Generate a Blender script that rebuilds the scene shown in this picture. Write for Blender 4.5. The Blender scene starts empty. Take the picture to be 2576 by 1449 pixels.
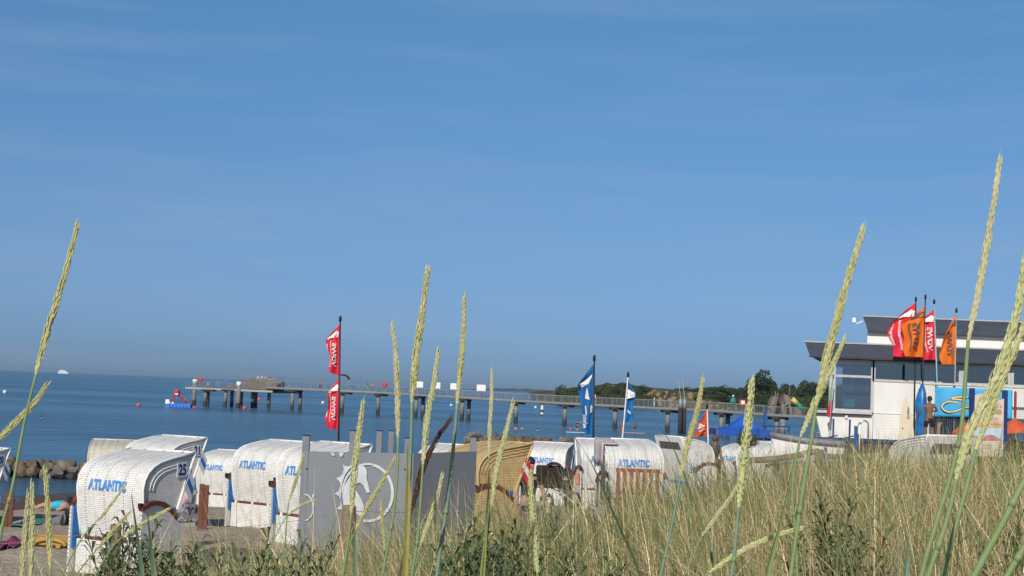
import bpy, math, random
import numpy as np
from mathutils import Vector, Matrix
random.seed(7); rng = np.random.default_rng(7)
S = bpy.context.scene
COL = S.collection
R = math.radians
# ---------------------------------------------------------------- camera
CAMZ = 5.8; FD = 3642.0; ROLL = math.atan(0.0397); PITCH = math.atan(256.5*math.cos(ROLL)/FD)
_F = Vector((0, math.cos(PITCH), math.sin(PITCH))); _U0 = Vector((0, -math.sin(PITCH), math.cos(PITCH))); _R0 = Vector((1, 0, 0))
_R = _R0*math.cos(ROLL)+_U0*math.sin(ROLL); _U = -_R0*math.sin(ROLL)+_U0*math.cos(ROLL)
# horizon drops to the right: rotate the frame
_R = _R0*math.cos(ROLL)+_U0*math.sin(ROLL)
_U = _U0*math.cos(ROLL)-_R0*math.sin(ROLL)
cam_d = bpy.data.cameras.new('camera'); cam = bpy.data.objects.new('camera', cam_d); COL.objects.link(cam)
cam_d.sensor_width = 36; cam_d.lens = FD/2576*36; cam_d.clip_start = 0.1; cam_d.clip_end = 60000
cam.matrix_world = Matrix(((_R.x, _U.x, -_F.x, 0), (_R.y, _U.y, -_F.y, 0), (_R.z, _U.z, -_F.z, CAMZ), (0, 0, 0, 1)))
S.camera = cam
# ---------------------------------------------------------------- sky, sun, exposure
SUN_EL = R(31); SUN_AZ = R(195)          # clockwise from +Y (view direction): behind and to the left
w = bpy.data.worlds.new('World'); S.world = w; w.use_nodes = True
nt = w.node_tree; nt.nodes.clear()
o = nt.nodes.new('ShaderNodeOutputWorld'); bg = nt.nodes.new('ShaderNodeBackground'); sky = nt.nodes.new('ShaderNodeTexSky')
sky.sky_type = 'NISHITA'; sky.sun_disc = False; sky.sun_elevation = SUN_EL; sky.sun_rotation = SUN_AZ
sky.altitude = 0; sky.air_density = 0.75; sky.dust_density = 0.35; sky.ozone_density = 3.0
tint = nt.nodes.new('ShaderNodeMix'); tint.data_type = 'RGBA'; tint.blend_type = 'MULTIPLY'; tint.inputs['Factor'].default_value = 1
zr = nt.nodes.new('ShaderNodeValToRGB'); zs_ = nt.nodes.new('ShaderNodeSeparateXYZ'); tcz = nt.nodes.new('ShaderNodeTexCoord')
nt.links.new(tcz.outputs['Generated'], zs_.inputs[0]); nt.links.new(zs_.outputs[2], zr.inputs[0]); nt.links.new(zr.outputs[0], tint.inputs[7])
while len(zr.color_ramp.elements) < 6: zr.color_ramp.elements.new(0.5)
for e, (p_, c_) in zip(zr.color_ramp.elements, [(0.0, (.31, .44, .76)), (0.02, (.345, .49, .81)), (0.105, (.57, .72, .87)), (0.186, (.63, .88, 1.03)), (0.27, (.70, 1.06, 1.16)), (0.6, (.9, 1.08, 1.15))]):
    e.position = p_; e.color = (*[x/1.4 for x in c_], 1)
tc = nt.nodes.new('ShaderNodeTexCoord'); mp = nt.nodes.new('ShaderNodeMapping'); mp.inputs['Scale'].default_value = (2.0, 2.0, 22); mp.inputs['Rotation'].default_value = (0, R(14), 0)
nz = nt.nodes.new('ShaderNodeTexNoise'); nz.inputs['Scale'].default_value = 1.6; nz.inputs['Detail'].default_value = 7; nz.inputs['Roughness'].default_value = 0.62
rp = nt.nodes.new('ShaderNodeValToRGB'); rp.color_ramp.elements[0].position = 0.46; rp.color_ramp.elements[1].position = 0.8
rp.color_ramp.elements[0].color = (0, 0, 0, 1); rp.color_ramp.elements[1].color = (0.26, 0.26, 0.26, 1)
cl = nt.nodes.new('ShaderNodeMix'); cl.data_type = 'RGBA'; cl.inputs[7].default_value = (2.9, 3.7, 4.9, 1)
L = nt.links.new
L(sky.outputs[0], tint.inputs[6]); L(tc.outputs['Generated'], mp.inputs[0]); L(mp.outputs[0], nz.inputs['Vector']); L(nz.outputs[0], rp.inputs[0])
L(tint.outputs[2], cl.inputs[6]); L(rp.outputs[0], cl.inputs[0]); L(cl.outputs[2], bg.inputs[0]); bg.inputs[1].default_value = 0.085*1.4
L(bg.outputs[0], o.inputs[0])
sun_d = bpy.data.lights.new('sun', 'SUN'); sun_d.energy = 4.2; sun_d.angle = R(0.5); sun_d.color = (1, 0.93, 0.82)
sun = bpy.data.objects.new('sun', sun_d); COL.objects.link(sun)
sdir = Vector((math.sin(SUN_AZ)*math.cos(SUN_EL), math.cos(SUN_AZ)*math.cos(SUN_EL), math.sin(SUN_EL)))
sun.rotation_euler = sdir.to_track_quat('Z', 'Y').to_euler(); sun.location = (-30, -30, 60)
S.render.engine = 'CYCLES'
S.view_settings.view_transform = 'Standard'; S.view_settings.look = 'None'; S.view_settings.exposure = 0.0; S.view_settings.gamma = 1
S.cycles.max_bounces = 6; S.cycles.transparent_max_bounces = 8; S.cycles.volume_bounces = 0

# ---------------------------------------------------------------- pixel to world (2576-wide photo pixels)
def ray(dx, dy): return _R*((dx-1288)/FD)+_U*(-(dy-724.5)/FD)+_F
def P(dx, dy, Y):
    r = ray(dx, dy); r = r*(Y/r.y); return Vector((r.x, r.y, r.z+CAMZ))
def PS(sx, sy, Y): return P(sx/1.5652, sy/1.5652, Y)       # 4032-wide photo pixels
def PZ(dx, dy, z):
    r = ray(dx, dy); r = r*((z-CAMZ)/r.z); return Vector((r.x, r.y, z))

# ---------------------------------------------------------------- materials
MATS = {}
def mat(name, c, rough=0.7, c2=None, scale=8.0, bump=0.0, metal=0.0, spec=0.4, bscale=None, stretch=None, alpha=None, trans=None):
    if name in MATS: return MATS[name]
    m = bpy.data.materials.new(name); m.use_nodes = True; n = m.node_tree; b = n.nodes['Principled BSDF']
    b.inputs['Base Color'].default_value = (*c, 1); b.inputs['Roughness'].default_value = rough; b.inputs['Metallic'].default_value = metal
    b.inputs['Specular IOR Level'].default_value = spec
    t = n.nodes.new('ShaderNodeTexCoord'); mpn = n.nodes.new('ShaderNodeMapping'); n.links.new(t.outputs['Object'], mpn.inputs[0])
    if stretch: mpn.inputs['Scale'].default_value = stretch
    if c2 is None: c2 = tuple(x*0.82 for x in c)
    q = n.nodes.new('ShaderNodeTexNoise'); q.inputs['Scale'].default_value = scale; q.inputs['Detail'].default_value = 5
    n.links.new(mpn.outputs[0], q.inputs['Vector'])
    r = n.nodes.new('ShaderNodeValToRGB'); r.color_ramp.elements[0].position = 0.35; r.color_ramp.elements[1].position = 0.65
    r.color_ramp.elements[0].color = (*c, 1); r.color_ramp.elements[1].color = (*c2, 1)
    n.links.new(q.outputs[0], r.inputs[0]); n.links.new(r.outputs[0], b.inputs['Base Color'])
    if bump:
        q2 = n.nodes.new('ShaderNodeTexNoise'); q2.inputs['Scale'].default_value = bscale or scale*4; q2.inputs['Detail'].default_value = 6
        n.links.new(mpn.outputs[0], q2.inputs['Vector'])
        bb = n.nodes.new('ShaderNodeBump'); bb.inputs['Strength'].default_value = bump; bb.inputs['Distance'].default_value = 0.02
        n.links.new(q2.outputs[0], bb.inputs['Height']); n.links.new(bb.outputs[0], b.inputs['Normal'])
    if trans is not None:      # thin translucent cloth / leaf
        ms = n.nodes.new('ShaderNodeMixShader'); tr = n.nodes.new('ShaderNodeBsdfTranslucent'); ms.inputs[0].default_value = trans
        n.links.new(r.outputs[0], tr.inputs[0]); out = n.nodes['Material Output']
        n.links.new(b.outputs[0], ms.inputs[1]); n.links.new(tr.outputs[0], ms.inputs[2]); n.links.new(ms.outputs[0], out.inputs[0])
    MATS[name] = m; return m

def mth(n, op, a, b=None, c=None):
    x = n.nodes.new('ShaderNodeMath'); x.operation = op
    for i, v in enumerate((a, b, c)):
        if v is None: continue
        if isinstance(v, (int, float)): x.inputs[i].default_value = v
        else: n.links.new(v, x.inputs[i])
    return x.outputs[0]

def wicker(name, c, gap, seams=True):
    """woven plastic strips laid out in the UVs (metres)"""
    m = bpy.data.materials.new(name); m.use_nodes = True; n = m.node_tree; b = n.nodes['Principled BSDF']
    uv = n.nodes.new('ShaderNodeUVMap'); sx = n.nodes.new('ShaderNodeSeparateXYZ'); n.links.new(uv.outputs[0], sx.inputs[0])
    u, v = sx.outputs[0], sx.outputs[1]
    br = n.nodes.new('ShaderNodeTexBrick'); n.links.new(uv.outputs[0], br.inputs['Vector'])
    br.inputs['Color1'].default_value = (*c, 1); br.inputs['Color2'].default_value = (*[x*0.9 for x in c], 1); br.inputs['Mortar'].default_value = (*gap, 1)
    br.inputs['Scale'].default_value = 1.0; br.inputs['Brick Width'].default_value = 0.075; br.inputs['Row Height'].default_value = 0.026
    br.inputs['Mortar Size'].default_value = 0.0045; br.inputs['Mortar Smooth'].default_value = 0.6
    q = n.nodes.new('ShaderNodeTexNoise'); q.inputs['Scale'].default_value = 7; q.inputs['Detail'].default_value = 4; n.links.new(uv.outputs[0], q.inputs['Vector'])
    mx = n.nodes.new('ShaderNodeMix'); mx.data_type = 'RGBA'; mx.blend_type = 'MULTIPLY'; mx.inputs['Factor'].default_value = 1
    rr = n.nodes.new('ShaderNodeValToRGB'); rr.color_ramp.elements[0].color = (0.86, 0.85, 0.82, 1); rr.color_ramp.elements[1].color = (1, 1, 1, 1)
    rr.color_ramp.elements[0].position = 0.35; rr.color_ramp.elements[1].position = 0.6
    n.links.new(q.outputs[0], rr.inputs[0]); n.links.new(br.outputs[0], mx.inputs[6]); n.links.new(rr.outputs[0], mx.inputs[7])
    col = mx.outputs[2]
    if seams:
        fu = mth(n, 'FRACT', mth(n, 'DIVIDE', mth(n, 'ADD', u, 10.165), 0.33)); du = mth(n, 'ABSOLUTE', mth(n, 'SUBTRACT', fu, 0.5))
        on = mth(n, 'LESS_THAN', du, 0.036); fv = mth(n, 'LESS_THAN', mth(n, 'FRACT', mth(n, 'DIVIDE', mth(n, 'ADD', v, 10), 0.045)), 0.45)
        d = mth(n, 'MULTIPLY', on, fv); m2 = n.nodes.new('ShaderNodeMix'); m2.data_type = 'RGBA'; n.links.new(mth(n, 'MULTIPLY', d, 0.75), m2.inputs[0])
        n.links.new(col, m2.inputs[6]); m2.inputs[7].default_value = (*[x*0.45 for x in gap], 1); col = m2.outputs[2]
    n.links.new(col, b.inputs['Base Color']); b.inputs['Roughness'].default_value = 0.5; b.inputs['Specular IOR Level'].default_value = 0.35
    bp = n.nodes.new('ShaderNodeBump'); bp.inputs['Strength'].default_value = 0.45; bp.inputs['Distance'].default_value = 0.006
    n.links.new(mth(n, 'SUBTRACT', 1.0, br.outputs['Fac']), bp.inputs['Height']); n.links.new(bp.outputs[0], b.inputs['Normal'])
    MATS[name] = m; return m

WHITE = mat('white_paint', (0.78, 0.77, 0.74), 0.5, (0.7, 0.69, 0.66), 3)
WICK = wicker('white_wicker', (0.82, 0.81, 0.785), (0.50, 0.49, 0.475)); WICKN = wicker('white_wicker_side', (0.83, 0.82, 0.80), (0.50, 0.49, 0.48), False)
YWICK = wicker('yellow_wicker', (0.64, 0.47, 0.23), (0.32, 0.21, 0.09)); YWICKN = wicker('yellow_wicker_side', (0.62, 0.45, 0.22), (0.28, 0.18, 0.07), False)
CWICK = wicker('cream_wicker', (0.70, 0.66, 0.55), (0.4, 0.36, 0.28))
RWOOD = mat('red_brown_wood', (0.155, 0.042, 0.024), 0.55, (0.095, 0.027, 0.016), 6, 0.2, stretch=(1, 1, 6))
GWOOD = mat('weathered_wood', (0.24, 0.19, 0.14), 0.85, (0.15, 0.115, 0.085), 9, 0.5, stretch=(1, 1, 0.3))
PWOOD = mat('pale_wood', (0.33, 0.23, 0.145), 0.85, (0.2, 0.13, 0.08), 9, 0.5, stretch=(6, 6, 1))
BLUEF = mat('blue_fabric', (0.02, 0.17, 0.50), 0.8, (0.02, 0.14, 0.42), 5)
WHITEF = mat('white_fabric', (0.72, 0.74, 0.76), 0.8, (0.62, 0.65, 0.68), 5)
REDF = mat('red_fabric', (0.55, 0.03, 0.04), 0.8)
BLUEP = mat('blue_print', (0.03, 0.20, 0.56), 0.6, (0.10, 0.30, 0.62), 70)
NAVY = mat('navy_print', (0.015, 0.03, 0.14), 0.6)
PLATE = mat('number_plate', (0.66, 0.72, 0.80), 0.5)
BLACK = mat('black_plastic', (0.015, 0.015, 0.017), 0.5)
STEEL = mat('steel', (0.45, 0.47, 0.50), 0.3, metal=0.8)
GREYM = mat('grey_metal', (0.30, 0.31, 0.33), 0.5)

# ---------------------------------------------------------------- mesh builder
class MB:
    def __init__(s): s.v = []; s.f = []; s.uv = []; s.smooth = False
    def add(s, vs, fs, uvs=None):
        k = len(s.v); s.v += [tuple(p) for p in vs]; s.f += [tuple(i+k for i in f) for f in fs]
        if uvs is None: uvs = [[(s.v[i+k][0]+s.v[i+k][1]*0.5, s.v[i+k][2]) for i in f] for f in fs]
        s.uv += uvs; return s
    def box(s, c, d, rz=0.0, M=None):
        hx, hy, hz = d[0]/2, d[1]/2, d[2]/2; cs, sn = math.cos(rz), math.sin(rz)
        vs = []
        for z in (-hz, hz):
            for x, y in ((-hx, -hy), (hx, -hy), (hx, hy), (-hx, hy)):
                p = Vector((c[0]+x*cs-y*sn, c[1]+x*sn+y*cs, c[2]+z)); vs.append(M @ p if M else p)
        fs = [(0, 3, 2, 1), (4, 5, 6, 7), (0, 1, 5, 4), (1, 2, 6, 5), (2, 3, 7, 6), (3, 0, 4, 7)]
        X, Y_, Z = d
        uvs = [[(0, 0), (0, Y_), (X, Y_), (X, 0)], [(0, 0), (X, 0), (X, Y_), (0, Y_)]]+[[(-L_/2, 0), (L_/2, 0), (L_/2, Z), (-L_/2, Z)] for L_ in (X, Y_, X, Y_)]
        return s.add(vs, fs, uvs)
    def bar(s, a, b, wx, wz):
        a = Vector(a); b = Vector(b); d = (b-a); l = d.length; q = d.to_track_quat('X', 'Z').to_matrix().to_4x4()
        return s.box((0, 0, 0), (l, wx, wz), 0, Matrix.Translation((a+b)/2) @ q)
    def tube(s, pts, r, n=8, caps=True):
        pts = [Vector(p) for p in pts]; m = len(pts)
        rs = r if hasattr(r, '__len__') else [r]*m
        t0 = (pts[1]-pts[0]).normalized(); up = Vector((0, 0, 1)) if abs(t0.z) < 0.9 else Vector((1, 0, 0)); nrm = t0.cross(up).normalized()
        vs = []; acc = 0
        for i, p in enumerate(pts):
            t = (pts[min(i+1, m-1)]-pts[max(i-1, 0)]).normalized(); nrm = (nrm-t*nrm.dot(t)).normalized(); bn = t.cross(nrm)
            for k in range(n):
                a = 2*math.pi*k/n; vs.append(p+(nrm*math.cos(a)+bn*math.sin(a))*rs[i])
        fs = []
        for i in range(m-1):
            for k in range(n): fs.append((i*n+k, i*n+(k+1) % n, (i+1)*n+(k+1) % n, (i+1)*n+k))
        if caps: fs += [tuple(range(n-1, -1, -1)), tuple((m-1)*n+k for k in range(n))]
        return s.add(vs, fs)
    def prism(s, poly, ext):
        """polygon (3D points) extruded by vector"""
        n = len(poly); e = Vector(ext); vs = [Vector(p) for p in poly]+[Vector(p)+e for p in poly]
        return s.add(vs, [tuple(range(n)), tuple(range(2*n-1, n-1, -1))]+[(i, i+n, (i+1) % n+n, (i+1) % n) for i in range(n)])
    def ball(s, c, r, n=10, m=7, sc=(1, 1, 1)):
        vs = [(c[0], c[1], c[2]+r*sc[2])]
        for j in range(1, m):
            th = math.pi*j/m
            for k in range(n):
                a = 2*math.pi*k/n; vs.append((c[0]+r*sc[0]*math.sin(th)*math.cos(a), c[1]+r*sc[1]*math.sin(th)*math.sin(a), c[2]+r*sc[2]*math.cos(th)))
        vs.append((c[0], c[1], c[2]-r*sc[2])); fs = [(0, 1+k, 1+(k+1) % n) for k in range(n)]
        for j in range(m-2):
            for k in range(n): fs.append((1+j*n+k, 1+(j+1)*n+k, 1+(j+1)*n+(k+1) % n, 1+j*n+(k+1) % n))
        e = len(vs)-1; b0 = 1+(m-2)*n; fs += [(e, b0+(k+1) % n, b0+k) for k in range(n)]
        return s.add(vs, fs)
    def grid(s, fn, nu, nv, u0=0, u1=1, v0=0, v1=1, uvfn=None):
        vs = []; uu = []
        for j in range(nv+1):
            for i in range(nu+1):
                u = u0+(u1-u0)*i/nu; v = v0+(v1-v0)*j/nv; vs.append(fn(u, v)); uu.append(uvfn(u, v) if uvfn else (u, v))
        fs = [(j*(nu+1)+i, j*(nu+1)+i+1, (j+1)*(nu+1)+i+1, (j+1)*(nu+1)+i) for j in range(nv) for i in range(nu)]
        return s.add(vs, fs, [[uu[i] for i in f] for f in fs])
    def mesh(s, name, m):
        me = bpy.data.meshes.new(name); me.from_pydata(s.v, [], s.f)
        ul = me.uv_layers.new(name='UVMap'); flat = [c for f in s.uv for p in f for c in p]
        ul.data.foreach_set('uv', flat)
        if m: me.materials.append(m)
        if s.smooth: me.polygons.foreach_set('use_smooth', [True]*len(me.polygons))
        me.update(); return me
    def build(s, name, m, parent=None, world=False, loc=None):
        return link(name, s.mesh(name, m), parent, world, loc)
def link(name, me, parent=None, world=False, loc=None):
    o = bpy.data.objects.new(name, me); COL.objects.link(o)
    if parent:
        o.parent = parent
        if world and parent.name in PMAT: o.matrix_parent_inverse = PMAT[parent.name].inverted()
    if loc is not None: o.location = loc
    return o
PMAT = {}
def tag(o, label=None, cat=None, group=None, kind=None):
    if label: o['label'] = label
    if cat: o['category'] = cat
    if group: o['group'] = group
    if kind: o['kind'] = kind
    return o
def thing(name, label, cat, loc, rz=0.0, group=None, sc=1.0):
    o = bpy.data.objects.new(name, None); COL.objects.link(o); o.location = loc; o.rotation_euler = (0, 0, rz); o.scale = (sc, sc, sc)
    o.empty_display_size = 0.2
    PMAT[o.name] = Matrix.Translation(Vector(loc)) @ Matrix.Rotation(rz, 4, 'Z') @ Matrix.Scale(sc, 4)
    return tag(o, label, cat, group)
def bevel(o, w=0.01, seg=2):
    b = o.modifiers.new('bevel', 'BEVEL'); b.width = w; b.segments = seg; b.limit_method = 'ANGLE'; return o

TCACHE = {}
def text2d(txt, bold=0.0, spacing=1.0):
    """returns (verts2d, faces) of the built-in font normalised to cap height 1, origin at the left of the baseline"""
    key = (txt, bold, spacing)
    if key in TCACHE: return TCACHE[key]
    c = bpy.data.curves.new('t', 'FONT'); c.body = txt; c.size = 1; c.resolution_u = 3; c.offset = bold; c.space_character = spacing; c.fill_mode = 'FRONT'
    ob = bpy.data.objects.new('t', c); COL.objects.link(ob); bpy.context.view_layer.update()
    ev = ob.evaluated_get(bpy.context.evaluated_depsgraph_get()); me = ev.to_mesh()
    v = np.array([x.co[:2] for x in me.vertices]); f = [tuple(p.vertices) for p in me.polygons]
    ev.to_mesh_clear(); bpy.data.objects.remove(ob); bpy.data.curves.remove(c)
    v[:, 0] -= v[:, 0].min(); v /= 0.72
    TCACHE[key] = (v, f); return v, f
def put_text(mb, txt, fn, width=None, height=1.0, bold=0.02, align='c', spacing=1.0):
    """fn(a, b): a along the line, b up, in metres, both centred"""
    v, f = text2d(txt, bold, spacing); wd = v[:, 0].max(); sx = (width/wd) if width else height
    off = wd/2 if align == 'c' else 0
    mb.add([fn((p[0]-off)*sx, (p[1]-0.5)*height) for p in v], f); return mb

# ---------------------------------------------------------------- terrain
KORB = []      # filled first so that the sand meets every beach chair
CT = [(-3, 0, 1.25), (0, 0, 1.25), (3, 0, 1.2), (-3, 3, 1.3), (3, 3, 1.2), (-8, 5, 1.6), (8, 5, 1.1), (-15, 5, 2.0), (15, 5, 1.0),
      (-6, 10, 2.0), (-2.4, 10, 1.8), (-.8, 10, 1.58), (.3, 10, 1.42), (1.4, 10, 1.25), (3.5, 10, 1.12), (8, 10, 1.05),
      (-6, 14, 2.35), (-3.4, 14, 2.25), (-1.1, 14, 2.0), (.4, 14, 1.78), (1.8, 14, 1.38), (5, 14, 1.15), (9, 14, 1.1),
      (2.6, 18, 1.65), (6, 18, 1.3), (10, 18, 1.25), (-1.5, 17.5, 2.3), (-9, 19, 2.9), (0.2, 20, 2.3), (4.5, 22, 1.95), (8, 24, 1.75), (12, 27, 1.6),
      (5, 30, 2.45), (10, 36, 2.3), (15, 36, 1.75), (13.5, 50, 1.75), (20, 55, 1.5), (25, 40, 1.4), (9, 55, 3.2), (12, 62, 3.4), (18, 68, 2.4), (40, 60, 1.4), (60, 40, 1.4),
      (-21.7, 62.7, 5.8), (-21.5, 70, 5.8), (-30, 52, 5.8), (-12, 75, 5.8), (-3, 95, 5.8), (4, 108, 5.8), (18, 95, 5.8), (40, 95, 5.8),
      (-22, 84, 7.2), (3, 135, 7.5), (20, 125, 7.5), (-60, 60, 7.5), (60, 130, 7.5), (-40, 100, 9), (-60, 30, 5.2), (-30, 10, 3), (-14, 45, 4.4), (-4, 60, 4.0), (4, 75, 4.2), (-12, 60, 5.0), (0, 45, 3.1)]
def tps_fit(pts):
    A = np.array([(p[0], p[1]) for p in pts], float)/20; z = np.array([CAMZ-p[2] for p in pts]); n = len(A)
    d = np.linalg.norm(A[:, None]-A[None], axis=2); K = np.where(d > 0, d*d*np.log(np.maximum(d, 1e-9)), 0)+np.eye(n)*2e-3
    Pm = np.hstack([np.ones((n, 1)), A]); M = np.vstack([np.hstack([K, Pm]), np.hstack([Pm.T, np.zeros((3, 3))])])
    c = np.linalg.solve(M, np.concatenate([z, np.zeros(3)])); return A, c
TP = None
def terr(x, y):
    x = np.atleast_1d(np.asarray(x, float)); y = np.atleast_1d(np.asarray(y, float)); A, c = TP
    q = np.stack([x.ravel(), y.ravel()], 1)/20; out = np.empty(len(q))
    for i in range(0, len(q), 20000):
        d = np.linalg.norm(q[i:i+20000, None]-A[None], axis=2); U = np.where(d > 0, d*d*np.log(np.maximum(d, 1e-9)), 0)
        out[i:i+20000] = U@c[:len(A)]+c[len(A)]+q[i:i+20000]@c[len(A)+1:]
    out = out+0.035*np.sin(q[:, 0]*31+1)*np.cos(q[:, 1]*27)+0.02*np.sin(q[:, 0]*83+q[:, 1]*61)
    return np.clip(out, -3, 6).reshape(x.shape)
def tz(x, y): return float(terr(x, y)[0])
def G(dx, dy, y0=4, y1=150):
    """where the line of sight through a photo pixel meets the sand"""
    r = ray(dx, dy); ys = np.linspace(y0, y1, 1500); xs = r.x/r.y*ys; zs = CAMZ+r.z/r.y*ys; t = terr(xs, ys); k = np.argmax(zs < t)
    return Vector((xs[k], ys[k], t[k]))

# ================================================================= BEACH CHAIRS (placement first, sand depends on it)
HP = [(0.17, 0.46), (0.14, 0.62), (0.095, 0.80), (0.07, 1.0), (0.055, 1.14), (0.08, 1.26), (0.14, 1.355), (0.235, 1.43), (0.36, 1.485), (0.55, 1.525), (0.80, 1.565), (1.05, 1.60)]
HL = [0]
for a, b in zip(HP, HP[1:]): HL.append(HL[-1]+math.hypot(b[0]-a[0], b[1]-a[1]))
def hood_at(v):
    v = max(0, min(v, HL[-1]-1e-6)); i = max(k for k in range(len(HL)-1) if HL[k] <= v)
    a, b = HP[i], HP[i+1]; t = (v-HL[i])/(HL[i+1]-HL[i]); ty, tz_ = b[0]-a[0], b[1]-a[1]; l = math.hypot(ty, tz_)
    return a[0]+ty*t, a[1]+tz_*t, -tz_/l, ty/l          # y, z, outward normal
HW = 0.56; VT = 0.72           # text centre along the profile
TXT_LOCAL = Vector((-0.05, hood_at(VT)[0], hood_at(VT)[1])); TIP_LOCAL = Vector((HW, 1.05, 1.60))
def kplace(D, Y, yaw, local):
    """world location of the chair so that its local point is seen at photo pixel D at depth Y"""
    q = Matrix.Rotation(-yaw, 3, 'Z') @ local; p = P(D[0], D[1], Y); return p-q
KSPEC = [ # key, anchor pixel, depth, yaw(deg, clockwise), anchor kind, number, label, material, text, extras
 ('a', (26, 1129), 30.0, 43, 'tip', '20', 'white beach chair cut off by the left edge, brown board beside it', 'w', 1),
 ('b', (270, 1220), 19.0, 43, 'txt', '25', 'nearest and largest white beach chair, with number 25 on its side', 'w', 1),
 ('c', (521.5, 1102), 26.5, 43, 'tip', '21', 'white beach chair with number 21, mostly behind the nearest chair', 'w', 0),
 ('d', (352, 1108), 36.0, 4, 'tip', None, 'cream beach chair, only its top showing over the chair numbered 25', 'c', 0),
 ('e', (534, 1175.4), 39.0, 34, 'txt', None, 'small white beach chair between chair 21 and the big lettered chair', 'w', 1),
 ('f', (635, 1169), 27.0, 43, 'txt', None, 'white lettered beach chair standing left of the grey screen, whole back visible', 'w', 1),
 ('g', (756, 1184.6), 23.0, 43, 'txt', None, 'white beach chair half hidden by the left end of the grey screen', 'w', 1),
 ('h', (1022, 1158), 42.0, 30, 'tip', None, 'cream beach chair, a scrap of its roof showing between the grey posts', 'c', 0),
 ('i', (980, 1159), 45.0, 36, 'tip', None, 'white beach chair hidden by the grey screen except for its flat top', 'w', 0),
 ('j', (1095, 1168), 33.0, 30, 'txt', None, 'white beach chair behind the yellow wicker one, top above the dark panel', 'w', 0),
 ('k', (1341, 1117), 22.5, 55, 'tip', None, 'yellow wicker beach chair right of the grey screen', 'y', 0),
 ('l', (1363.5, 1157), 38.0, 15, 'txt', '2', 'white beach chair with number 2 behind the black pushchair', 'w', 1),
 ('m', (1520, 1155), 37.0, -12, 'txt', None, 'white beach chair tucked behind the left edge of the towel-covered one', 'w', 1),
 ('n', (1594, 1165), 31.0, -17, 'txt', None, 'white lettered beach chair behind the red slatted grille, towel over its roof', 'w', 1),
 ('o', (1690, 1097), 36.0, -124, 'front', None, 'white beach chair with closed front board just right of the red slatted grille', 'w', 0),
 ('p', (1840.5, 1153), 46.0, 30, 'txt', None, 'far white beach chair below the blue tent, its rounded back to the left', 'w', 1),
 ('q', (1979, 1114.6), 44.0, 35, 'tip', '11', 'far white beach chair below the blue tent, beside the white dinghy', 'w', 0),
 ('r', (2388, 1096), 25.0, 138, 'front', None, 'white beach chair with closed front board before the pavilion, half buried in grass', 'w', 0)]
KSPEC = [(*k[:3], k[3]+math.degrees(math.atan((k[1][0]-1288)/FD)), *k[4:]) for k in KSPEC]
KLOC = {}; KSC = {'m': 1.09, 'n': 1.09}
for k in KSPEC:
    loc_ = {'txt': TXT_LOCAL, 'tip': TIP_LOCAL, 'otip': Vector((-HW, 1.0, 1.66)), 'front': Vector((0, 0.95, 1.60))}[k[4]]
    KLOC[k[0]] = kplace(k[1], k[2], R(k[3]), loc_*KSC.get(k[0], 1.0))
    p = KLOC[k[0]]; c = p+Matrix.Rotation(-R(k[3]), 3, 'Z') @ Vector((0, 0.4, 0)); CT.append((c.x, c.y, CAMZ-p.z))
CT = [c for c in CT if not (c[1] > 200)]
TP = tps_fit(CT)

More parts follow.
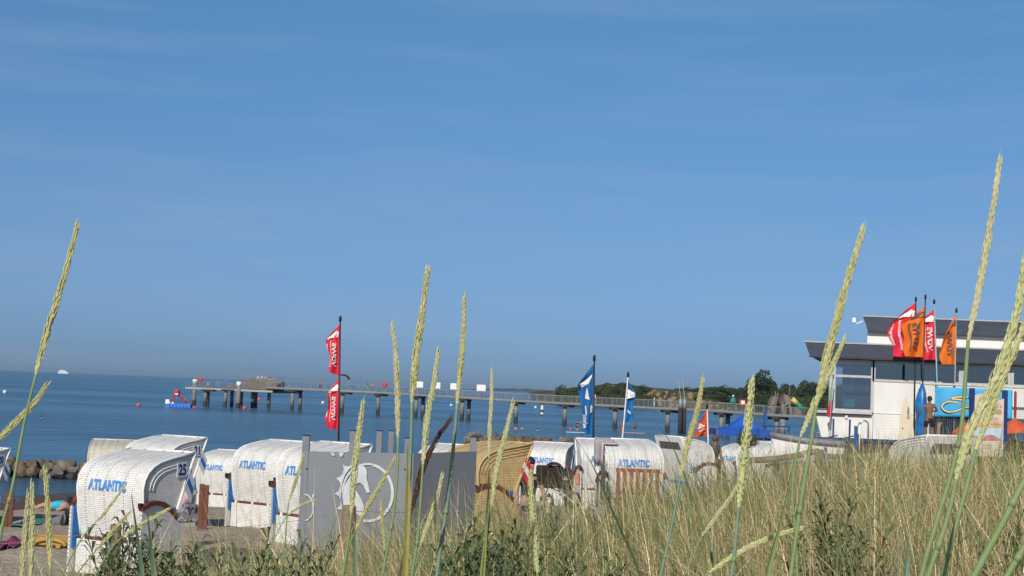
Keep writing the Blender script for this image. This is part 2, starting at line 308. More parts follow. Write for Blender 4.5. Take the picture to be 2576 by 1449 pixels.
# ---------------------------------------------------------------- ground and sea
def make_ground():
    ys = np.concatenate([np.arange(-12, 40, 0.3), np.arange(40, 150, 0.9)]); xs = np.concatenate([np.arange(-75, -14, 1.0), np.arange(-14, 14, 0.28), np.arange(14, 76, 1.0)])
    X, Y = np.meshgrid(xs, ys); Z = terr(X, Y); nx = len(xs); ny = len(ys)
    Z = Z+0.012*rng.standard_normal(Z.shape)*(Y < 60)
    v = np.stack([X.ravel(), Y.ravel(), Z.ravel()], 1)
    i, j = np.meshgrid(np.arange(nx-1), np.arange(ny-1)); a = (j*nx+i).ravel(); f = np.stack([a, a+1, a+nx+1, a+nx], 1)
    me = bpy.data.meshes.new('beach'); me.vertices.add(len(v)); me.vertices.foreach_set('co', v.ravel())
    me.loops.add(f.size); me.loops.foreach_set('vertex_index', f.ravel().astype(np.int32)); me.polygons.add(len(f))
    me.polygons.foreach_set('loop_start', np.arange(0, f.size, 4, dtype=np.int32)); me.polygons.foreach_set('use_smooth', [True]*len(f)); me.update(calc_edges=True)
    m = bpy.data.materials.new('sand'); m.use_nodes = True; n = m.node_tree; b = n.nodes['Principled BSDF']; b.inputs['Roughness'].default_value = 0.95; b.inputs['Specular IOR Level'].default_value = 0.15
    t = n.nodes.new('ShaderNodeTexCoord'); sp = n.nodes.new('ShaderNodeSeparateXYZ'); n.links.new(t.outputs['Object'], sp.inputs[0])
    q = n.nodes.new('ShaderNodeTexNoise'); q.inputs['Scale'].default_value = 1.6; q.inputs['Detail'].default_value = 9; q.inputs['Roughness'].default_value = 0.65; n.links.new(t.outputs['Object'], q.inputs['Vector'])
    r = n.nodes.new('ShaderNodeValToRGB'); r.color_ramp.elements[0].position = 0.3; r.color_ramp.elements[1].position = 0.7
    r.color_ramp.elements[0].color = (0.30, 0.24, 0.18, 1); r.color_ramp.elements[1].color = (0.44, 0.365, 0.285, 1); n.links.new(q.outputs[0], r.inputs[0])
    wet = mth(n, 'LESS_THAN', mth(n, 'ADD', sp.outputs[2], mth(n, 'MULTIPLY', q.outputs[0], 0.8)), 0.95)
    mx = n.nodes.new('ShaderNodeMix'); mx.data_type = 'RGBA'; n.links.new(mth(n, 'MULTIPLY', wet, 0.85), mx.inputs[0]); n.links.new(r.outputs[0], mx.inputs[6]); mx.inputs[7].default_value = (0.06, 0.045, 0.035, 1)
    n.links.new(mx.outputs[2], b.inputs['Base Color'])
    q2 = n.nodes.new('ShaderNodeTexNoise'); q2.inputs['Scale'].default_value = 9; q2.inputs['Detail'].default_value = 8; n.links.new(t.outputs['Object'], q2.inputs['Vector'])
    bp = n.nodes.new('ShaderNodeBump'); bp.inputs['Strength'].default_value = 0.8; bp.inputs['Distance'].default_value = 0.08; n.links.new(q2.outputs[0], bp.inputs['Height']); n.links.new(bp.outputs[0], b.inputs['Normal'])
    me.materials.append(m); tag(link('beach', me), kind='structure')
make_ground()

def make_sea():
    m = bpy.data.materials.new('sea_water'); m.use_nodes = True; n = m.node_tree; b = n.nodes['Principled BSDF']
    b.inputs['Roughness'].default_value = 0.22; b.inputs['IOR'].default_value = 1.33; b.inputs['Specular IOR Level'].default_value = 0.5
    t = n.nodes.new('ShaderNodeTexCoord')
    def noise(sc, stretch, det=4):
        mpn = n.nodes.new('ShaderNodeMapping'); mpn.inputs['Scale'].default_value = stretch; n.links.new(t.outputs['Object'], mpn.inputs[0])
        q = n.nodes.new('ShaderNodeTexNoise'); q.inputs['Scale'].default_value = sc; q.inputs['Detail'].default_value = det; n.links.new(mpn.outputs[0], q.inputs['Vector']); return q.outputs[0]
    big = noise(0.016, (0.16, 1, 1), 6); r = n.nodes.new('ShaderNodeValToRGB'); r.color_ramp.elements[0].position = 0.38; r.color_ramp.elements[1].position = 0.62
    r.color_ramp.elements[0].color = (0.010, 0.048, 0.102, 1); r.color_ramp.elements[1].color = (0.052, 0.145, 0.215, 1); n.links.new(big, r.inputs[0]); n.links.new(r.outputs[0], b.inputs['Base Color'])
    h = mth(n, 'ADD', mth(n, 'MULTIPLY', noise(1.3, (0.6, 1, 1), 5), 0.5), mth(n, 'MULTIPLY', noise(0.28, (0.5, 1, 1), 3), 1.6))
    bp = n.nodes.new('ShaderNodeBump'); bp.inputs['Strength'].default_value = 1.0; bp.inputs['Distance'].default_value = 0.55; n.links.new(h, bp.inputs['Height']); n.links.new(bp.outputs[0], b.inputs['Normal'])
    sp = n.nodes.new('ShaderNodeSeparateXYZ'); n.links.new(t.outputs['Object'], sp.inputs[0])
    far = n.nodes.new('ShaderNodeMapRange'); far.inputs['From Min'].default_value = 90; far.inputs['From Max'].default_value = 900; far.inputs['To Min'].default_value = 0.48; far.inputs['To Max'].default_value = 0.2; n.links.new(sp.outputs[1], far.inputs['Value'])
    n.links.new(mth(n, 'MULTIPLY', far.outputs[0], mth(n, 'ADD', 0.45, mth(n, 'MULTIPLY', big, 1.3))), b.inputs['Specular IOR Level'])
    mb = MB(); mb.add([(-30000, -200, 0), (30000, -200, 0), (30000, 40000, 0), (-30000, 40000, 0)], [(0, 1, 2, 3)]); tag(mb.build('sea_water', m), kind='structure')
make_sea()

# ================================================================= BEACH CHAIR parts
KM = {}
def kmesh(key, fn):
    if key not in KM: KM[key] = fn()
    return KM[key]
def side_poly():
    """hood side outline in (y, z)"""
    return HP+[(1.0, 1.48), (0.84, 1.1), (0.66, 0.66), (0.62, 0.50)]
def hood_mesh(m, ms):
    mb = MB(); mb.smooth = False
    mb.grid(lambda u, v: (u, hood_at(v)[0], hood_at(v)[1]), 12, 26, -HW, HW, 0, HL[-1])
    me = mb.mesh('hood', m); me.polygons.foreach_set('use_smooth', [True]*len(me.polygons)); return me
def hood_side(m, sx):
    mb = MB(); pl = side_poly(); x = sx*(HW-0.012); n = len(pl)
    mb.add([(x, y, z) for y, z in pl], [tuple(range(n)) if sx < 0 else tuple(range(n-1, -1, -1))], [[(pl[i][0], pl[i][1]) for i in (range(n) if sx < 0 else range(n-1, -1, -1))]])
    return mb.mesh('side_panel', m)
def trim_mesh(m):
    mb = MB(); mb.smooth = True
    for sx in (-1, 1):
        x = sx*HW; mb.tube([(x, y, z) for y, z in HP], 0.016, 6)
        mb.tube([(x, 1.05, 1.60), (x, 1.0, 1.48), (x, 0.84, 1.1), (x, 0.66, 0.66), (x, 0.62, 0.50)], 0.02, 6)
        # raised ribs woven parallel to the outline of the side
        for k, s_ in enumerate((0.90, 0.80, 0.71)):
            cy, cz = 0.72, 1.06
            mb.tube([(sx*(HW-0.006), cy+(y-cy)*s_, cz+(z-cz)*s_) for y, z in HP[4:]], 0.009, 5)
    mb.tube([(-HW, 1.05, 1.60), (HW, 1.05, 1.60)], 0.02, 6)
    for u in (-0.285, 0.045, 0.375): mb.tube([(u, hood_at(v)[0]+hood_at(v)[2]*0.004, hood_at(v)[1]+hood_at(v)[3]*0.004) for v in np.linspace(0.02, HL[-1]-0.02, 26)], 0.0085, 5)
    return mb.mesh('trim', m)
def base_mesh(m):
    mb = MB(); mb.box((0, 0.46, 0.218), (1.12, 0.72, 0.436)); return mb.mesh('seat_box', m)
def wall_mesh(m, sx):
    mb = MB(); x0 = sx*0.60; pl = [(0.0, 0.0), (0.0, 0.92), (0.10, 0.96), (0.24, 0.975), (0.38, 0.95), (0.52, 0.88), (0.64, 0.77), (0.80, 0.64), (0.80, 0.0)]
    n = len(pl); t = 0.028
    vs = [(x0-t/2, y, z) for y, z in pl]+[(x0+t/2, y, z) for y, z in pl]
    fs = [tuple(range(n)), tuple(range(2*n-1, n-1, -1))]+[(i, i+n, (i+1) % n+n, (i+1) % n) for i in range(n)]
    mb.add(vs, fs, [[((vs[i][1]), vs[i][2]) for i in f] for f in fs]); return mb.mesh('side_wall', m)
def arm_mesh(m, sx):
    mb = MB(); pl = [(-0.02, 0.905), (0.10, 0.96), (0.24, 0.98), (0.38, 0.955), (0.52, 0.885), (0.66, 0.76)]
    for a, b in zip(pl, pl[1:]): mb.bar((sx*0.605, a[0], a[1]), (sx*0.605, b[0]+0.012, b[1]-0.005), 0.075, 0.055)
    return mb.mesh('armrest', m)
def lining_mesh(m):
    mb = MB()
    for sx in (-1, 1): mb.box((sx*0.578, 0.36, 0.60), (0.012, 0.66, 0.58))
    mb.box((0, 0.52, 0.47), (1.10, 0.50, 0.07)); mb.box((0, 0.34, 0.72), (1.06, 0.05, 0.60)); return mb.mesh('cushion', m)
def slat_mesh(m):
    mb = MB(); mb.box((0, 0.13, 0.455), (1.12, 0.03, 0.05)); return mb.mesh('slat', m)
def strap_mesh(m, u): return MB().box((u, 0.127, 0.455), (0.05, 0.045, 0.062)).mesh('strap', m)
def text_on_hood(txt):
    def fn(a, b):
        y, z, ny, nz_ = hood_at(VT+b); return (-0.05+a, y+ny*0.0125, z+nz_*0.0125)
    mb = MB(); put_text(mb, txt, fn, width=0.65, height=0.13, bold=0.05); return mb.mesh('lettering', BLUEP)
def number_parts(root, num):
    x = HW+0.004
    mb = MB(); mb.box((x, 0.79, 1.385), (0.008, 0.20, 0.20)); pl = mb.build('number_plate', PLATE, root)
    mb = MB(); put_text(mb, num, lambda a, b: (x+0.0065, 0.79+a, 1.385+b), height=0.145, width=0.15 if len(num) > 1 else 0.065, bold=0.035); mb.build('number', NAVY, pl)
def awning(root, c1, c2):
    # small striped sun awning hanging from the front edge: strips run across the width, a wing at each end
    def pt(k, x, s): return (x, 0.97+0.10*s-0.0*k, 1.40-0.30*s)
    for k, c in enumerate((c1, c2, c1)):
        mb = MB(); s0, s1 = k/3, (k+1)/3
        for sx in (-1, 1):
            a = (0.93-0.10*s0, 1.40-0.24*s0); b = (0.93-0.10*s1, 1.40-0.24*s1)
            mb.prism([(sx*(HW+0.01), a[0], a[1]), (sx*(HW+0.01), a[0]+0.13+0.03*s0, a[1]-0.20-0.03*s0), (sx*(HW+0.01), b[0]+0.13+0.03*s1, b[1]-0.20-0.03*s1), (sx*(HW+0.01), b[0], b[1])], (0.006*sx, 0, 0))
        za, zb = 1.38-0.13*s0, 1.38-0.13*s1
        mb.grid(lambda u, v: (u, 0.98+0.07*(1.38-v)/0.4+0.01*math.sin(u*25), v), 12, 2, -HW, HW, zb, za)
        mb.build('awning', c, root)
def beach_chair(key, yaw, num, label, kind, text, recline=0.0, closed=False, flap=None):
    m, ms = {'w': (WICK, WICKN), 'y': (YWICK, YWICKN), 'c': (CWICK, CWICK)}[kind]
    root = thing('beach_chair', label, 'beach chair', KLOC[key], -yaw, 'hooded beach chairs on the sand', KSC.get(key, 1.0))
    hood = []
    h = link('hood', kmesh(kind+'hood', lambda: hood_mesh(m, ms)), root); hood.append(h)
    for sx in (-1, 1): hood.append(link('hood_side', kmesh(kind+'hs%d' % sx, lambda: hood_side(ms, sx)), root))
    tm = {'w': WHITE, 'y': mat('yellow_trim', (0.55, 0.39, 0.18), 0.6), 'c': mat('cream_trim', (0.62, 0.58, 0.48), 0.6)}[kind]
    hood.append(link('trim', kmesh(kind+'trim', lambda: trim_mesh(tm)), root))
    link('seat_box', kmesh(kind+'base', lambda: base_mesh(ms)), root)
    for sx in (-1, 1):
        wl = link('side_wall', kmesh(kind+'wall%d' % sx, lambda: wall_mesh(ms, sx)), root)
        link('armrest', kmesh('arm%d' % sx, lambda: arm_mesh(RWOOD, sx)), root)
        kb = kmesh('knob%d' % sx, lambda: MB().box((sx*0.60, -0.02, 0.95), (0.05, 0.05, 0.06)).mesh('knob', BLACK)); link('knob', kb, root)
    link('cushion', kmesh('cush', lambda: lining_mesh(BLUEF)), root)
    hood.append(link('slat', kmesh('slat', lambda: slat_mesh(RWOOD)), root)); 
    for u in (-0.46, -0.05, 0.34): hood.append(link('strap', kmesh('strap%.2f' % u, lambda: strap_mesh(WHITE, u)), root))
    if text: hood.append(link('lettering', kmesh('txt', lambda: text_on_hood('ATLANTIC')), h))
    if num: number_parts(root, num)
    if recline:
        piv = Vector((0, 0.45, 0.55)); Mx = Matrix.Translation(piv) @ Matrix.Rotation(recline, 4, 'X') @ Matrix.Translation(-piv)
        for q in hood:
            if q.parent == root: q.matrix_local = Mx
    f = flap or {'w': (WHITEF, BLUEF), 'y': (REDF, WHITEF), 'c': (WHITEF, BLUEF)}[kind]
    if not closed and not recline: awning(root, *f)
    if closed:
        mb = MB(); n_ = Vector((0, 1, -0.36)).normalized()
        def fp(a, b, e=0.0): return (a, 0.60+0.40*(b-0.42)/1.1+0.03+e, b)
        mb.add([fp(-.58, .30), fp(.58, .30), fp(.58, 1.58), fp(-.58, 1.58), fp(-.58, .30, .03), fp(.58, .30, .03), fp(.58, 1.58, .03), fp(-.58, 1.58, .03)],
               [(3, 2, 1, 0), (4, 5, 6, 7), (0, 1, 5, 4), (1, 2, 6, 5), (2, 3, 7, 6), (3, 0, 4, 7)])
        fb = mb.build('front_board', WHITE, root)
        mb = MB(); mb.add([fp(-.46, 1.28, .034), fp(.46, 1.28, .034), fp(.42, 1.46, .034), fp(-.42, 1.46, .034)], [(3, 2, 1, 0)]); mb.build('slot', mat('slot_grey', (0.10, 0.10, 0.10), 0.8), fb)
        mb = MB()
        def arc(a, b):
            th = a/0.46; r = 0.46+b; return fp(-math.sin(th)*r, 0.70+math.cos(th)*r, .037)
        if key == 'r': put_text(mb, 'STRANDKORB', arc, width=0.98, height=0.09, bold=0.01, spacing=1.25); mb.build('lettering', NAVY, fb)
    return root
for (key, D, Y, yaw, anch, num, label, kind, text) in KSPEC:
    rt = beach_chair(key, R(yaw), num, label, kind, text, closed=(key in 'or'))
KROOT = {}

# wooden boards and grilles standing by the chairs
def board(D0, D1, Y, wd, label, rz=0.0):
    a = P(*D0, Y); b = P(*D1, Y); root = thing('wooden_board', label, 'board', (b.x, b.y, b.z), rz, 'red brown wooden boards')
    h = a.z-b.z; mb = MB(); mb.box((-wd*0.25, 0, h/2), (wd*0.49, 0.035, h)); bevel(mb.build('plank', RWOOD, root), 0.006)
    mb = MB(); mb.box((wd*0.245, 0.004, h/2-0.01), (wd*0.49, 0.035, h-0.02)); bevel(mb.build('plank', RWOOD, root), 0.006)
    for zz in (0.8, 0.25): MB().box((0, 0.055, h*zz), (wd, 0.03, 0.06)).build('batten', RWOOD, root)
board((17, 1237), (17, 1352), 29.0, 0.19, 'red brown upright board standing beside the chair at the left edge')
board((508, 1217), (508, 1340), 25.5, 0.17, 'red brown upright board beside the chair numbered 21')
board((1434, 1180), (1434, 1240), 36.0, 0.13, 'red brown upright board behind the pushchair')
GRW = mat('faded_red_wood', (0.27, 0.07, 0.042), 0.6, (0.19, 0.05, 0.03), 6, 0.2)
def grille():
    a = PS(2426, 1842, 30.0); b = PS(2600, 1850, 30.0); bt = PS(2436, 2012, 30.0)
    W = b.x-a.x; zb = bt.z; H = a.z-zb; root = thing('wooden_grille', 'red brown slatted wooden grille leaning behind the towel-covered beach chair', 'grille', (a.x, 30.0, zb))
    
    for zz in (H-0.04, 0.38): MB().box((W/2, 0.03, zz), (W, 0.03, 0.075)).build('rail', GRW, root)
    for i in range(7):
        mb = MB(); mb.box((0.055+i*(W-0.11)/6, 0, H/2-0.03), (0.085, 0.028, H-0.07)); bevel(mb.build('slat', GRW, root), 0.006)
grille()

# towels, cloths
def cloth(name, label, cat, fn, nu, nv, m, group=None, th=0.012):
    mb = MB(); mb.smooth = True; mb.grid(fn, nu, nv); o = mb.build(name, m); s_ = o.modifiers.new('t', 'SOLIDIFY'); s_.thickness = th; return tag(o, label, cat, group)
MAUVE = mat('mauve_towel', (0.50, 0.42, 0.43), 0.9, (0.42, 0.35, 0.37), 12, 0.3)
n_loc = KLOC['n']; n_rot = Matrix.Rotation(R(17-4.8), 3, 'Z')
def towel_n(u, v):
    s_ = v*1.05
    if s_ < 0.45: x, z = -0.60-0.02*math.sin(u*9), 1.12+s_
    else: x, z = -0.60+(s_-0.45)*0.5, 1.60
    y = 0.28+u*0.62; z0 = 1.50+0.10*(y-0.36)/0.69
    z = min(z, z0+0.02)+0.012*math.sin(u*14); return n_loc+n_rot @ (Vector((x-0.005, y, z))*1.09)
cloth('towel', 'pale mauve towel hung over the roof corner of the chair with the red grille', 'towel', towel_n, 10, 10, MAUVE)
p0 = P(1521, 1135, 30.2)
def towel_blue(u, v):
    a = PS(2366+u*16, 1832+v*155, 30.2+0.03*math.sin(u*9+v*3)); return a
cloth('hanging_towel', 'dark slate blue towel hanging at the left wall of the chair with the red grille', 'towel', towel_blue, 6, 8, mat('slate_towel', (0.055, 0.06, 0.085), 0.9))
a = PS(2356, 1863, 30.0); b = PS(2350, 1995, 30.0)
tag(bevel(MB().box(((a.x+b.x)/2, 30, (a.z+b.z)/2), (0.04, 0.05, a.z-b.z)).build('wooden_stake', RWOOD)), 'thin red brown stake left of the dark hanging towel', 'stake')

# ================================================================= GREY SCREEN WITH SEAHORSE
def grey_screen():
    PAN = mat('grey_panel', (0.26, 0.275, 0.30), 0.5, (0.235, 0.25, 0.275), 1.5); PDK = PAN
    PST = mat('grey_post', (0.20, 0.21, 0.235), 0.5)
    EM = mat('white_vinyl', (0.70, 0.72, 0.74), 0.5); EM2 = mat('shaded_vinyl', (0.30, 0.33, 0.37), 0.5)  # second vinyl is the white one darkened for shade on the right panel
    Ya, Yb, Yc = 17.5, 18.0, 19.3
    A = PS(1204, 1780, Ya); B = PS(1606, 1781, Yb); C = PS(1862, 1775, Yc)
    zt = (A.z+B.z+C.z)/3; zb = 3.45; pt = 0.18
    D_ = Vector((A.x+(C.x-B.x)*1.0, A.y+(C.y-B.y)*1.3, 0)); E_ = PS(1494, 1780, 20.2)
    root = thing('screen_enclosure', 'grey panelled screen with a white seahorse emblem and square posts', 'screen', (B.x, B.y, zb))
    def post(p, w=0.085):
        mb = MB(); mb.box((p.x, p.y, (zb+zt+pt)/2), (w, w, zt+pt-zb)); bevel(mb.build('post', PST, root, True), 0.004)
        mb = MB(); mb.box((p.x, p.y, zt+pt+0.006), (w+0.006, w+0.006, 0.012)); mb.build('post_cap', BLACK, root, True)
    def panel(p, q, out, m, name='panel'):
        d = (q-p); d.z = 0; L_ = d.length; d.normalize(); n_ = Vector((d.y, -d.x, 0)); c = (p+q)/2+n_*out
        mb = MB(); mb.box((c.x, c.y, (zb+zt)/2), (L_, 0.012, zt-zb), math.atan2(d.y, d.x)); o_ = mb.build(name, m, root, True); return o_, d, n_
    pl, d1, n1 = panel(A-Vector((0.03, 0, 0)), B, 0.055, PAN); pr, d2, n2 = panel(B+Vector((.02, 0.02, 0)), C, 0.055, PDK)
    for p in (A, B, C): post(p)
    for sx, Yp in ((1389, 20.0), (1494, 20.4), (1541, 20.6)): q = PS(sx, 1722, Yp); post(Vector((q.x, q.y, 0)), 0.08)
    # emblem helper: photo pixels (4032) projected on the panel's plane
    def on(sx, sy, p, d, n_):
        r = ray(sx/1.5652, sy/1.5652); o_ = Vector((0, 0, CAMZ)); p0_ = p+n_*0.0645
        t = (p0_-o_).dot(n_)/r.dot(n_); return o_+r*t
    def shape(pts, p, d, n_, m, parent):
        mb = MB(); q = [on(x, y, p, d, n_) for x, y in pts]
        import mathutils.geometry as mg
        tri = mg.tessellate_polygon([q]); mb.add(q+[k+n_*0.002 for k in q], [tuple(t) for t in tri]+[tuple(i+len(q) for i in t) for t in tri]); return mb.build('emblem', m, parent)
    def ring(cx, cy, rx, ry, wd, a0, a1, p, d, n_, m, parent):
        N = 40; pts = []
        for i in range(N+1): a_ = R(a0+(a1-a0)*i/N); pts.append((cx+rx*math.cos(a_), cy+ry*math.sin(a_)))
        for i in range(N, -1, -1): a_ = R(a0+(a1-a0)*i/N); pts.append((cx+(rx-wd)*math.cos(a_), cy+(ry-wd)*math.sin(a_)))
        shape(pts, p, d, n_, m, parent)
    c2 = lambda L_: [(700+x/2.384, 1660+y/2.384) for x, y in L_]
    ring(1448, 1940, 103, 117, 11, -80, 100, A, d1, n1, EM, pl); ring(1448, 1940, 103, 117, 8, 180, 285, A, d1, n1, EM, pl)
    shape(c2([(1545, 400), (1572, 418), (1605, 420), (1640, 402), (1655, 408), (1610, 445), (1570, 500), (1545, 570), (1534, 640), (1534, 720), (1545, 830), (1490, 820), (1528, 785), (1530, 730), (1510, 700), (1470, 678), (1510, 650), (1530, 600), (1520, 565), (1487, 530), (1520, 520), (1548, 490), (1560, 440)]), A, d1, n1, EM, pl)
    shape(c2([(1700, 425), (1740, 415), (1765, 440), (1776, 480), (1772, 530), (1787, 590), (1803, 665), (1775, 668), (1745, 600), (1710, 572), (1685, 580), (1662, 625), (1682, 665), (1722, 725), (1747, 790), (1738, 850), (1712, 890), (1660, 850), (1600, 800), (1555, 790), (1546, 700), (1552, 640), (1575, 580), (1615, 520), (1655, 455)]), A, d1, n1, EM, pl)
    shape(c2([(1430, 292), (1448, 288), (1468, 305), (1470, 322), (1452, 322), (1445, 305)]), A, d1, n1, EM, pl)
    shape(c2([(1508, 290), (1560, 290), (1550, 318), (1532, 335), (1518, 318)]), A, d1, n1, EM, pl)
    shape(c2([(1266, 680), (1280, 676), (1282, 700), (1270, 722), (1262, 705)]), A, d1, n1, EM, pl)
    ring(1198, 1998, 38, 54, 5, -88, 85, A, d1, n1, EM, pl)
    c3 = lambda L_: [(1400+x/2.384, 1660+y/2.384) for x, y in L_]
    ring(1836, 1914, 22, 51, 3, 0, 360, B, d2, n2, EM2, pr)
    shape(c3([(1020, 478), (1040, 500), (1042, 540), (1035, 600), (1040, 680), (1020, 740), (1005, 800), (998, 770), (1000, 700), (985, 640), (992, 610), (980, 590), (995, 560), (998, 500)]), B, d2, n2, EM2, pr)
    ring(1706, 2075, 66, 130, 13, 190, 355, B, d2, n2, EM2, pr)
    shape(c3([(610, 790), (640, 750), (665, 790), (675, 860), (650, 930), (600, 960), (590, 870)]), B, d2, n2, EM2, pr)
    for p, d, n_, pr_, L_ in ((A, d1, n1, pl, (1207, 1843)), (A, d1, n1, pl, (1592, 1845))):
        q = on(*L_, p, d, n_); MB().ball(q, 0.012, 8, 5).build('bolt', STEEL, root, True)
grey_screen()

# ================================================================= FLAGS
def flag_thing(name, label, top, foot, Y, sheets, polem, group='advertising flags on the beach', r=0.03, dy=0.0, tip=BLACK):
    """top, foot: photo pixels. sheets: list of (pole t0, t1, outline[(s, w)], colour, prints)"""
    T = P(*top, Y+dy); Fp = P(*foot, Y); g = Vector((Fp.x, Fp.y, Fp.z))
    gz = tz(g.x, g.y)-0.1
    if g.z > gz: g = Vector((g.x+(g.x-T.x)*(g.z-gz)/max(T.z-g.z, .1), g.y, gz))
    root = thing(name, label, 'flag', g, 0, group)
    mb = MB(); mb.smooth = True; mb.tube([g, T], [r*1.25, r*0.8], 8); mb.build('pole', polem, root, True)
    mb = MB(); mb.smooth = True; mb.tube([T-Vector((0, 0, .04)), T+Vector((0, 0, .1)), T+Vector((0, 0, .16))], [r*1.5, r*1.7, r*0.8], 8); mb.build('pole_cap', tip, root, True)
    for (y0, y1, outline, m, prints, sgn, ph) in sheets:
        up = (T-g).normalized(); zc = lambda py: T+(g-T)*((P(0, py, Y).z-P(0, top[1], Y).z)/((P(0, foot[1], Y).z-P(0, top[1], Y).z)))*((P(0, top[1], Y).z-P(0, foot[1], Y).z)/(T.z-g.z))
        a = zc(y1); b = zc(y0); H = (a-b).length; ppm = FD/Y
        ss = [o_[0] for o_ in outline]; ws = [o_[1]/ppm for o_ in outline]
        de = [(o_[2] if len(o_) > 2 else 0)/ppm for o_ in outline]
        def surf(s, t, e=0.0, W=None):      # s 0 bottom..1 top ; t 0..1 outwards
            w_ = float(np.interp(s, ss, ws)); sag = float(np.interp(s, ss, de))
            x = -sgn*w_*t; yy = 0.20*w_*math.sin(t*5.5+s*4+ph)*min(1, t*3)+0.07*math.sin(s*9+t*4+ph)*t; x = x*(1+0.07*math.sin(s*13+ph*3)*t)
            return b+(a-b)*s+Vector((x*0.94, yy-e+0.25*abs(x)*0.3, -sag*t))
        mb = MB(); mb.smooth = True; mb.grid(lambda u, v: surf(v, u), 14, 26); fl = mb.build('flag_cloth', m, root, True)
        mb = MB(); mb.grid(lambda u, v: surf(v, 0)+Vector((sgn*0.02*(u-0.5), -0.02-0.01*0, 0)) , 1, 6); 
        for pr in prints:
            if pr[0] == 'text':
                _, txt, s0, s1, tcen, th_, pm = pr      # reads upwards, letter tops towards the pole
                mb = MB()
                Wm = max(ws)
                def fn(q, w2):
                    s = (s0+s1)/2+q/H; w_ = max(float(np.interp(min(max(s, 0), 1), ss, ws)), 0.05); t = (tcen*Wm-w2)/w_
                    return surf(min(max(s, 0.005), 0.995), min(max(t, 0.0), 0.99), 0.055)
                put_text(mb, txt, fn, width=(s1-s0)*H, height=th_*Wm, bold=0.03)
                mb.build('lettering', pm, fl)
            else:
                _, poly, pm = pr; n_ = len(poly); import mathutils.geometry as mg
                # fine polygon from (s, t) points
                pts = [];
                for i in range(n_):
                    p_, q_ = poly[i], poly[(i+1) % n_]
                    for k in range(4): pts.append((p_[0]+(q_[0]-p_[0])*k/4, p_[1]+(q_[1]-p_[1])*k/4))
                tri = mg.tessellate_polygon([[Vector((p_[1], p_[0], 0)) for p_ in pts]])
                mb = MB(); mb.add([surf(p_[0], p_[1], 0.045) for p_ in pts], [tuple(t) for t in tri]); mb.build('print', pm, fl)
    return root
FR = mat('flag_red', (0.88, 0.03, 0.07), 0.7, (0.78, 0.022, 0.055), 3, trans=0.25); FO = mat('flag_orange', (0.85, 0.19, 0.015), 0.7, (0.78, 0.16, 0.01), 3, trans=0.25)
FB = mat('flag_blue', (0.012, 0.16, 0.42), 0.7, (0.01, 0.13, 0.36), 3, trans=0.25); FN = mat('flag_navy', (0.012, 0.045, 0.13), 0.7); FW = mat('flag_white', (0.75, 0.72, 0.70), 0.7); FG = mat('flag_print_dark', (0.10, 0.085, 0.08), 0.7)
FC = mat('flag_vermilion', (0.72, 0.09, 0.02), 0.7, trans=0.2)
tail = lambda wm, cut=0.0: None
logo = ('poly', [(0.90, 0.15), (0.93, 0.45), (0.86, 0.70), (0.76, 0.95), (0.70, 0.9), (0.74, 0.6), (0.78, 0.25), (0.80, 0.10)], FW)
redprints = [('poly', [(0.86, 0.12), (0.88, 0.55), (0.80, 0.80), (0.72, 0.95), (0.69, 0.86), (0.735, 0.55), (0.75, 0.15)], FW), ('text', 'VDWS', 0.17, 0.64, 0.38, 0.28, FW), ('text', 'international', 0.14, 0.68, 0.62, 0.09, FW), ('text', 'watersports', 0.22, 0.62, 0.86, 0.10, FW)]
out1 = [(0, 32, -6), (0.18, 30, -2), (0.4, 30), (0.62, 38), (0.74, 37), (0.85, 22), (1, 1)]
flag_thing('beach_flag', 'tall black pole with two red flags one above the other, left of centre', (856, 806), (851, 1160), 50.0,
           [(948, 816, [(0, 26, -10), (0.25, 28, -2), (0.5, 33), (0.72, 38), (0.85, 22), (1, 1)], FR, redprints, 1, 0.0),
            (1080, 952, [(0, 32, 0), (0.22, 37), (0.4, 32), (0.6, 30), (0.75, 27), (0.88, 13), (1, 1)], FR, redprints, 1, 1.7)], BLACK)
flag_thing('beach_flag', 'large blue flag with white patches on a dark pole in the middle', (1495, 905), (1492, 1150), 48.0,
           [(1093, 915, [(0, 20), (0.08, 28), (0.3, 31), (0.5, 34), (0.63, 44), (0.7, 46), (0.85, 22), (1, 1)], FB,
             [('poly', [(0.99, 0.2), (0.72, 0.97), (0.64, 0.97), (0.62, 0.80), (0.70, 0.85), (0.82, 0.60)], FN), ('poly', [(0.83, 0.2), (0.84, 0.34), (0.765, 0.62), (0.70, 0.88), (0.655, 0.72), (0.71, 0.35), (0.78, 0.28)], FW),
              ('poly', [(0.66, 0.42), (0.50, 0.66), (0.485, 0.34)], FW), ('poly', [(0.42, 0.22), (0.38, 0.10), (0.31, 0.16), (0.29, 0.32), (0.38, 0.30)], FW), ('poly', [(0.40, 0.62), (0.40, 0.72), (0.28, 0.75), (0.27, 0.62)], FW), ('text', 'tabou', 0.08, 0.27, 0.52, 0.30, FW)], 1, 0.5)], BLACK)
flag_thing('beach_flag', 'slim blue and white flag on a leaning white pole behind the covered beach chairs', (1580, 946), (1564, 1120), 56.0,
           [(1062, 956, [(0, -14), (0.1, -26), (0.4, -22), (0.62, -24), (0.72, -24), (0.85, -12), (1, -1)], FB, [('poly', [(0.8, 0.1), (0.70, 0.9), (0.60, 0.9), (0.55, 0.1)], FW), ('poly', [(0.3, 0.3), (0.22, 0.7), (0.18, 0.6), (0.25, 0.25)], FW)], 1, 0.2),
            (1094, 1042, [(0, 4), (0.3, 6), (1, 1)], FC, [], 1, 0.2)], mat('white_pole', (0.7, 0.7, 0.7), 0.4))
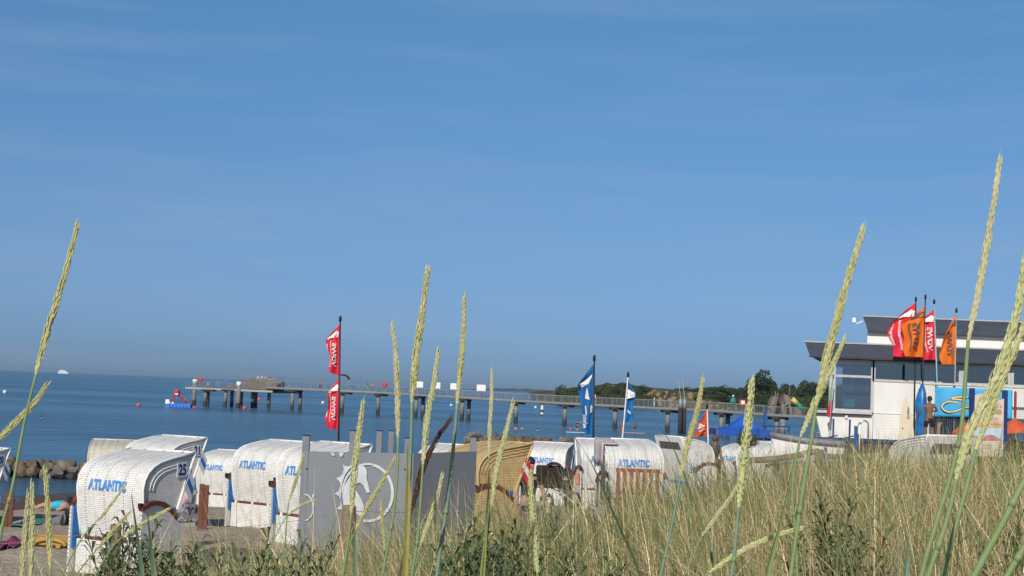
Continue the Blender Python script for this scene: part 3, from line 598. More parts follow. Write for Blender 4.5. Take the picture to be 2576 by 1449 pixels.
flag_thing('beach_flag', 'small vermilion pennant with white letters right of the closed chair beside the red grille', (1779, 1026), (1782, 1125), 57.0,
           [(1096, 1030, [(0, 40, 6), (0.3, 27, 3), (0.6, 17), (1, 1)], FC, [('text', 'VA', 0.10, 0.48, 0.42, 0.42, FW)], 1, 0.8)], mat('white_pole', (0.7, 0.7, 0.7), 0.4))
gp = 'flags in front of the pavilion'
OP = [('poly', [(0.88, 0.08), (0.89, 0.55), (0.82, 0.8), (0.76, 0.9), (0.72, 0.8), (0.77, 0.5), (0.78, 0.08)], FG), ('text', 'VDWS', 0.13, 0.66, 0.42, 0.30, FG), ('text', 'international', 0.12, 0.64, 0.68, 0.09, FG)]
flag_thing('beach_flag', 'rear red flag half hidden behind the first orange one, over the pavilion roof', (2304, 756), (2300, 1060), 61.2, [(903, 762, [(0, 56, -4), (0.3, 62), (0.55, 66), (0.68, 60), (0.78, 40), (1, 1)], FR, redprints, 1, 0.7)], BLACK, gp)
flag_thing('beach_flag', 'large orange flag on the tallest pole over the pavilion roof', (2328, 750), (2318, 1060), 60.5, [(899, 770, [(0, 50), (0.25, 54), (0.5, 52), (0.66, 56), (0.75, 40), (0.86, 20), (1, 1)], FO, OP, 1, 0.1)], BLACK, gp)
flag_thing('beach_flag', 'red flag on the pale turquoise pole between the two orange ones', (2350, 762), (2361, 1060), 60.9, [(905, 778, [(0, 42, 2), (0.3, 40), (0.55, 38), (0.78, 34), (0.88, 18), (1, 1)], FR, redprints, 1, 1.2)], mat('turquoise_pole', (0.20, 0.48, 0.50), 0.4), gp)
flag_thing('beach_flag', 'narrow crumpled orange flag, rightmost of the four by the roof', (2406, 784), (2400, 1060), 60.7, [(918, 790, [(0, 32), (0.2, 38), (0.38, 39), (0.5, 33), (0.65, 25), (0.85, 12), (1, 1)], FO, OP[:2], 1, 2.2)], GREYM, gp)

# ================================================================= PAVILION
def pavilion():
    Yf = 62.0
    def X(cx): return PS(3132+cx/2.07, 1500, Yf).x
    zr0, zr1 = 7.74, 8.32
    WALL = mat('pavilion_white', (0.74, 0.73, 0.70), 0.6, (0.66, 0.65, 0.62), 1.2, stretch=(1, 1, 0.4)); SLATE = mat('roof_slate', (0.032, 0.041, 0.068), 0.65, (0.055, 0.064, 0.092), 0.9, stretch=(0.5, 1, 2))
    FRM = mat('window_frame_grey', (0.50, 0.50, 0.51), 0.5); TRIM = mat('roof_trim', (0.42, 0.42, 0.41), 0.5); DARK = mat('joint_and_shade_dark', (0.06, 0.065, 0.08), 0.9)
    root = thing('pavilion', 'white flat-roofed beach pavilion with slate fascias and window band at the right', 'building', (X(700), Yf, 4.3))
    xl = 13.42; xr = 30.0; dep = 9.0
    def B(name, x0, x1, y0, y1, z0, z1, m, parent=root, bv=0):
        mb = MB(); mb.box(((x0+x1)/2, (y0+y1)/2, (z0+z1)/2), (x1-x0, y1-y0, z1-z0)); o_ = mb.build(name, m, parent, True)
        return bevel(o_, bv) if bv else o_
    # roofs: sloped front edges at the left tip
    def roof(x0, x1, y0, y1, z0, z1, cut):
        mb = MB(); poly = [(x0+cut, z0), (x1, z0), (x1, z1), (x0, z1)]
        mb.prism([(x, y0, z) for x, z in poly], (0.27*(y1-y0), y1-y0, 0)); r_ = mb.build('roof', SLATE, root, True)
        mb = MB(); mb.prism([(x0-.04, y0-.03, z1), (x1, y0-.03, z1), (x1, y0-.03, z1+.06), (x0-.04, y0-.03, z1+.06)], (0.27*(y1-y0), y1-y0+.06, 0)); mb.build('roof_trim', TRIM, r_)
        B('fascia_line', x0+cut, x1, y0+0.02, y0+0.1, z0-0.05, z0, DARK, r_)
        for xx in np.arange(x0+2.9, x1, 2.9): B('joint', xx, xx+0.012, y0-0.004, y0+0.01, z0+0.02, z1-0.01, DARK, r_)
    roof(12.52, xr, Yf-0.55, Yf+dep, zr0, zr1, 0.22)
    roof(15.45, xr, Yf+1.35, Yf+dep, 8.98, 9.62, 0.2)
    mb = MB(); mb.prism([(15.7, Yf+1.6, 8.38), (xr, Yf+1.6, 8.38), (xr, Yf+1.6, 8.98), (15.7, Yf+1.6, 8.98)], (1.8, 6, 0)); mb.build('wall', WALL, root, True)
    # camera-like vent on the roof corner
    B('roof_vent', 14.95, 15.1, Yf+1.3, Yf+1.45, 9.35, 9.55, WHITE)
    mb = MB(); mb.tube([(15.02, Yf+1.37, 9.38), (15.2, Yf+1.37, 9.30), (15.42, Yf+1.37, 9.42)], 0.03, 6); mb.build('bracket', WHITE, root, True)
    zs, zb_ = 5.56, 6.88
    # window bays
    def window(x0, x1, z0, z1, mull=()):
        f = B('window', x0-0.07, x1+0.07, Yf-0.02, Yf+0.10, z1, z1+0.10, FRM)
        B('frame', x0-0.07, x1+0.07, Yf-0.02, Yf+0.10, z0-0.10, z0, FRM, f); B('frame', x0-0.13, x0-0.07+0.07, Yf-0.025, Yf+0.10, z0-0.10, z1+0.10, FRM, f); B('frame', x1, x1+0.13, Yf-0.025, Yf+0.10, z0-0.10, z1+0.10, FRM, f)
        for zm in mull: B('frame', x0, x1, Yf-0.015, Yf+0.09, zm-0.05, zm+0.05, FRM, f)
        B('pane', x0, x1, Yf+0.03, Yf+0.045, z0, z1, GLASS, f)
    GLASS = bpy.data.materials.new('window_glass'); GLASS.use_nodes = True; gn = GLASS.node_tree; gb = gn.nodes['Principled BSDF']
    ms = gn.nodes.new('ShaderNodeMixShader'); tr = gn.nodes.new('ShaderNodeBsdfTransparent'); tr.inputs[0].default_value = (0.72, 0.78, 0.84, 1); gl = gn.nodes.new('ShaderNodeBsdfGlossy'); gl.inputs['Roughness'].default_value = 0.03
    fr = gn.nodes.new('ShaderNodeFresnel'); fr.inputs[0].default_value = 1.5; gn.links.new(mth(gn, 'ADD', fr.outputs[0], 0.16), ms.inputs[0]); gn.links.new(tr.outputs[0], ms.inputs[1]); gn.links.new(gl.outputs[0], ms.inputs[2]); gn.links.new(ms.outputs[0], gn.nodes['Material Output'].inputs[0])
    window(13.98, 15.50, zs, 7.56, (6.96,)); window(15.68, 19.25, zb_, 7.56); window(19.50, 21.35, zb_, 7.56); window(21.6, 26.0, zb_, 7.56)
    B('corner_post', 13.72, 13.98-0.13, Yf-0.03, Yf+0.12, 5.46, zr0-0.05, FRM)
    # side windows on the left, back wall with openings so that the sea shows through
    
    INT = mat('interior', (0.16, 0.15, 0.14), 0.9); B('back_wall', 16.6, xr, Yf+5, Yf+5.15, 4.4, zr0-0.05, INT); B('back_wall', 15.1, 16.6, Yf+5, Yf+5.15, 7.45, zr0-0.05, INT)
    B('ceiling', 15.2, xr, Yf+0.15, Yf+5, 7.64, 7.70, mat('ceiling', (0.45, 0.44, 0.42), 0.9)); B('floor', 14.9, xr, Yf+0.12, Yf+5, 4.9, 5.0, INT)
    CUR = mat('curtain', (0.16, 0.26, 0.36), 0.9, (0.10, 0.17, 0.24), 3)
    mb = MB(); mb.smooth = True; mb.grid(lambda u, v: Vector((14.55+u*1.3, Yf+1.2+0.06*math.sin(u*50), 5.5+v*1.9)), 60, 1); mb.build('curtain', CUR, root, True)
    RAG = mat('red_interior_cloth', (0.20, 0.03, 0.02), 0.9); B('stored_cushion', 20.4, 21.3, Yf+1.2, Yf+1.4, 6.75, 7.45, RAG); B('stored_cushion', 19.9, 20.2, Yf+1.0, Yf+1.2, 6.7, 7.5, RAG)
    # walls under the band
    B('wall', 15.62, xr, Yf+0.02, Yf+0.2, 5.42, zb_-0.10, WALL); B('sill', 13.0, 15.5, Yf-0.28, Yf+0.12, 5.36, 5.47, FRM); B('sill_shade_strip', 13.05, 15.45, Yf-0.22, Yf+0.1, 5.31, 5.36, DARK)  # dark strip below the sill, its shade put into colour
    # flared lower wall with boards
    poly = [(13.16, 5.31), (13.42, 4.33), (18.0, 4.33), (18.0, 5.40), (15.60, 5.40), (15.60, 5.31)]
    mb = MB(); mb.prism([(x, Yf-0.05+(5.4-z)*0.0, z) for x, z in poly], (0, 0.3, 0)); lw = mb.build('lower_wall', WALL, root, True)
    for z in np.arange(4.45, 5.35, 0.115): B('board_joint', 15.62, 17.98, Yf-0.053, Yf-0.04, z, z+0.006, mat('joint_grey', (0.5, 0.49, 0.47), 0.7), lw)
    B('joint', 15.60, 15.615, Yf-0.055, Yf-0.03, 4.33, 5.4, DARK, lw)
    mb = MB(); mb.tube([(14.44, Yf-0.1, 5.30), (14.44, Yf-0.1, 4.4)], 0.02, 6); mb.box((14.44, Yf-0.12, 5.22), (0.10, 0.12, 0.12)); mb.build('downpipe', WHITE, root, True)
    B('lower_wall', 18.0, xr, Yf+0.02, Yf+0.25, 4.2, 5.40, mat('teal_wall', (0.01, 0.10, 0.19), 0.8)); B('base', 14.4, xr, Yf+0.3, Yf+0.5, 1.8, 4.33, DARK)  # dark base wall carries the shade under the building in its colour
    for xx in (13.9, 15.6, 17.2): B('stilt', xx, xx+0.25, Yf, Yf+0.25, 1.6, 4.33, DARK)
    # teal chair behind the big window
    ch = thing('indoor_chair', 'turquoise plastic chair behind the big pavilion window', 'chair', (14.78, Yf+0.8, 5.0))
    TQ = mat('turquoise_plastic', (0.10, 0.42, 0.42), 0.4); TQD = TQ
    mb = MB(); mb.grid(lambda u, v: Vector((14.6+u*0.42, Yf+0.9+0.05*math.sin(u*3.14), 5.62+v*0.38)), 6, 3); o_ = mb.build('backrest', TQ, ch, True); o_.modifiers.new('s', 'SOLIDIFY').thickness = 0.03
    mb = MB(); mb.box((14.8, Yf+0.68, 5.48), (0.44, 0.42, 0.04)); mb.build('seat', TQ, ch, True)
    for sx in (14.62, 14.98):
        for yy in (Yf+0.5, Yf+0.86): mb = MB(); mb.tube([(sx, yy, 5.0), (sx, yy, 5.47)], 0.015, 6); mb.build('leg', STEEL, ch, True)
pavilion()

def deckwork():
    DB = mat('dark_blue_paint', (0.012, 0.05, 0.17), 0.5, (0.01, 0.04, 0.13), 4)
    Yd = 58.0; q = lambda x, y: PS(3200+x/6.0375, 1620+y/6.0375, Yd)
    root = thing('blue_deck_frame', 'dark blue deck beam with upright posts before the white pavilion wall', 'deck frame', (14, Yd, 3.6))
    a = q(-700, 660); b = q(2150, 700); zt = q(1600, 668).z; zl = q(1600, 735).z
    bm = MB().box(((a.x+b.x)/2, Yd, (zt+zl)/2), (b.x-a.x, 0.14, zt-zl)).build('beam', DB, root, True)
    MB().box((b.x+0.03, Yd-0.02, (zt+zl)/2-0.03), (0.10, 0.22, 0.30)).build('beam_end', DB, root, True)
    for xx, yt in ((495, 172), (885, 190)):
        t_ = q(xx, yt); mb = MB(); mb.box((t_.x, Yd, (t_.z+zt)/2), (0.065, 0.06, t_.z-zt)); mb.build('post', DB, root, True)
        mb = MB(); mb.bar((t_.x-0.2, Yd, zt+0.0), (t_.x+0.18, Yd, zt+0.10), 0.05, 0.05); mb.build('brace', DB, root, True)
    t_ = q(1015, 345); mb = MB(); mb.box((t_.x, Yd-0.12, (t_.z+3.3)/2), (0.13, 0.10, t_.z-3.3)); mb.build('post', mat('mid_blue_paint', (0.02, 0.09, 0.26), 0.5), root, True)
    mb = MB(); mb.box(((q(-200, 0).x+q(1000, 0).x)/2, Yd+0.1, zl-0.55), (q(1000, 0).x-q(-200, 0).x, 0.06, 0.05)); mb.build('lower_rail', DB, root, True)
    # white pipe and steel shower hook
    t_ = q(1075, 300); b_ = q(1065, 930); sh = thing('beach_shower', 'steel crook-shaped shower pipe with white riser on the blue deck', 'shower', (t_.x, Yd-0.3, b_.z))
    mb = MB(); mb.smooth = True; mb.tube([(t_.x, Yd-0.3, b_.z), (t_.x, Yd-0.3, t_.z)], 0.028, 8); mb.build('riser', WHITE, sh, True)
    h0 = q(1300, 640); mb = MB(); mb.smooth = True; c = q(1200, 310); rr = (q(1290, 0).x-q(1110, 0).x)/2
    pts = [(h0.x-0.02, Yd-0.2, h0.z)]+[(c.x+rr*math.cos(R(a_)), Yd-0.2, c.z+rr*math.sin(R(a_))) for a_ in range(0, 190, 15)]; mb.tube(pts, 0.032, 8); mb.build('crook', STEEL, sh, True)
    pts = [(x-0.09 if False else x, y, z) for x, y, z in pts]
    mb = MB(); mb.tube([(t_.x-0.06, Yd-0.3, q(0, 300).z), (t_.x-0.02, Yd-0.3, q(0, 215).z)], [0.02, 0.035], 8); mb.build('shower_head', GREYM, sh, True)
    # surfboard leaning at the wall
    qs = lambda x, y, Y_=61.0: PS(3132+x/2.07, 1150+y/2.07, Y_)
    tp = qs(908, 850); bl = qs(852, 1205); br = qs(975, 1205)
    pl = []
    for t in np.linspace(0, 1, 14):      # t 0 at the tip
        wv = math.sin(min(t*1.25, 1)*math.pi/2)**0.75; cx = tp.x+(((bl.x+br.x)/2)-tp.x)*t; z = tp.z+(bl.z-0.5-tp.z)*t; hw = (br.x-bl.x)/2*wv; pl.append((cx, z, hw))
    poly = [(x-h_, z) for x, z, h_ in pl]+[(x+h_, z) for x, z, h_ in reversed(pl)][:-1]
    mb = MB(); mb.prism([(x, 61.0+(z-4.3)*0.1, z) for x, z in poly], (0, 0.07, 0)); sb = bevel(mb.build('surfboard', mat('cream_board', (0.66, 0.58, 0.44), 0.35, (0.62, 0.54, 0.40), 2)), 0.02, 3)
    tag(sb, 'cream surfboard standing upright against the white pavilion wall', 'surfboard')
    mb = MB(); c0 = qs(925, 990)
    put_text(mb, 'FANATIC', lambda a_, b_: (c0.x+b_, 60.97+(c0.z-a_-4.3)*0.1, c0.z-a_), width=0.50, height=0.085, bold=0.01); mb.build('lettering', NAVY, sb)
    mb = MB(); c1 = qs(876, 1112); mb.box((c1.x, 60.985+(c1.z-4.3)*0.1, c1.z), (0.06, 0.01, 0.06)); mb.build('red_sticker', REDF, sb)
    # rolled blue tarpaulin column
    mb = MB(); mb.smooth = True; ctr = [(1035, 748, .045), (1030, 800, .14), (1026, 850, .2), (1022, 900, .24), (1025, 960, .25), (1027, 1040, .22), (1025, 1120, .22), (1020, 1200, .24)]
    vs = []
    pts = [qs(x, y, 60.3) for x, y, r_ in ctr]; mb.tube(pts, [r_ for *_, r_ in ctr], 16)
    for i, v in enumerate(mb.v):
        p = Vector(v); k = i//16; c_ = pts[min(k, len(pts)-1)]; ang = (i % 16); f_ = 1+0.12*(1 if ang % 3 == 0 else -0.5); mb.v[i] = tuple(c_+(p-c_)*f_)
    tag(mb.build('rolled_tarpaulin', mat('blue_tarpaulin', (0.01, 0.16, 0.42), 0.35, (0.008, 0.10, 0.30), 4, 0.5)), 'rolled blue tarpaulin column standing left of the net', 'tarpaulin')
    # banner
    a = qs(1140, 768, 60.4); b = qs(1768, 800, 60.4); c_ = qs(1128, 1005, 60.4); zt2 = a.z; zb2 = c_.z
    BL = mat('banner_blue', (0.05, 0.33, 0.60), 0.6, (0.07, 0.40, 0.68), 1.5)
    mb = MB(); mb.smooth = True; mb.grid(lambda u, v: Vector((a.x+(b.x-a.x)*u, 60.4+0.03*math.sin(u*17)+0.02*math.sin(v*5+u*9), zb2-0.04+(zt2-zb2)*v+0.03*math.sin(u*3))), 40, 10)
    bn = mb.build('banner', BL); bn.modifiers.new('s', 'SOLIDIFY').thickness = 0.01; tag(bn, 'light blue banner with yellow script letters hung on the net', 'banner')
    YL = mat('banner_yellow', (0.80, 0.62, 0.20), 0.6); ND = mat('banner_outline', (0.03, 0.10, 0.20), 0.6)
    qq = lambda x, y, e: tuple(PS(3500+x/5.574, 1500+y/5.574, 60.4-e))
    def stroke(pts, wd, m, e, nm):
        mb = MB(); sm = []
        for i in range(len(pts)-1):
            p0, p1, p2, p3 = pts[max(i-1, 0)], pts[i], pts[i+1], pts[min(i+2, len(pts)-1)]
            for k in range(6):
                t = k/6; f = lambda j: 0.5*((2*p1[j])+(-p0[j]+p2[j])*t+(2*p0[j]-5*p1[j]+4*p2[j]-p3[j])*t*t+(-p0[j]+3*p1[j]-3*p2[j]+p3[j])*t**3)
                sm.append((f(0), f(1)))
        sm.append(pts[-1]); L_ = []; R_ = []
        for i, p in enumerate(sm):
            n0 = sm[max(i-1, 0)]; n1 = sm[min(i+1, len(sm)-1)]; dx, dy = n1[0]-n0[0], n1[1]-n0[1]; l = math.hypot(dx, dy) or 1; L_.append((p[0]-dy/l*wd, p[1]+dx/l*wd)); R_.append((p[0]+dy/l*wd, p[1]-dx/l*wd))
        n_ = len(sm); mb.add([qq(x, y, e) for x, y in L_]+[qq(x, y, e) for x, y in R_], [(i, i+1, n_+i+1, n_+i) for i in range(n_-1)]); mb.build(nm, m, bn)
    s1 = [(1720, 350), (1560, 350), (1420, 365), (1372, 385), (1450, 400), (1570, 410), (1650, 450), (1670, 510), (1620, 590), (1500, 650), (1340, 680), (1230, 650), (1170, 580), (1190, 510), (1280, 460), (1400, 455), (1500, 470)]
    u1 = [(1700, 520), (1690, 570), (1710, 590), (1740, 560), (1750, 520), (1742, 570), (1760, 590), (1790, 570)]
    stroke(s1, 24, ND, 0.06, 'letter_outline'); stroke(s1, 15, YL, 0.085, 'letter'); stroke(u1, 14, ND, 0.06, 'letter_outline'); stroke(u1, 8, YL, 0.085, 'letter')
    stroke([(1760, 270), (1790, 300), (1760, 340), (1800, 360)], 22, ND, 0.062, 'letter_outline'); stroke([(1760, 275), (1790, 300), (1765, 340), (1800, 360)], 14, YL, 0.088, 'letter')
    # ledge, net posts, netting
    net = thing('ball_net', 'fine mesh net fence with top rail in front of the pavilion', 'net', (17.4, 60.6, 4.2))
    r0 = qs(1015, 745, 60.6); r1 = qs(1990, 785, 60.6)
    mb = MB(); mb.tube([r0, (r1.x+3, r1.y, r0.z)], 0.06, 8); mb.build('top_rail', mat('rail_white', (0.55, 0.54, 0.50), 0.6), net, True)
    mb = MB(); mb.smooth = False
    x0, x1 = qs(1050, 0, 60.5).x, qs(1990, 0, 60.5).x+3; zt3, zb3 = r0.z-0.1, 4.2
    k = 0
    for x in np.arange(x0, x1, 0.09): mb.bar((x, 60.55, zb3), (x, 60.55, zt3), 0.006, 0.006)
    for z in np.arange(zb3, zt3, 0.09): mb.bar((x0, 60.56, z), (x1, 60.56, z), 0.006, 0.006)
    mb.build('netting', mat('net_cord', (0.20, 0.21, 0.22), 0.8), net, True)
    for cx in (1115,):
        p = qs(1175, 1010, 60.8); mb = MB(); mb.tube([(p.x, 60.9, 4.2), (p.x-0.0, 60.9, 6.0)], 0.06, 8); mb.build('post', mat('net_post', (0.45, 0.28, 0.20), 0.8), net, True)
        mb = MB(); mb.tube([(p.x+0.03, 60.88, 4.95), (p.x+0.25, 60.88, 5.45)], 0.025, 6); mb.build('strut', mat('net_post', (0.45, 0.28, 0.20)), net, True)
    p = qs(1793, 820, 59.5); pb = qs(1790, 1040, 59.5); tag(MB().tube([(p.x, 59.5, 4.0), (p.x, 59.5, p.z), (p.x, 59.5, p.z+0.08)], [.055, .055, .01], 8).build('red_post', mat('red_paint', (0.30, 0.02, 0.03), 0.6)), 'dark red round post before the white lattice at the right edge', 'post')
deckwork()

# ================================================================= PEOPLE
SK1 = mat('skin_light', (0.50, 0.28, 0.20), 0.6); SK2 = mat('skin_tan', (0.21, 0.105, 0.06), 0.6); HAIRD = mat('dark_hair', (0.02, 0.015, 0.012), 0.7); HAIRB = mat('brown_hair', (0.10, 0.055, 0.03), 0.7)
def cmat(n_, c): return mat(n_, c, 0.85)
CBLK = cmat('black_cloth', (0.015, 0.015, 0.02)); CWHT = cmat('white_cloth', (0.7, 0.7, 0.7)); CNVY = cmat('navy_cloth', (0.02, 0.03, 0.12)); CGRY = cmat('grey_cloth', (0.16, 0.17, 0.19)); CRED = cmat('red_cloth', (0.5, 0.04, 0.04)); CBEI = cmat('beige_cloth', (0.42, 0.32, 0.26)); COLV = cmat('olive_cloth', (0.05, 0.06, 0.045)); CCYN = cmat('cyan_cloth', (0.03, 0.42, 0.62)); CPNK = cmat('pink_cloth', (0.55, 0.25, 0.30))
def skinmesh(nodes, edges, radii, levels=1, root=0):
    me = bpy.data.meshes.new('s'); me.from_pydata([Vector(n_) for n_ in nodes], edges, []); ob = bpy.data.objects.new('s', me); COL.objects.link(ob)
    md = ob.modifiers.new('skin', 'SKIN'); md.use_smooth_shade = True
    if not me.skin_vertices: raise RuntimeError('no skin')
    for i, r_ in enumerate(radii):
        r2 = r_ if hasattr(r_, '__len__') else (r_, r_); me.skin_vertices[0].data[i].radius = r2; me.skin_vertices[0].data[i].use_root = (i == root)
    sb = ob.modifiers.new('sub', 'SUBSURF'); sb.levels = levels; sb.render_levels = levels
    bpy.context.view_layer.update(); ev = ob.evaluated_get(bpy.context.evaluated_depsgraph_get()); nm = bpy.data.meshes.new_from_object(ev)
    bpy.data.objects.remove(ob); nm.polygons.foreach_set('use_smooth', [True]*len(nm.polygons)); nm.materials.clear(); return nm
def person(loc, face, label, h=1.7, skin=SK1, top=None, bottom=CNVY, hair=HAIRD, pose='stand', shorts=True, group=None, detail=False, arms=((-.28, .02, 1.12), (-.30, .12, .86), (.28, .02, 1.12), (.30, .12, .86)), legs=None, hat=None, cut=None):
    """local frame: +y is where the person faces; face = world heading, degrees clockwise from +Y"""
    k = h/1.7; root = thing('person', label, 'person', loc, -R(face), group, k)
    sit = pose == 'sit'; dz = -0.45 if sit else 0
    pel = (0, 0, .93+dz); la = legs or (((-.11, .02, .50), (-.12, -.02, .07), (-.12, .15, .03)), ((.11, .04, .50), (.12, .0, .07), (.12, .17, .03)))
    if sit: la = (((-.13, .42, .50), (-.14, .45, .07), (-.14, .60, .04)), ((.13, .42, .50), (.14, .47, .07), (.14, .62, .04)))
    if pose == 'lie': pass
    N = [pel, (0, 0, 1.10+dz), (0, .0, 1.30+dz), (0, 0, 1.46+dz), (0, .015, 1.56+dz), (0, .02, 1.66+dz)]; Rr = [(.13, .10), (.115, .085), (.14, .10), .05, (.068, .08), (.07, .078)]
    E = [(0, 1), (1, 2), (2, 3), (3, 4), (4, 5)]
    N.append((0, .095, 1.575+dz)); Rr.append(.018); E.append((4, 6))      # nose
    def chain(frm, pts, rs):
        p = frm
        for q, r_ in zip(pts, rs): N.append(q); Rr.append(r_); E.append((p, len(N)-1)); p = len(N)-1
        return p
    a = arms
    for sx, (el, wr) in ((-1, (a[0], a[1])), (1, (a[2], a[3]))):
        el = (el[0], el[1], el[2]+dz); wr = (wr[0], wr[1], wr[2]+dz); d = (Vector(wr)-Vector(el)).normalized(); hd = Vector(wr)+d*0.07
        tip = chain(2, [(sx*.19, 0, 1.40+dz), el, wr, tuple(hd)], [.052, .042, .028, (.040, .020)])
        if detail:
            side = d.cross(Vector((0, 1, 0))); side = side.normalized() if side.length > 0.1 else Vector((1, 0, 0))
            for j, ln in enumerate((.065, .075, .07, .055)):
                b_ = hd+side*(j-1.5)*0.02+d*0.025; chain(tip, [tuple(b_), tuple(b_+d*ln*0.55), tuple(b_+d*ln+Vector((0, .012, 0)))], [.0095, .0085, .0075])
            b_ = hd-side*0.04; chain(tip, [tuple(b_-side*0.01), tuple(b_-side*0.03+d*0.03)], [.011, .009])
    hip = []
    for sx, lg in ((-1, la[0]), (1, la[1])): chain(0, [(sx*.095, .01, .87+dz), *lg], [.092, .056, .038, .035])
    me = skinmesh(N, E, Rr); me.materials.append(skin); body = link('body', me, root)
    def garment(nm, ids_nodes, ids_edges, rads, m): g = skinmesh(ids_nodes, ids_edges, rads); g.materials.append(m); return link(nm, g, root)
    if top:
        T = [(0, 0, .98+dz), (0, 0, 1.15+dz), (0, 0, 1.32+dz), (0, 0, 1.43+dz), (-.19, 0, 1.40+dz), (.19, 0, 1.40+dz), tuple(Vector((-.19, 0, 1.40+dz)).lerp(Vector((a[0][0], a[0][1], a[0][2]+dz)), .6)), tuple(Vector((.19, 0, 1.40+dz)).lerp(Vector((a[2][0], a[2][1], a[2][2]+dz)), .6))]
        garment('shirt', T, [(0, 1), (1, 2), (2, 3), (2, 4), (2, 5), (4, 6), (5, 7)], [(.145, .115), (.135, .105), (.155, .118), .07, .07, .07, .06, .06], top)
    if bottom:
        T = [(0, 0, 1.0+dz), (0, 0, .92+dz)]; e = [(0, 1)]; rr_ = [(.135, .11), (.145, .12)]
        for sx, lg in ((-1, la[0]), (1, la[1])):
            hp = (sx*.095, .01, .86+dz); T.append(hp); i0 = len(T)-1; e.append((1, i0)); rr_.append(.105)
            T.append(tuple(Vector(hp).lerp(Vector(lg[0]), .75 if shorts else 1.0))); e.append((i0, i0+1)); rr_.append(.085)
            if not shorts: T.append(tuple(Vector(lg[0]).lerp(Vector(lg[1]), .9))); e.append((i0+1, i0+2)); rr_.append(.058)
        garment('shorts' if shorts else 'trousers', T, e, rr_, bottom)
    mb = MB(); mb.smooth = True; mb.ball((0, -.005, 1.655+dz), .105, 12, 8, (.86, 1.0, .95)); mb.ball((0, -.04, 1.59+dz), .085, 10, 6, (.95, .8, 1.0)) if False else None; mb.build('hair', hair, root)
    mb = MB(); [mb.ball((sx*.03, .083, 1.60+dz), .009, 6, 4) for sx in (-1,)]; 
    if detail:
        for sx in (-1, 1): MB().ball((sx*.03, .075, 1.60+dz), .011, 6, 4).build('eye', BLACK, root)
        MB().box((0, .082, 1.53+dz), (.045, .01, .01)).build('mouth', cmat('lips', (.35, .1, .09)), root)
    return root

# ================================================================= PIER
CONC = mat('concrete', (0.25, 0.235, 0.215), 0.85, (0.17, 0.16, 0.145), 1.5, 0.3); ALGA = mat('dark_waterline', (0.03, 0.032, 0.028), 0.8); DKW = mat('dark_timber', (0.035, 0.033, 0.032), 0.8); DECK = mat('deck_boards', (0.19, 0.165, 0.14), 0.85, (0.12, 0.105, 0.09), 0.8); RAILM = mat('rail_grey', (0.28, 0.31, 0.33), 0.5)
def hor(sx): return 1464+0.0397*sx
def pw(sx, swater):       # pile foot from its photo pixel and waterline (4032 px)
    return PZ(sx/1.5652, swater/1.5652, 0.0)
PILES = [(806, 1599, 0), (817, 1600, 1), (886, 1602, 0), (911, 1603.6, 1), (948, 1604, 1), (993, 1605.5, 0), (1005, 1606, 1), (1057, 1610, 1), (1149, 1615, 0), (1180, 1617, 1), (1346, 1626, 0), (1487, 1633, 0), (1636, 1642, 0), (1663, 1644, 1), (1818, 1653, 0), (1844, 1655, 1), (2030, 1665, 0), (2222, 1677, 0), (2420, 1689, 0), (2627, 1702, 0), (2839, 1716, 0), (2864, 1717, 1), (3056, 1731, 0), (3080, 1733, 1)]
DX = [(733, 1533), (1057, 1531.5), (1149, 1535.5), (1487, 1550.5), (2030, 1583), (2222, 1594), (2420, 1604), (2627, 1615), (2839, 1625), (3056, 1642), (3260, 1652)]      # underside of the deck
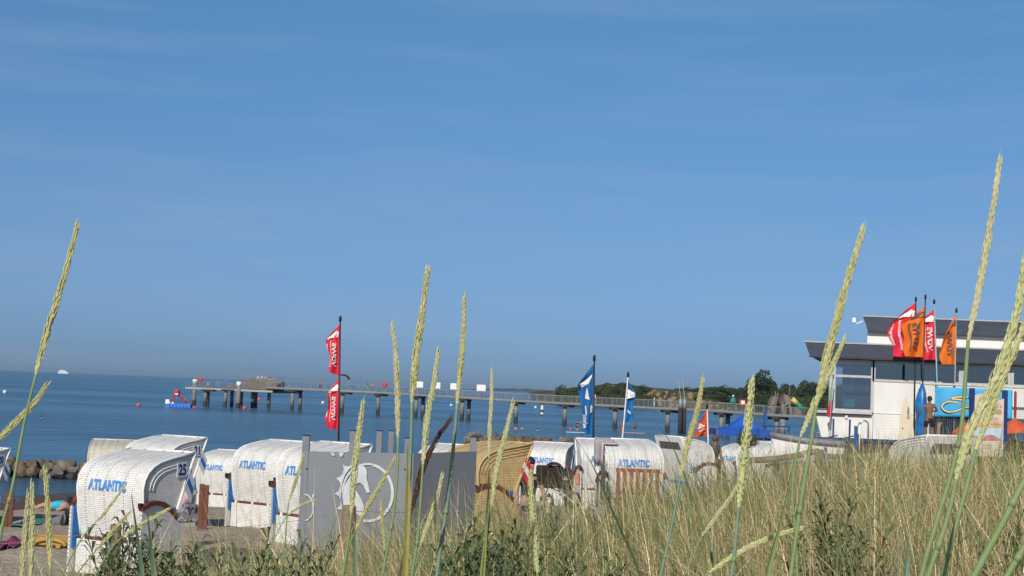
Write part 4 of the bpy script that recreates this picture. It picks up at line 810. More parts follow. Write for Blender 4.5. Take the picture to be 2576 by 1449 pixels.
def pier():
    root = thing('pier', 'long grey pier on round concrete piles crossing the sea behind the beach', 'pier', (0, 280, 0))
    cl = [(pw(p[0], p[1])) for p in PILES if not p[2]]
    def depth(sx):
        xs = [p[0] for p in PILES if not p[2]]; return float(np.interp(sx, xs, [c.y for c in cl], left=cl[0].y+4, right=cl[-1].y-8))
    def dk(sx, sy=None, off=0):
        y = depth(sx)+off; sy = np.interp(sx, [d[0] for d in DX], [d[1] for d in DX]) if sy is None else sy; return PS(sx, sy, y)
    for sx, sw, back in PILES:
        f = pw(sx, sw); Y = depth(sx)+(2.6 if back else -0.2); top = dk(sx).z
        q = PS(sx, sw, Y); x = q.x
        mb = MB(); mb.smooth = True; mb.tube([(x, Y, 0.9), (x, Y, top-0.3)], 0.36, 14); p_ = mb.build('pile', CONC, root, True)
        mb = MB(); mb.smooth = True; mb.tube([(x, Y, -1.5), (x, Y, 0.92)], 0.38, 14); mb.build('pile_foot', ALGA, p_)
        if not back: MB().box((x+0.4, Y+1.2, top-0.2), (2.4, 4.0, 0.38)).build('crosshead', DKW, root, True)
    # walkway, 3.4 m wide, in segments
    xs = [1057, 1149, 1346, 1487, 1650, 1830, 2030, 2222, 2420, 2627, 2700, 2839, 3056, 3260]
    for a, b in zip(xs, xs[1:]):
        A, B_ = dk(a), dk(b); d = (B_-A).normalized(); n_ = Vector((-d.y, d.x, 0)).normalized()
        mb = MB(); w_ = 3.4
        pr = [A-n_*0.6, B_-n_*0.6, B_+n_*w_, A+n_*w_]; mb.prism(pr, (0, 0, 0.42)); mb.build('walkway', DECK, root, True)
        mb = MB(); e = -n_*0.62; mb.prism([A+e+Vector((0, 0, .12)), B_+e+Vector((0, 0, .12)), B_+e-n_*0.05+Vector((0, 0, .12)), A+e-n_*0.05+Vector((0, 0, .12))], (0, 0, 0.33)); mb.build('edge_beam', mat('edge_grey', (0.27, 0.27, 0.26), 0.7), root, True)
        # railing on both sides as one part per side
        for off, nm in ((-0.62, 'railing'), (w_-0.1, 'railing')):
            mb = MB(); up = Vector((0, 0, 0.42)); L_ = (B_-A).length; k = max(1, int(L_/1.9)); H = 1.1
            for i in range(k+1):
                p = A+(B_-A)*i/k+n_*off+up; mb.tube([p, p+Vector((0, 0, H))], 0.025, 5)
            o1 = A+n_*off+up; o2 = B_+n_*off+up
            mb.tube([o1+Vector((0, 0, H)), o2+Vector((0, 0, H))], 0.045, 6)
            for hh in np.arange(0.15, 1.0, 0.16): mb.tube([o1+Vector((0, 0, hh)), o2+Vector((0, 0, hh))], 0.012, 4)
            mb.build(nm, RAILM, root, True)
    # head platform
    P0 = dk(730); P1 = dk(1075); d = (P1-P0).normalized(); n_ = Vector((-d.y, d.x, 0)).normalized()
    zd = P0.z+0.05
    P1.z = P0.z
    mb = MB(); mb.prism([P0, P1, P1+n_*12, P0+n_*12], (0, 0, 0.55)); mb.build('platform', DECK, root, True)
    mb = MB(); q = Vector((0, 0, .1))-n_*0.05; mb.prism([P0+q, P1+q, P1+q-n_*0.08, P0+q-n_*0.08], (0, 0, 0.4)); mb.build('edge_beam', mat('edge_pale', (0.36, 0.37, 0.35), 0.7), root, True)
    # stepped seating rising to the back, side view is a low wedge
    for i in range(5):
        a = P0+d*(8.5+i*1.0)+n_*(0.4+i*0.9)+Vector((0, 0, 0.55)); b = P1-d*0.3+n_*(0.4+i*0.9)+Vector((0, 0, 0.55)); mb = MB(); mb.prism([a, b, b+n_*(5-i*0.8), a+n_*(5-i*0.8)], (0, 0, 0.36*(i+1))); mb.build('seating_step', DECK, root, True)
    def rail(a, b, H=1.1, n__=10, nm='railing'):
        mb = MB()
        for i in range(n__+1): p = a+(b-a)*i/n__; mb.tube([p, p+Vector((0, 0, H))], 0.028, 5)
        for hh in (H, H*0.5, H*0.75, H*0.25): mb.tube([a+Vector((0, 0, hh)), b+Vector((0, 0, hh))], 0.03 if hh == H else 0.014, 5)
        mb.build(nm, RAILM, root, True)
    u = Vector((0, 0, 0.55)); rail(P0+u, P0+n_*12+u); rail(P0+u-n_*0.02, P0+d*8+u-n_*0.02); rail(P0+n_*12+u, P1+n_*12+u, 1.1, 18)
    hi = Vector((0, 0, 2.35)); s0 = P0+d*10+n_*5; s1 = P1-d*0.3+n_*5; rail(s0+hi, s1+hi, 1.1, 12); rail(s1+hi, s1+hi-n_*4.0+Vector((0, 0, -0.2)), 1.1, 4)
    mb = MB(); mb.tube([P0+d*6+n_*5+u+Vector((0, 0, 1.0)), s0+hi+Vector((0, 0, 1.1))], 0.03, 5); mb.build('handrail', RAILM, root, True)
    return depth, dk
depth, dk = pier()
def moor(sx, stop, sw, label):
    f = pw(sx, sw); t = PS(sx, stop, f.y); root = thing('mooring_pile', label, 'pile', (f.x, f.y, -1), 0, 'white capped mooring piles')
    mb = MB(); mb.smooth = True; mb.tube([(0, 0, 0), (0, 0, t.z+1-0.9)], 0.42, 14); mb.build('shaft', CONC, root)
    mb = MB(); mb.smooth = True; mb.tube([(0, 0, t.z+1-0.92), (0, 0, t.z+1)], 0.5, 14); mb.build('cap', WHITE, root)
    mb = MB(); mb.smooth = True; mb.tube([(0, 0, .4), (0, 0, 2.0)], 0.43, 14); mb.build('foot', ALGA, root)
moor(763, 1493.5, 1594, 'white capped mooring pile at the far left end of the pier'); moor(936, 1502.5, 1606, 'white capped mooring pile before the pier seating steps')
for i, (sx, Yo) in enumerate(((2676, -3), (2692, -1.5))):
    f = pw(sx, 1707); tp = PS(sx+1, 1604, f.y); root = thing('dolphin_pile', ('pair of piles beside the pier, left one with a tall thin rod', 'pair of piles beside the pier, right one with a tall thin rod')[i], 'pile', (f.x, f.y, -1), 0, 'dark piles with rods')
    mb = MB(); mb.smooth = True; mb.tube([(0, 0, 0), (0, 0, 5.0)], 0.33, 12); mb.build('shaft', DKW, root)
    mb = MB(); mb.smooth = True; mb.tube([(0, 0, 5.0), (0, 0, 6.4)], 0.26, 12); mb.build('collar', GREYM, root)
    mb = MB(); mb.tube([(0, 0, 6.4), (-0.45, 0, 9.4)], 0.05, 6); mb.build('rod', mat('rod_grey', (0.4, 0.4, 0.4), 0.5), root)
# things on the pier
def on_pier(sx, off=1.5):
    p = dk(sx, None, 0); q = PS(sx, 1500, p.y+off); return Vector((q.x, p.y+off, p.z+0.43))
def pier_board(sx, wpx, label):
    p = on_pier(sx, 0.3); w_ = wpx/5700*p.y; root = thing('info_board', label, 'board', p, 0, 'white boards along the pier railing')
    for sx_ in (-1, 1): MB().tube([(sx_*w_*0.35, 0, 0), (sx_*w_*0.35, 0, 1.2)], 0.04, 6).build('leg', RAILM, root)
    bevel(MB().box((0, 0, 1.75), (w_, 0.12, 1.15)).build('panel', WHITE, root), 0.12)
pier_board(1654, 26, 'white board on the pier nearest the platform end'); pier_board(1723, 24, 'second white board along the pier, before the twin piles'); pier_board(1787, 26, 'third white board along the pier, half behind a grass head'); pier_board(1896, 36, 'widest white board on the pier, rightmost of the four')
for sx, lb in ((788, 'red lifebuoy box at the end platform railing'), (1515, 'red lifebuoy box on the pier right of two walkers')):
    p = on_pier(sx, 0.3) if sx > 1060 else P(sx/1.5652, 970, 336); root = thing('lifebuoy_box', lb, 'lifebuoy', p, 0, 'red lifebuoy boxes')
    MB().tube([(0, 0, 0), (0, 0, 1.0)], 0.05, 6).build('post', RAILM, root); mb = MB(); mb.smooth = True; mb.tube([(0, -.1, 1.35), (0, .1, 1.35)], 0.55, 18); mb.build('ring_case', mat('signal_red', (0.55, 0.05, 0.04), 0.5), root)
# pier lamp with arched arm
p = on_pier(1374, 0.5); root = thing('pier_lamp', 'pier lamp with dark arched arm right of the red flags', 'lamp', p)
zt_ = PS(1374, 1487, p.y).z-p.z; xl_ = PS(1341, 1475, p.y).x-p.x
MB().tube([(0, 0, 0), (0, 0, zt_)], 0.05, 6).build('pole', RAILM, root); mb = MB(); mb.smooth = True
mb.tube([(0.02, 0, zt_-0.4), (-0.1, 0, zt_), (xl_*0.4, 0, zt_+0.45), (xl_, 0, zt_+0.5)], [0.16, 0.2, 0.2, 0.12], 8); mb.build('arm', BLACK, root)
# wooden ship playhouse on the pier
def playhouse():
    Y = depth(3056)+1.0; q = lambda x, y: PS(2880+x/4.83, 1400+y/4.83, Y); zf = q(900, 1165).z+0.3
    root = thing('playhouse', 'grey wooden play ship with leaning towers and tube slide on the pier', 'playhouse', (q(900, 0).x, Y, zf))
    PW = mat('grey_play_timber', (0.22, 0.19, 0.165), 0.9, (0.14, 0.12, 0.105), 1.2, stretch=(3, 3, .5)); NETM = mat('rope_net', (0.10, 0.085, 0.065), 0.9)
    def hull(pts, th, nm): mb = MB(); mb.prism([q(x, y) for x, y in pts], (0, th, 0)); return mb.build(nm, PW, root, True)
    hull([(680, 940), (840, 960), (850, 1150), (690, 1150)], 2.5, 'hull'); hull([(690, 945), (760, 770), (900, 780), (850, 940)], .15, 'shroud_panel')
    hull([(1000, 740), (1120, 760), (1140, 860), (1130, 930), (1000, 1000), (975, 1130), (1040, 1150), (960, 1150), (945, 1000), (945, 900), (985, 850)], 2.4, 'tower')
    hull([(990, 990), (1080, 930), (1135, 960), (1150, 1150), (1115, 1150), (1105, 1010), (1075, 960), (1045, 1010), (1040, 1150), (960, 1150)], 2.4, 'arch'); hull([(1050, 1020), (1075, 970), (1105, 1020), (1110, 1150), (1045, 1150)], 0.1, 'doorway').data.materials[0] = BLACK
    hull([(1210, 970), (1330, 1030), (1340, 1150), (1200, 1150)], 2.2, 'hull')
    for (x0, y0, x1, y1, r_) in ((690, 945, 765, 755, .12), (825, 1150, 832, 672, .13), (875, 860, 870, 710, .12), (1095, 760, 1105, 600, .12), (995, 900, 997, 712, .1), (1145, 800, 1148, 760, .08), (1155, 1150, 1140, 1000, .08)):
        mb = MB(); mb.smooth = True; mb.tube([q(x0, y0)-Vector((0, .2, 0)), q(x1, y1)-Vector((0, .2, 0))], [r_, r_*.6], 7); mb.build('mast', PW, root, True)
    mb = MB(); mb.grid(lambda u, v: q(850+u*140, 900-v*(60+40*u))+Vector((0, 0.3, 0)), 4, 3); mb.build('rope_net', NETM, root, True)
    a, m_, b = q(1150, 820), q(1250, 915), q(1370, 1020); rr_ = (q(0, 860).z-q(0, 960).z)/2*1.0
    mb = MB(); mb.smooth = True; mb.tube([a, m_], rr_, 12); mb.build('slide_tube', mat('slide_yellow', (0.62, 0.50, 0.16), 0.4), root, True)
    mb = MB(); mb.smooth = True; mb.tube([m_, b], rr_*1.03, 12); mb.build('slide_tube', mat('slide_green', (0.01, 0.22, 0.11), 0.4), root, True)
playhouse()
p = on_pier(2926, 0.2); root = thing('life_ring_sign', 'white and red sign board on the pier railing near the play ship', 'sign', p); MB().tube([(0, 0, 0), (0, 0, 1)], .05, 6).build('post', RAILM, root); pn = bevel(MB().box((0, 0, 1.35), (0.95, 0.1, 0.9)).build('panel', mat('signal_red'), root) if False else MB().box((0, 0, 1.35), (0.95, 0.1, 0.9)).build('panel', MATS['signal_red'], root), 0.05); MB().box((0.05, -0.06, 1.4), (0.55, 0.02, 0.5)).build('white_field', WHITE, pn)
p = on_pier(2889, 0.4); root = thing('lantern_post', 'green lantern-like post on the pier left of the sign', 'post', p); MB().tube([(0, 0, 0), (0, 0, 1.3)], .12, 8).build('shaft', mat('green_paint', (0.03, 0.22, 0.13), 0.6), root); mb = MB(); mb.tube([(0, 0, 1.3), (0, 0, 1.7), (0, 0, 2.2)], [.5, .45, .1], 8); mb.build('hood', MATS['green_paint'], root); MB().ball((0, 0, 2.3), .16, 8, 6).build('ball_top', WHITE, root)
# people on the pier
NA = ((-.25, .02, 1.14), (-.24, .18, .95), (.25, .02, 1.14), (.24, .18, .95))
person(on_pier(1262, 0.9), 190, 'person in a red and dark top standing alone on the pier', 1.75, SK1, CRED, CBLK, shorts=False, group='people on the pier')
person(on_pier(1448, 1.4), 100, 'person in dark top and pale trousers, left of two walkers on the pier', 1.7, SK1, CNVY, CBEI, shorts=False, group='people on the pier')
person(on_pier(1467, 1.4), 190, 'slim person with dark hair, right of two walkers on the pier', 1.75, SK2, CPNK, CGRY, group='people on the pier')
person(on_pier(2346, 1.4), 80, 'person in a white shirt on the pier beside the large blue flag pole', 1.75, SK1, CWHT, CGRY, group='people on the pier')
person(on_pier(2579, 1.4), 260, 'person in white walking on the pier in front of the sandy cliff', 1.7, SK1, CWHT, CWHT, shorts=False, group='people on the pier')
Pp = lambda sx, sy, Y: PS(sx, sy, Y)
for sx, tp_, bt_, lb, fc, Yp in ((1014.5, CWHT, CGRY, 'person in white top, leftmost of the four on the high platform step', 180, 323), (1030, CWHT, CNVY, 'person in white top and dark shorts, second on the high platform step', 170, 323), (1044, CPNK, CRED, 'person in pink, third on the high platform step', 190, 323), (1063, CBLK, CBEI, 'tallest person in dark top on the high platform step', 180, 323)):
    q = PS(sx, 1507, Yp); person(q, fc, lb, 1.62, SK1, tp_, bt_, group='people on the pier')
for sx, sy, tp_, lb in ((990, 1515.5, CWHT, 'seated person in white, left of the pair on the platform steps'), (1008, 1514, CBEI, 'seated person in beige, right of the pair on the platform steps'), (949, 1514, CRED, 'seated person in a red shirt beside the white pile cap'), (819, 1518, CBEI, 'seated tan person on the left of the end platform')):
    q = PS(sx, sy, 326); q.z -= 0.3; person(q, 190, lb, 1.65, SK1, tp_, CWHT, pose='sit', group='people on the pier')

# ================================================================= WATER THINGS
RB = mat('buoy_red', (0.75, 0.10, 0.06), 0.5); WBY = mat('buoy_white', (0.75, 0.75, 0.73), 0.5)
for dx, dy, r_, m_, lb in ((12, 985, 5, WBY, 'white ball buoy near the left edge of the sea'), (348, 1018, 5.0, RB, 'red ball buoy left of the floating slide'), (615, 1025.5, 4.8, RB, 'red ball buoy before the white capped pile'), (651, 1004, 4.2, RB, 'red buoy under the pier platform'), (812, 1012, 4.0, WBY, 'white ball buoy left of the red flags'), (1135, 1018.5, 3.4, WBY, 'white ball buoy between two grass heads under the pier'), (1347, 1024, 3.4, WBY, 'small white buoy with red band left of the striped marker'), (1435, 1079, 3.6, RB, 'orange buoy left of the first paddleboarder')):
    q = PZ(dx, dy+r_*0.75, 0); rr_ = r_/FD*q.y; root = thing('buoy', lb, 'buoy', (q.x, q.y, 0), 0, 'mooring buoys on the sea')
    mb = MB(); mb.smooth = True; mb.ball((0, 0, rr_*0.55), rr_, 16, 10); mb.build('float', m_, root); MB().tube([(0, 0, rr_*1.5), (0, 0, rr_*1.72)], rr_*0.14, 8).build('eye', STEEL, root)
q = PZ(1363, 1047, 0); root = thing('marker_pile', 'striped black and white marker pile standing in the water right of the buoys', 'marker', (q.x, q.y, -1))
hh = P(1363, 1024, q.y).z; r_ = 3.3/FD*q.y
for i, (a, b, m_) in enumerate(((0, .45, DKW), (.45, .62, WHITE), (.62, .80, DKW), (.80, 1.0, WHITE))): mb = MB(); mb.tube([(0, 0, a*(hh+1)), (0, 0, b*(hh+1))], r_, 10); mb.build('band', m_, root)
mb = MB(); mb.tube([(0, 0, hh+1), (0, 0, hh+1+r_*1.6)], [r_*1.3, 0.02], 8); mb.build('topmark', WHITE, root)
# swimmers
def swimmer(dx, dy, label, sk=SK1, deep=1.42, hair=HAIRD, h=1.7, back=0):
    q = PZ(dx, dy, 0); person((q.x, q.y, -deep), back, label, h, sk, None, CNVY, hair, group='swimmers in the sea')
swimmer(103, 1052, 'lone swimmer at the far left, head above water', deep=1.42); swimmer(978, 1054, 'swimmer in the sea left of the dark brown grass head', deep=1.42)
swimmer(1297, 1081, 'bather with bare reddish back standing chest deep, largest of the swimmers', deep=1.12); swimmer(1314, 1080, 'bather with shoulders out of the water, right of the bare-backed one', deep=1.2); swimmer(1352, 1083, 'swimmer low in the water, third from the left of the row', deep=1.38); swimmer(1373, 1084, 'swimmer with only a dark head showing, fourth in the row', deep=1.44, hair=HAIRD)
swimmer(1464, 1099, 'swimmer behind the foot of the large blue flag', deep=1.36, sk=SK2); swimmer(2038, 1075, 'swimmer left of the pavilion, farther one', deep=1.4); swimmer(2058, 1089, 'swimmer left of the pavilion, nearer one with bare shoulders', deep=1.3)
def sup(dx, dy, label, plabel, face, arms, top, bottom, sk, bl=3.2, col=(0.30, 0.62, 0.72)):
    q = PZ(dx, dy, 0.08); root = thing('paddleboard', label, 'paddleboard', (q.x, q.y, 0.06), 0, 'paddleboards')
    mb = MB(); mb.smooth = False; n_ = 20; pl = []
    for i in range(n_): a_ = 2*math.pi*i/n_; pl.append((bl/2*math.copysign(abs(math.cos(a_))**0.8, math.cos(a_)), 0.38*math.sin(a_), 0))
    mb.prism(pl, (0, 0, 0.12)); bevel(mb.build('board', cmat('board_%d' % dx, col), root), 0.03); MB().box((0, 0, 0.125), (1.4, 0.5, 0.01)).build('grip_pad', CGRY, root)
    person((q.x, q.y, 0.18), face, plabel, 1.68, sk, top, bottom, arms=arms, group='people standing on paddleboards')
sup(1451, 1088.5, 'pale blue paddleboard under the person in black', 'person in a black top standing on a paddleboard with one arm stretched out', 20, ((-.26, .0, 1.15), (-.22, .2, .98), (.40, .05, 1.38), (.66, .08, 1.40)), CBLK, CBLK, SK1)
sup(1597, 1090, 'paddleboard under the person in blue shorts', 'bare-chested person in blue shorts standing on a paddleboard', 330, ((-.24, .15, 1.2), (-.10, .3, 1.32), (.26, .15, 1.2), (.18, .32, 1.3)), None, CNVY, SK2, col=(0.45, 0.3, 0.3))
# floating slide
def slide():
    q = PZ(451, 1024, 0); k = q.y/FD; root = thing('water_slide_raft', 'red water slide on a bright blue floating raft left of the pier', 'raft', (q.x, q.y, 0))
    X_ = lambda dx: (dx-448)*k; Z_ = lambda dy: (1025-dy)*k
    for i in range(7): a_ = X_(417)+(X_(479)-X_(417))/7*i; bevel(MB().box((a_+2.4*k*1.9, 0, 0.25), (4.4*k*1.95, 2.2, 0.75)).build('pontoon', mat('raft_blue', (0.02, 0.19, 0.72), 0.5), root), 0.08)
    RDP = mat('slide_red', (0.50, 0.02, 0.04), 0.45)
    mb = MB(); mb.tube([(X_(440), 0, Z_(992)), (X_(452), 0, Z_(1000)), (X_(466), 0, Z_(1014)), (X_(480), 0, Z_(1024)), (X_(489), 0, Z_(1025))], 0.22, 8); mb.build('slide', RDP, root)
    for yy in (-.7, .7): MB().tube([(X_(426), yy, Z_(1018)), (X_(437), yy, Z_(992))], 0.09, 6).build('leg', RDP, root)
    bevel(MB().box((X_(440), 0, Z_(988)), (1.0, 1.3, 0.9)).build('tower_box', RDP, root), 0.15); MB().box((X_(440.5), -0.68, Z_(993)), (0.8, 0.05, 0.25)).build('sign_band', WHITE, root)
    mb = MB(); [mb.tube([(X_(426)+i*0.12*0, yy, Z_(1018)+i*0.4), (X_(426)+.1, yy, Z_(1018)+i*0.4)], .04, 5) for i in range(1) for yy in (-.7,)]
    bevel(MB().box((X_(419), 0, Z_(1013)), (0.8, 1.2, 0.9)).build('white_seat', WHITE, root), 0.1); bevel(MB().box((X_(427), -.3, Z_(1016)), (1.2, .5, .5)).build('white_seat', WHITE, root), 0.08)
    person((q.x+X_(461.5), q.y-0.5, Z_(1013)), 70, 'child in dark shorts sliding down the red water slide', 1.25, SK1, CPNK, CBLK, pose='sit')
slide()
# ship
q = P(160, 940.5, 6000); root = thing('ferry', 'small white ferry on the horizon at the left', 'ship', (q.x, q.y, -2)); SHW = mat('ship_white', (0.75, 0.73, 0.72), 0.6)
zb = q.z; kk = 6000/FD
def shp(nm, x0, x1, y0, y1, sl=0):
    zz0, zz1 = q.z+2+(940.5-y1)*kk, q.z+2+(940.5-y0)*kk; mb = MB(); mb.prism([((x0-160)*kk+sl, -6, zz0), ((x1-160)*kk-sl, -6, zz0), ((x1-160)*kk, -6, zz1), ((x0-160)*kk, -6, zz1)], (0, 12, 0)); mb.build(nm, SHW if nm != 'waterline' else GREYM, root)
shp('hull', 146, 174, 936.5, 940.5, 2.5); shp('superstructure', 148, 169, 933.5, 936.5); shp('bridge_deck', 150, 165, 931.5, 933.5); shp('mast', 157, 159, 929.5, 931.5); MB().box((0, 0, 0.9), (40, 12, q.z+0.4)).build('lower_hull', GREYM, root)

# ================================================================= FAR LAND
def headland():
    nx, ny = 150, 40; X = np.linspace(14, 330, nx); Y = np.linspace(615, 1000, ny)**1.0
    Xg, Yg = np.meshgrid(X, Y); f = FD
    # cliff line and heights
    front = 640+10*np.sin(Xg/23)+6*np.sin(Xg/9+1)+np.maximum(0, (Xg-90))*0.05
    top = np.interp(Xg, [14, 20, 26, 50, 60, 66, 84, 100, 330], [0, 1.2, 1.8, 2.6, 4.5, 8.3, 7.6, 2.8, 2.0])
    s_ = np.clip((Yg-front+12)/14, 0, 1); s_ = s_*s_*(3-2*s_)
    Z = top*s_+np.maximum(0, Yg-front)*0.012*s_+0.5*np.sin(Xg/3.1+Yg/5)*s_-0.4*(1-s_)
    v = np.stack([Xg.ravel(), Yg.ravel(), Z.ravel()], 1); i, j = np.meshgrid(np.arange(nx-1), np.arange(ny-1)); a = (j*nx+i).ravel(); fc = np.stack([a, a+1, a+nx+1, a+nx], 1)
    me = bpy.data.meshes.new('headland'); me.from_pydata(v.tolist(), [], fc.tolist()); me.polygons.foreach_set('use_smooth', [True]*len(fc))
    m = bpy.data.materials.new('headland'); m.use_nodes = True; n = m.node_tree; b = n.nodes['Principled BSDF']; b.inputs['Roughness'].default_value = 0.95
    t = n.nodes.new('ShaderNodeTexCoord'); sp = n.nodes.new('ShaderNodeSeparateXYZ'); n.links.new(t.outputs['Object'], sp.inputs[0])
    q = n.nodes.new('ShaderNodeTexNoise'); q.inputs['Scale'].default_value = 0.12; q.inputs['Detail'].default_value = 7; n.links.new(t.outputs['Object'], q.inputs['Vector'])
    geo = n.nodes.new('ShaderNodeNewGeometry'); gs = n.nodes.new('ShaderNodeSeparateXYZ'); n.links.new(geo.outputs['Normal'], gs.inputs[0])
    q9 = n.nodes.new('ShaderNodeTexNoise'); q9.inputs['Scale'].default_value = 0.3; q9.inputs['Detail'].default_value = 6; mp9 = n.nodes.new('ShaderNodeMapping'); mp9.inputs['Scale'].default_value = (1.6, 1, .4); n.links.new(t.outputs['Object'], mp9.inputs[0]); n.links.new(mp9.outputs[0], q9.inputs['Vector']); steep = mth(n, 'LESS_THAN', gs.outputs[2], 0.95); bare = mth(n, 'GREATER_THAN', q9.outputs[0], 0.525)
    mx = n.nodes.new('ShaderNodeMix'); mx.data_type = 'RGBA'; n.links.new(mth(n, 'MULTIPLY', steep, bare), mx.inputs[0]); 
    r = n.nodes.new('ShaderNodeValToRGB'); r.color_ramp.elements[0].color = (0.03, 0.04, 0.014, 1); r.color_ramp.elements[1].color = (0.095, 0.09, 0.035, 1); r.color_ramp.elements[0].position = .4; r.color_ramp.elements[1].position = .6; n.links.new(q.outputs[0], r.inputs[0])
    n.links.new(r.outputs[0], mx.inputs[6]); mx.inputs[7].default_value = (0.29, 0.175, 0.095, 1); n.links.new(mx.outputs[2], b.inputs['Base Color']); me.materials.append(m)
    tag(link('headland', me), kind='structure')
    def hz(x, y): 
        i_ = int(np.clip(np.searchsorted(X, x)-1, 0, nx-2)); j_ = int(np.clip(np.searchsorted(Y, y)-1, 0, ny-2)); return float(Z[j_, i_])
    return hz
hz = headland()
LEAF = [mat('foliage_a', (0.030, 0.048, 0.014), 0.8, (0.05, 0.07, 0.022), .3), mat('foliage_b', (0.045, 0.062, 0.018), 0.8, (0.07, 0.085, 0.03), .3), mat('foliage_c', (0.02, 0.034, 0.012), 0.8, (0.035, 0.052, 0.016), .3)]
BARK = mat('bark', (0.06, 0.045, 0.03), 0.9)
def crown_mesh(seed, n_leaf, leaf, lobes):
    rg = np.random.default_rng(seed); C_ = []
    for i in range(lobes):
        a = rg.uniform(0, 2*math.pi); rr_ = rg.uniform(0.1, 0.62); C_.append((rr_*math.cos(a), rr_*math.sin(a), rg.uniform(-0.45, 0.62), rg.uniform(0.28, 0.48)))
    C_ = np.array(C_); k = rg.integers(0, lobes, n_leaf); d = rg.standard_normal((n_leaf, 3)); d /= np.linalg.norm(d, axis=1)[:, None]
    rad = C_[k, 3]*rg.uniform(0.55, 1.05, n_leaf)**0.5; p = C_[k, :3]+d*rad[:, None]
    u = rg.standard_normal((n_leaf, 3)); u /= np.linalg.norm(u, axis=1)[:, None]; w_ = np.cross(u, d); w_ /= np.linalg.norm(w_, axis=1)[:, None]+1e-9; s_ = leaf*rg.uniform(.6, 1.4, n_leaf)[:, None]
    v = np.stack([p-u*s_, p+w_*s_*0.7, p+u*s_, p-w_*s_*0.7], 1).reshape(-1, 3); f = np.arange(4*n_leaf).reshape(-1, 4)
    me = bpy.data.meshes.new('crown'); me.from_pydata(v.tolist(), [], f.tolist()); return me
CROWNS = [crown_mesh(i, 3400, 0.062, 15) for i in range(5)]
for c_ in CROWNS: pass
def tree(x, y, z0, ztop, wd, label, mi=0, ci=0, group='trees on the far headland'):
    h = ztop-z0; root = thing('tree', label, 'tree', (x, y, z0), 0, group)
    me = CROWNS[ci % 5]; key = 'cr%d_%d' % (ci % 5, mi)
    if key not in KM: m2 = me.copy(); m2.materials.append(LEAF[mi]); KM[key] = m2
    cr = link('crown', KM[key], root); cr.location = (0, 0, h*0.48); cr.scale = (wd/2, wd/2, h*0.56); cr.rotation_euler = (0, 0, ci*1.3)
    mb = MB(); mb.tube([(0, 0, -0.5), (0.1, 0, h*0.3), (-0.1, 0, h*0.6)], [h*0.035, h*0.028, h*0.015], 7); mb.tube([(0.1, 0, h*0.3), (wd*0.2, 0, h*0.6)], [h*0.02, h*0.01], 5); mb.tube([(0.1, 0, h*0.25), (-wd*0.22, 0, h*0.55)], [h*0.02, h*0.01], 5); mb.build('trunk', BARK, root)
TS = [ # D x of centre, D y of top, width px, depth, material
 (1420, 972, 30, 652, 1), (1440, 977, 26, 648, 2), (1462, 976, 26, 650, 0), (1487, 974, 28, 655, 0), (1508, 969, 30, 660, 1), (1532, 966, 30, 662, 0), (1552, 970, 24, 650, 1), (1564, 961, 34, 668, 2), (1583, 972, 26, 655, 0), (1600, 978, 28, 652, 1), (1620, 970, 26, 665, 2), (1640, 983, 22, 656, 0), (1448, 990, 24, 640, 1), (1500, 992, 26, 640, 1), (1540, 993, 26, 641, 0), (1585, 994, 24, 640, 1), (1620, 992, 22, 642, 0), (1655, 990, 16, 655, 1), (1691, 981, 15, 690, 2),
 (1712, 977, 26, 900, 0), (1730, 975, 26, 905, 2), (1748, 976, 26, 900, 0), (1766, 974, 26, 905, 2), (1784, 972, 26, 900, 0), (1802, 973, 28, 905, 2), (1820, 971, 28, 900, 0), (1838, 973, 28, 905, 2), (1856, 974, 28, 900, 0), (1872, 976, 26, 905, 2),
 (1745, 997, 24, 660, 2), (1772, 999, 26, 655, 0), (1796, 990, 34, 650, 1), (1826, 996, 28, 655, 1), (1850, 993, 26, 650, 2), (1875, 992, 28, 650, 0),
 (1911, 937, 66, 640, 2), (1890, 962, 34, 636, 0), (1935, 960, 34, 638, 2), (1960, 972, 32, 640, 0), (1985, 966, 34, 645, 2), (2010, 970, 34, 640, 0), (2040, 954, 52, 640, 2), (2072, 962, 40, 645, 2), (2098, 970, 36, 640, 2), (2125, 968, 36, 640, 0), (1955, 996, 36, 622, 1), (1990, 1000, 36, 622, 1), (2025, 996, 36, 622, 1), (2058, 994, 40, 622, 2), (2088, 998, 34, 622, 1)]
_r = random.Random(5)
TS += [(1414+i*11.3+_r.uniform(-3, 3), 977-8*math.sin(i*.7)**2+_r.uniform(-3, 5), 26, 646+_r.uniform(0, 20), _r.choice((0, 1, 2))) for i in range(20)]
TS += [(1412+i*12+_r.uniform(-4, 4), 991+_r.uniform(-5, 6), 24, 634+_r.uniform(-3, 5), _r.choice((0, 1, 1))) for i in range(20)]
TS += [(1756+i*14+_r.uniform(-4, 4), 998+_r.uniform(-5, 4), 30, 632+_r.uniform(-3, 5), _r.choice((0, 1, 2))) for i in range(24)]
spc = {0: 'mid green rounded', 1: 'light green bushy', 2: 'dark green dense'}
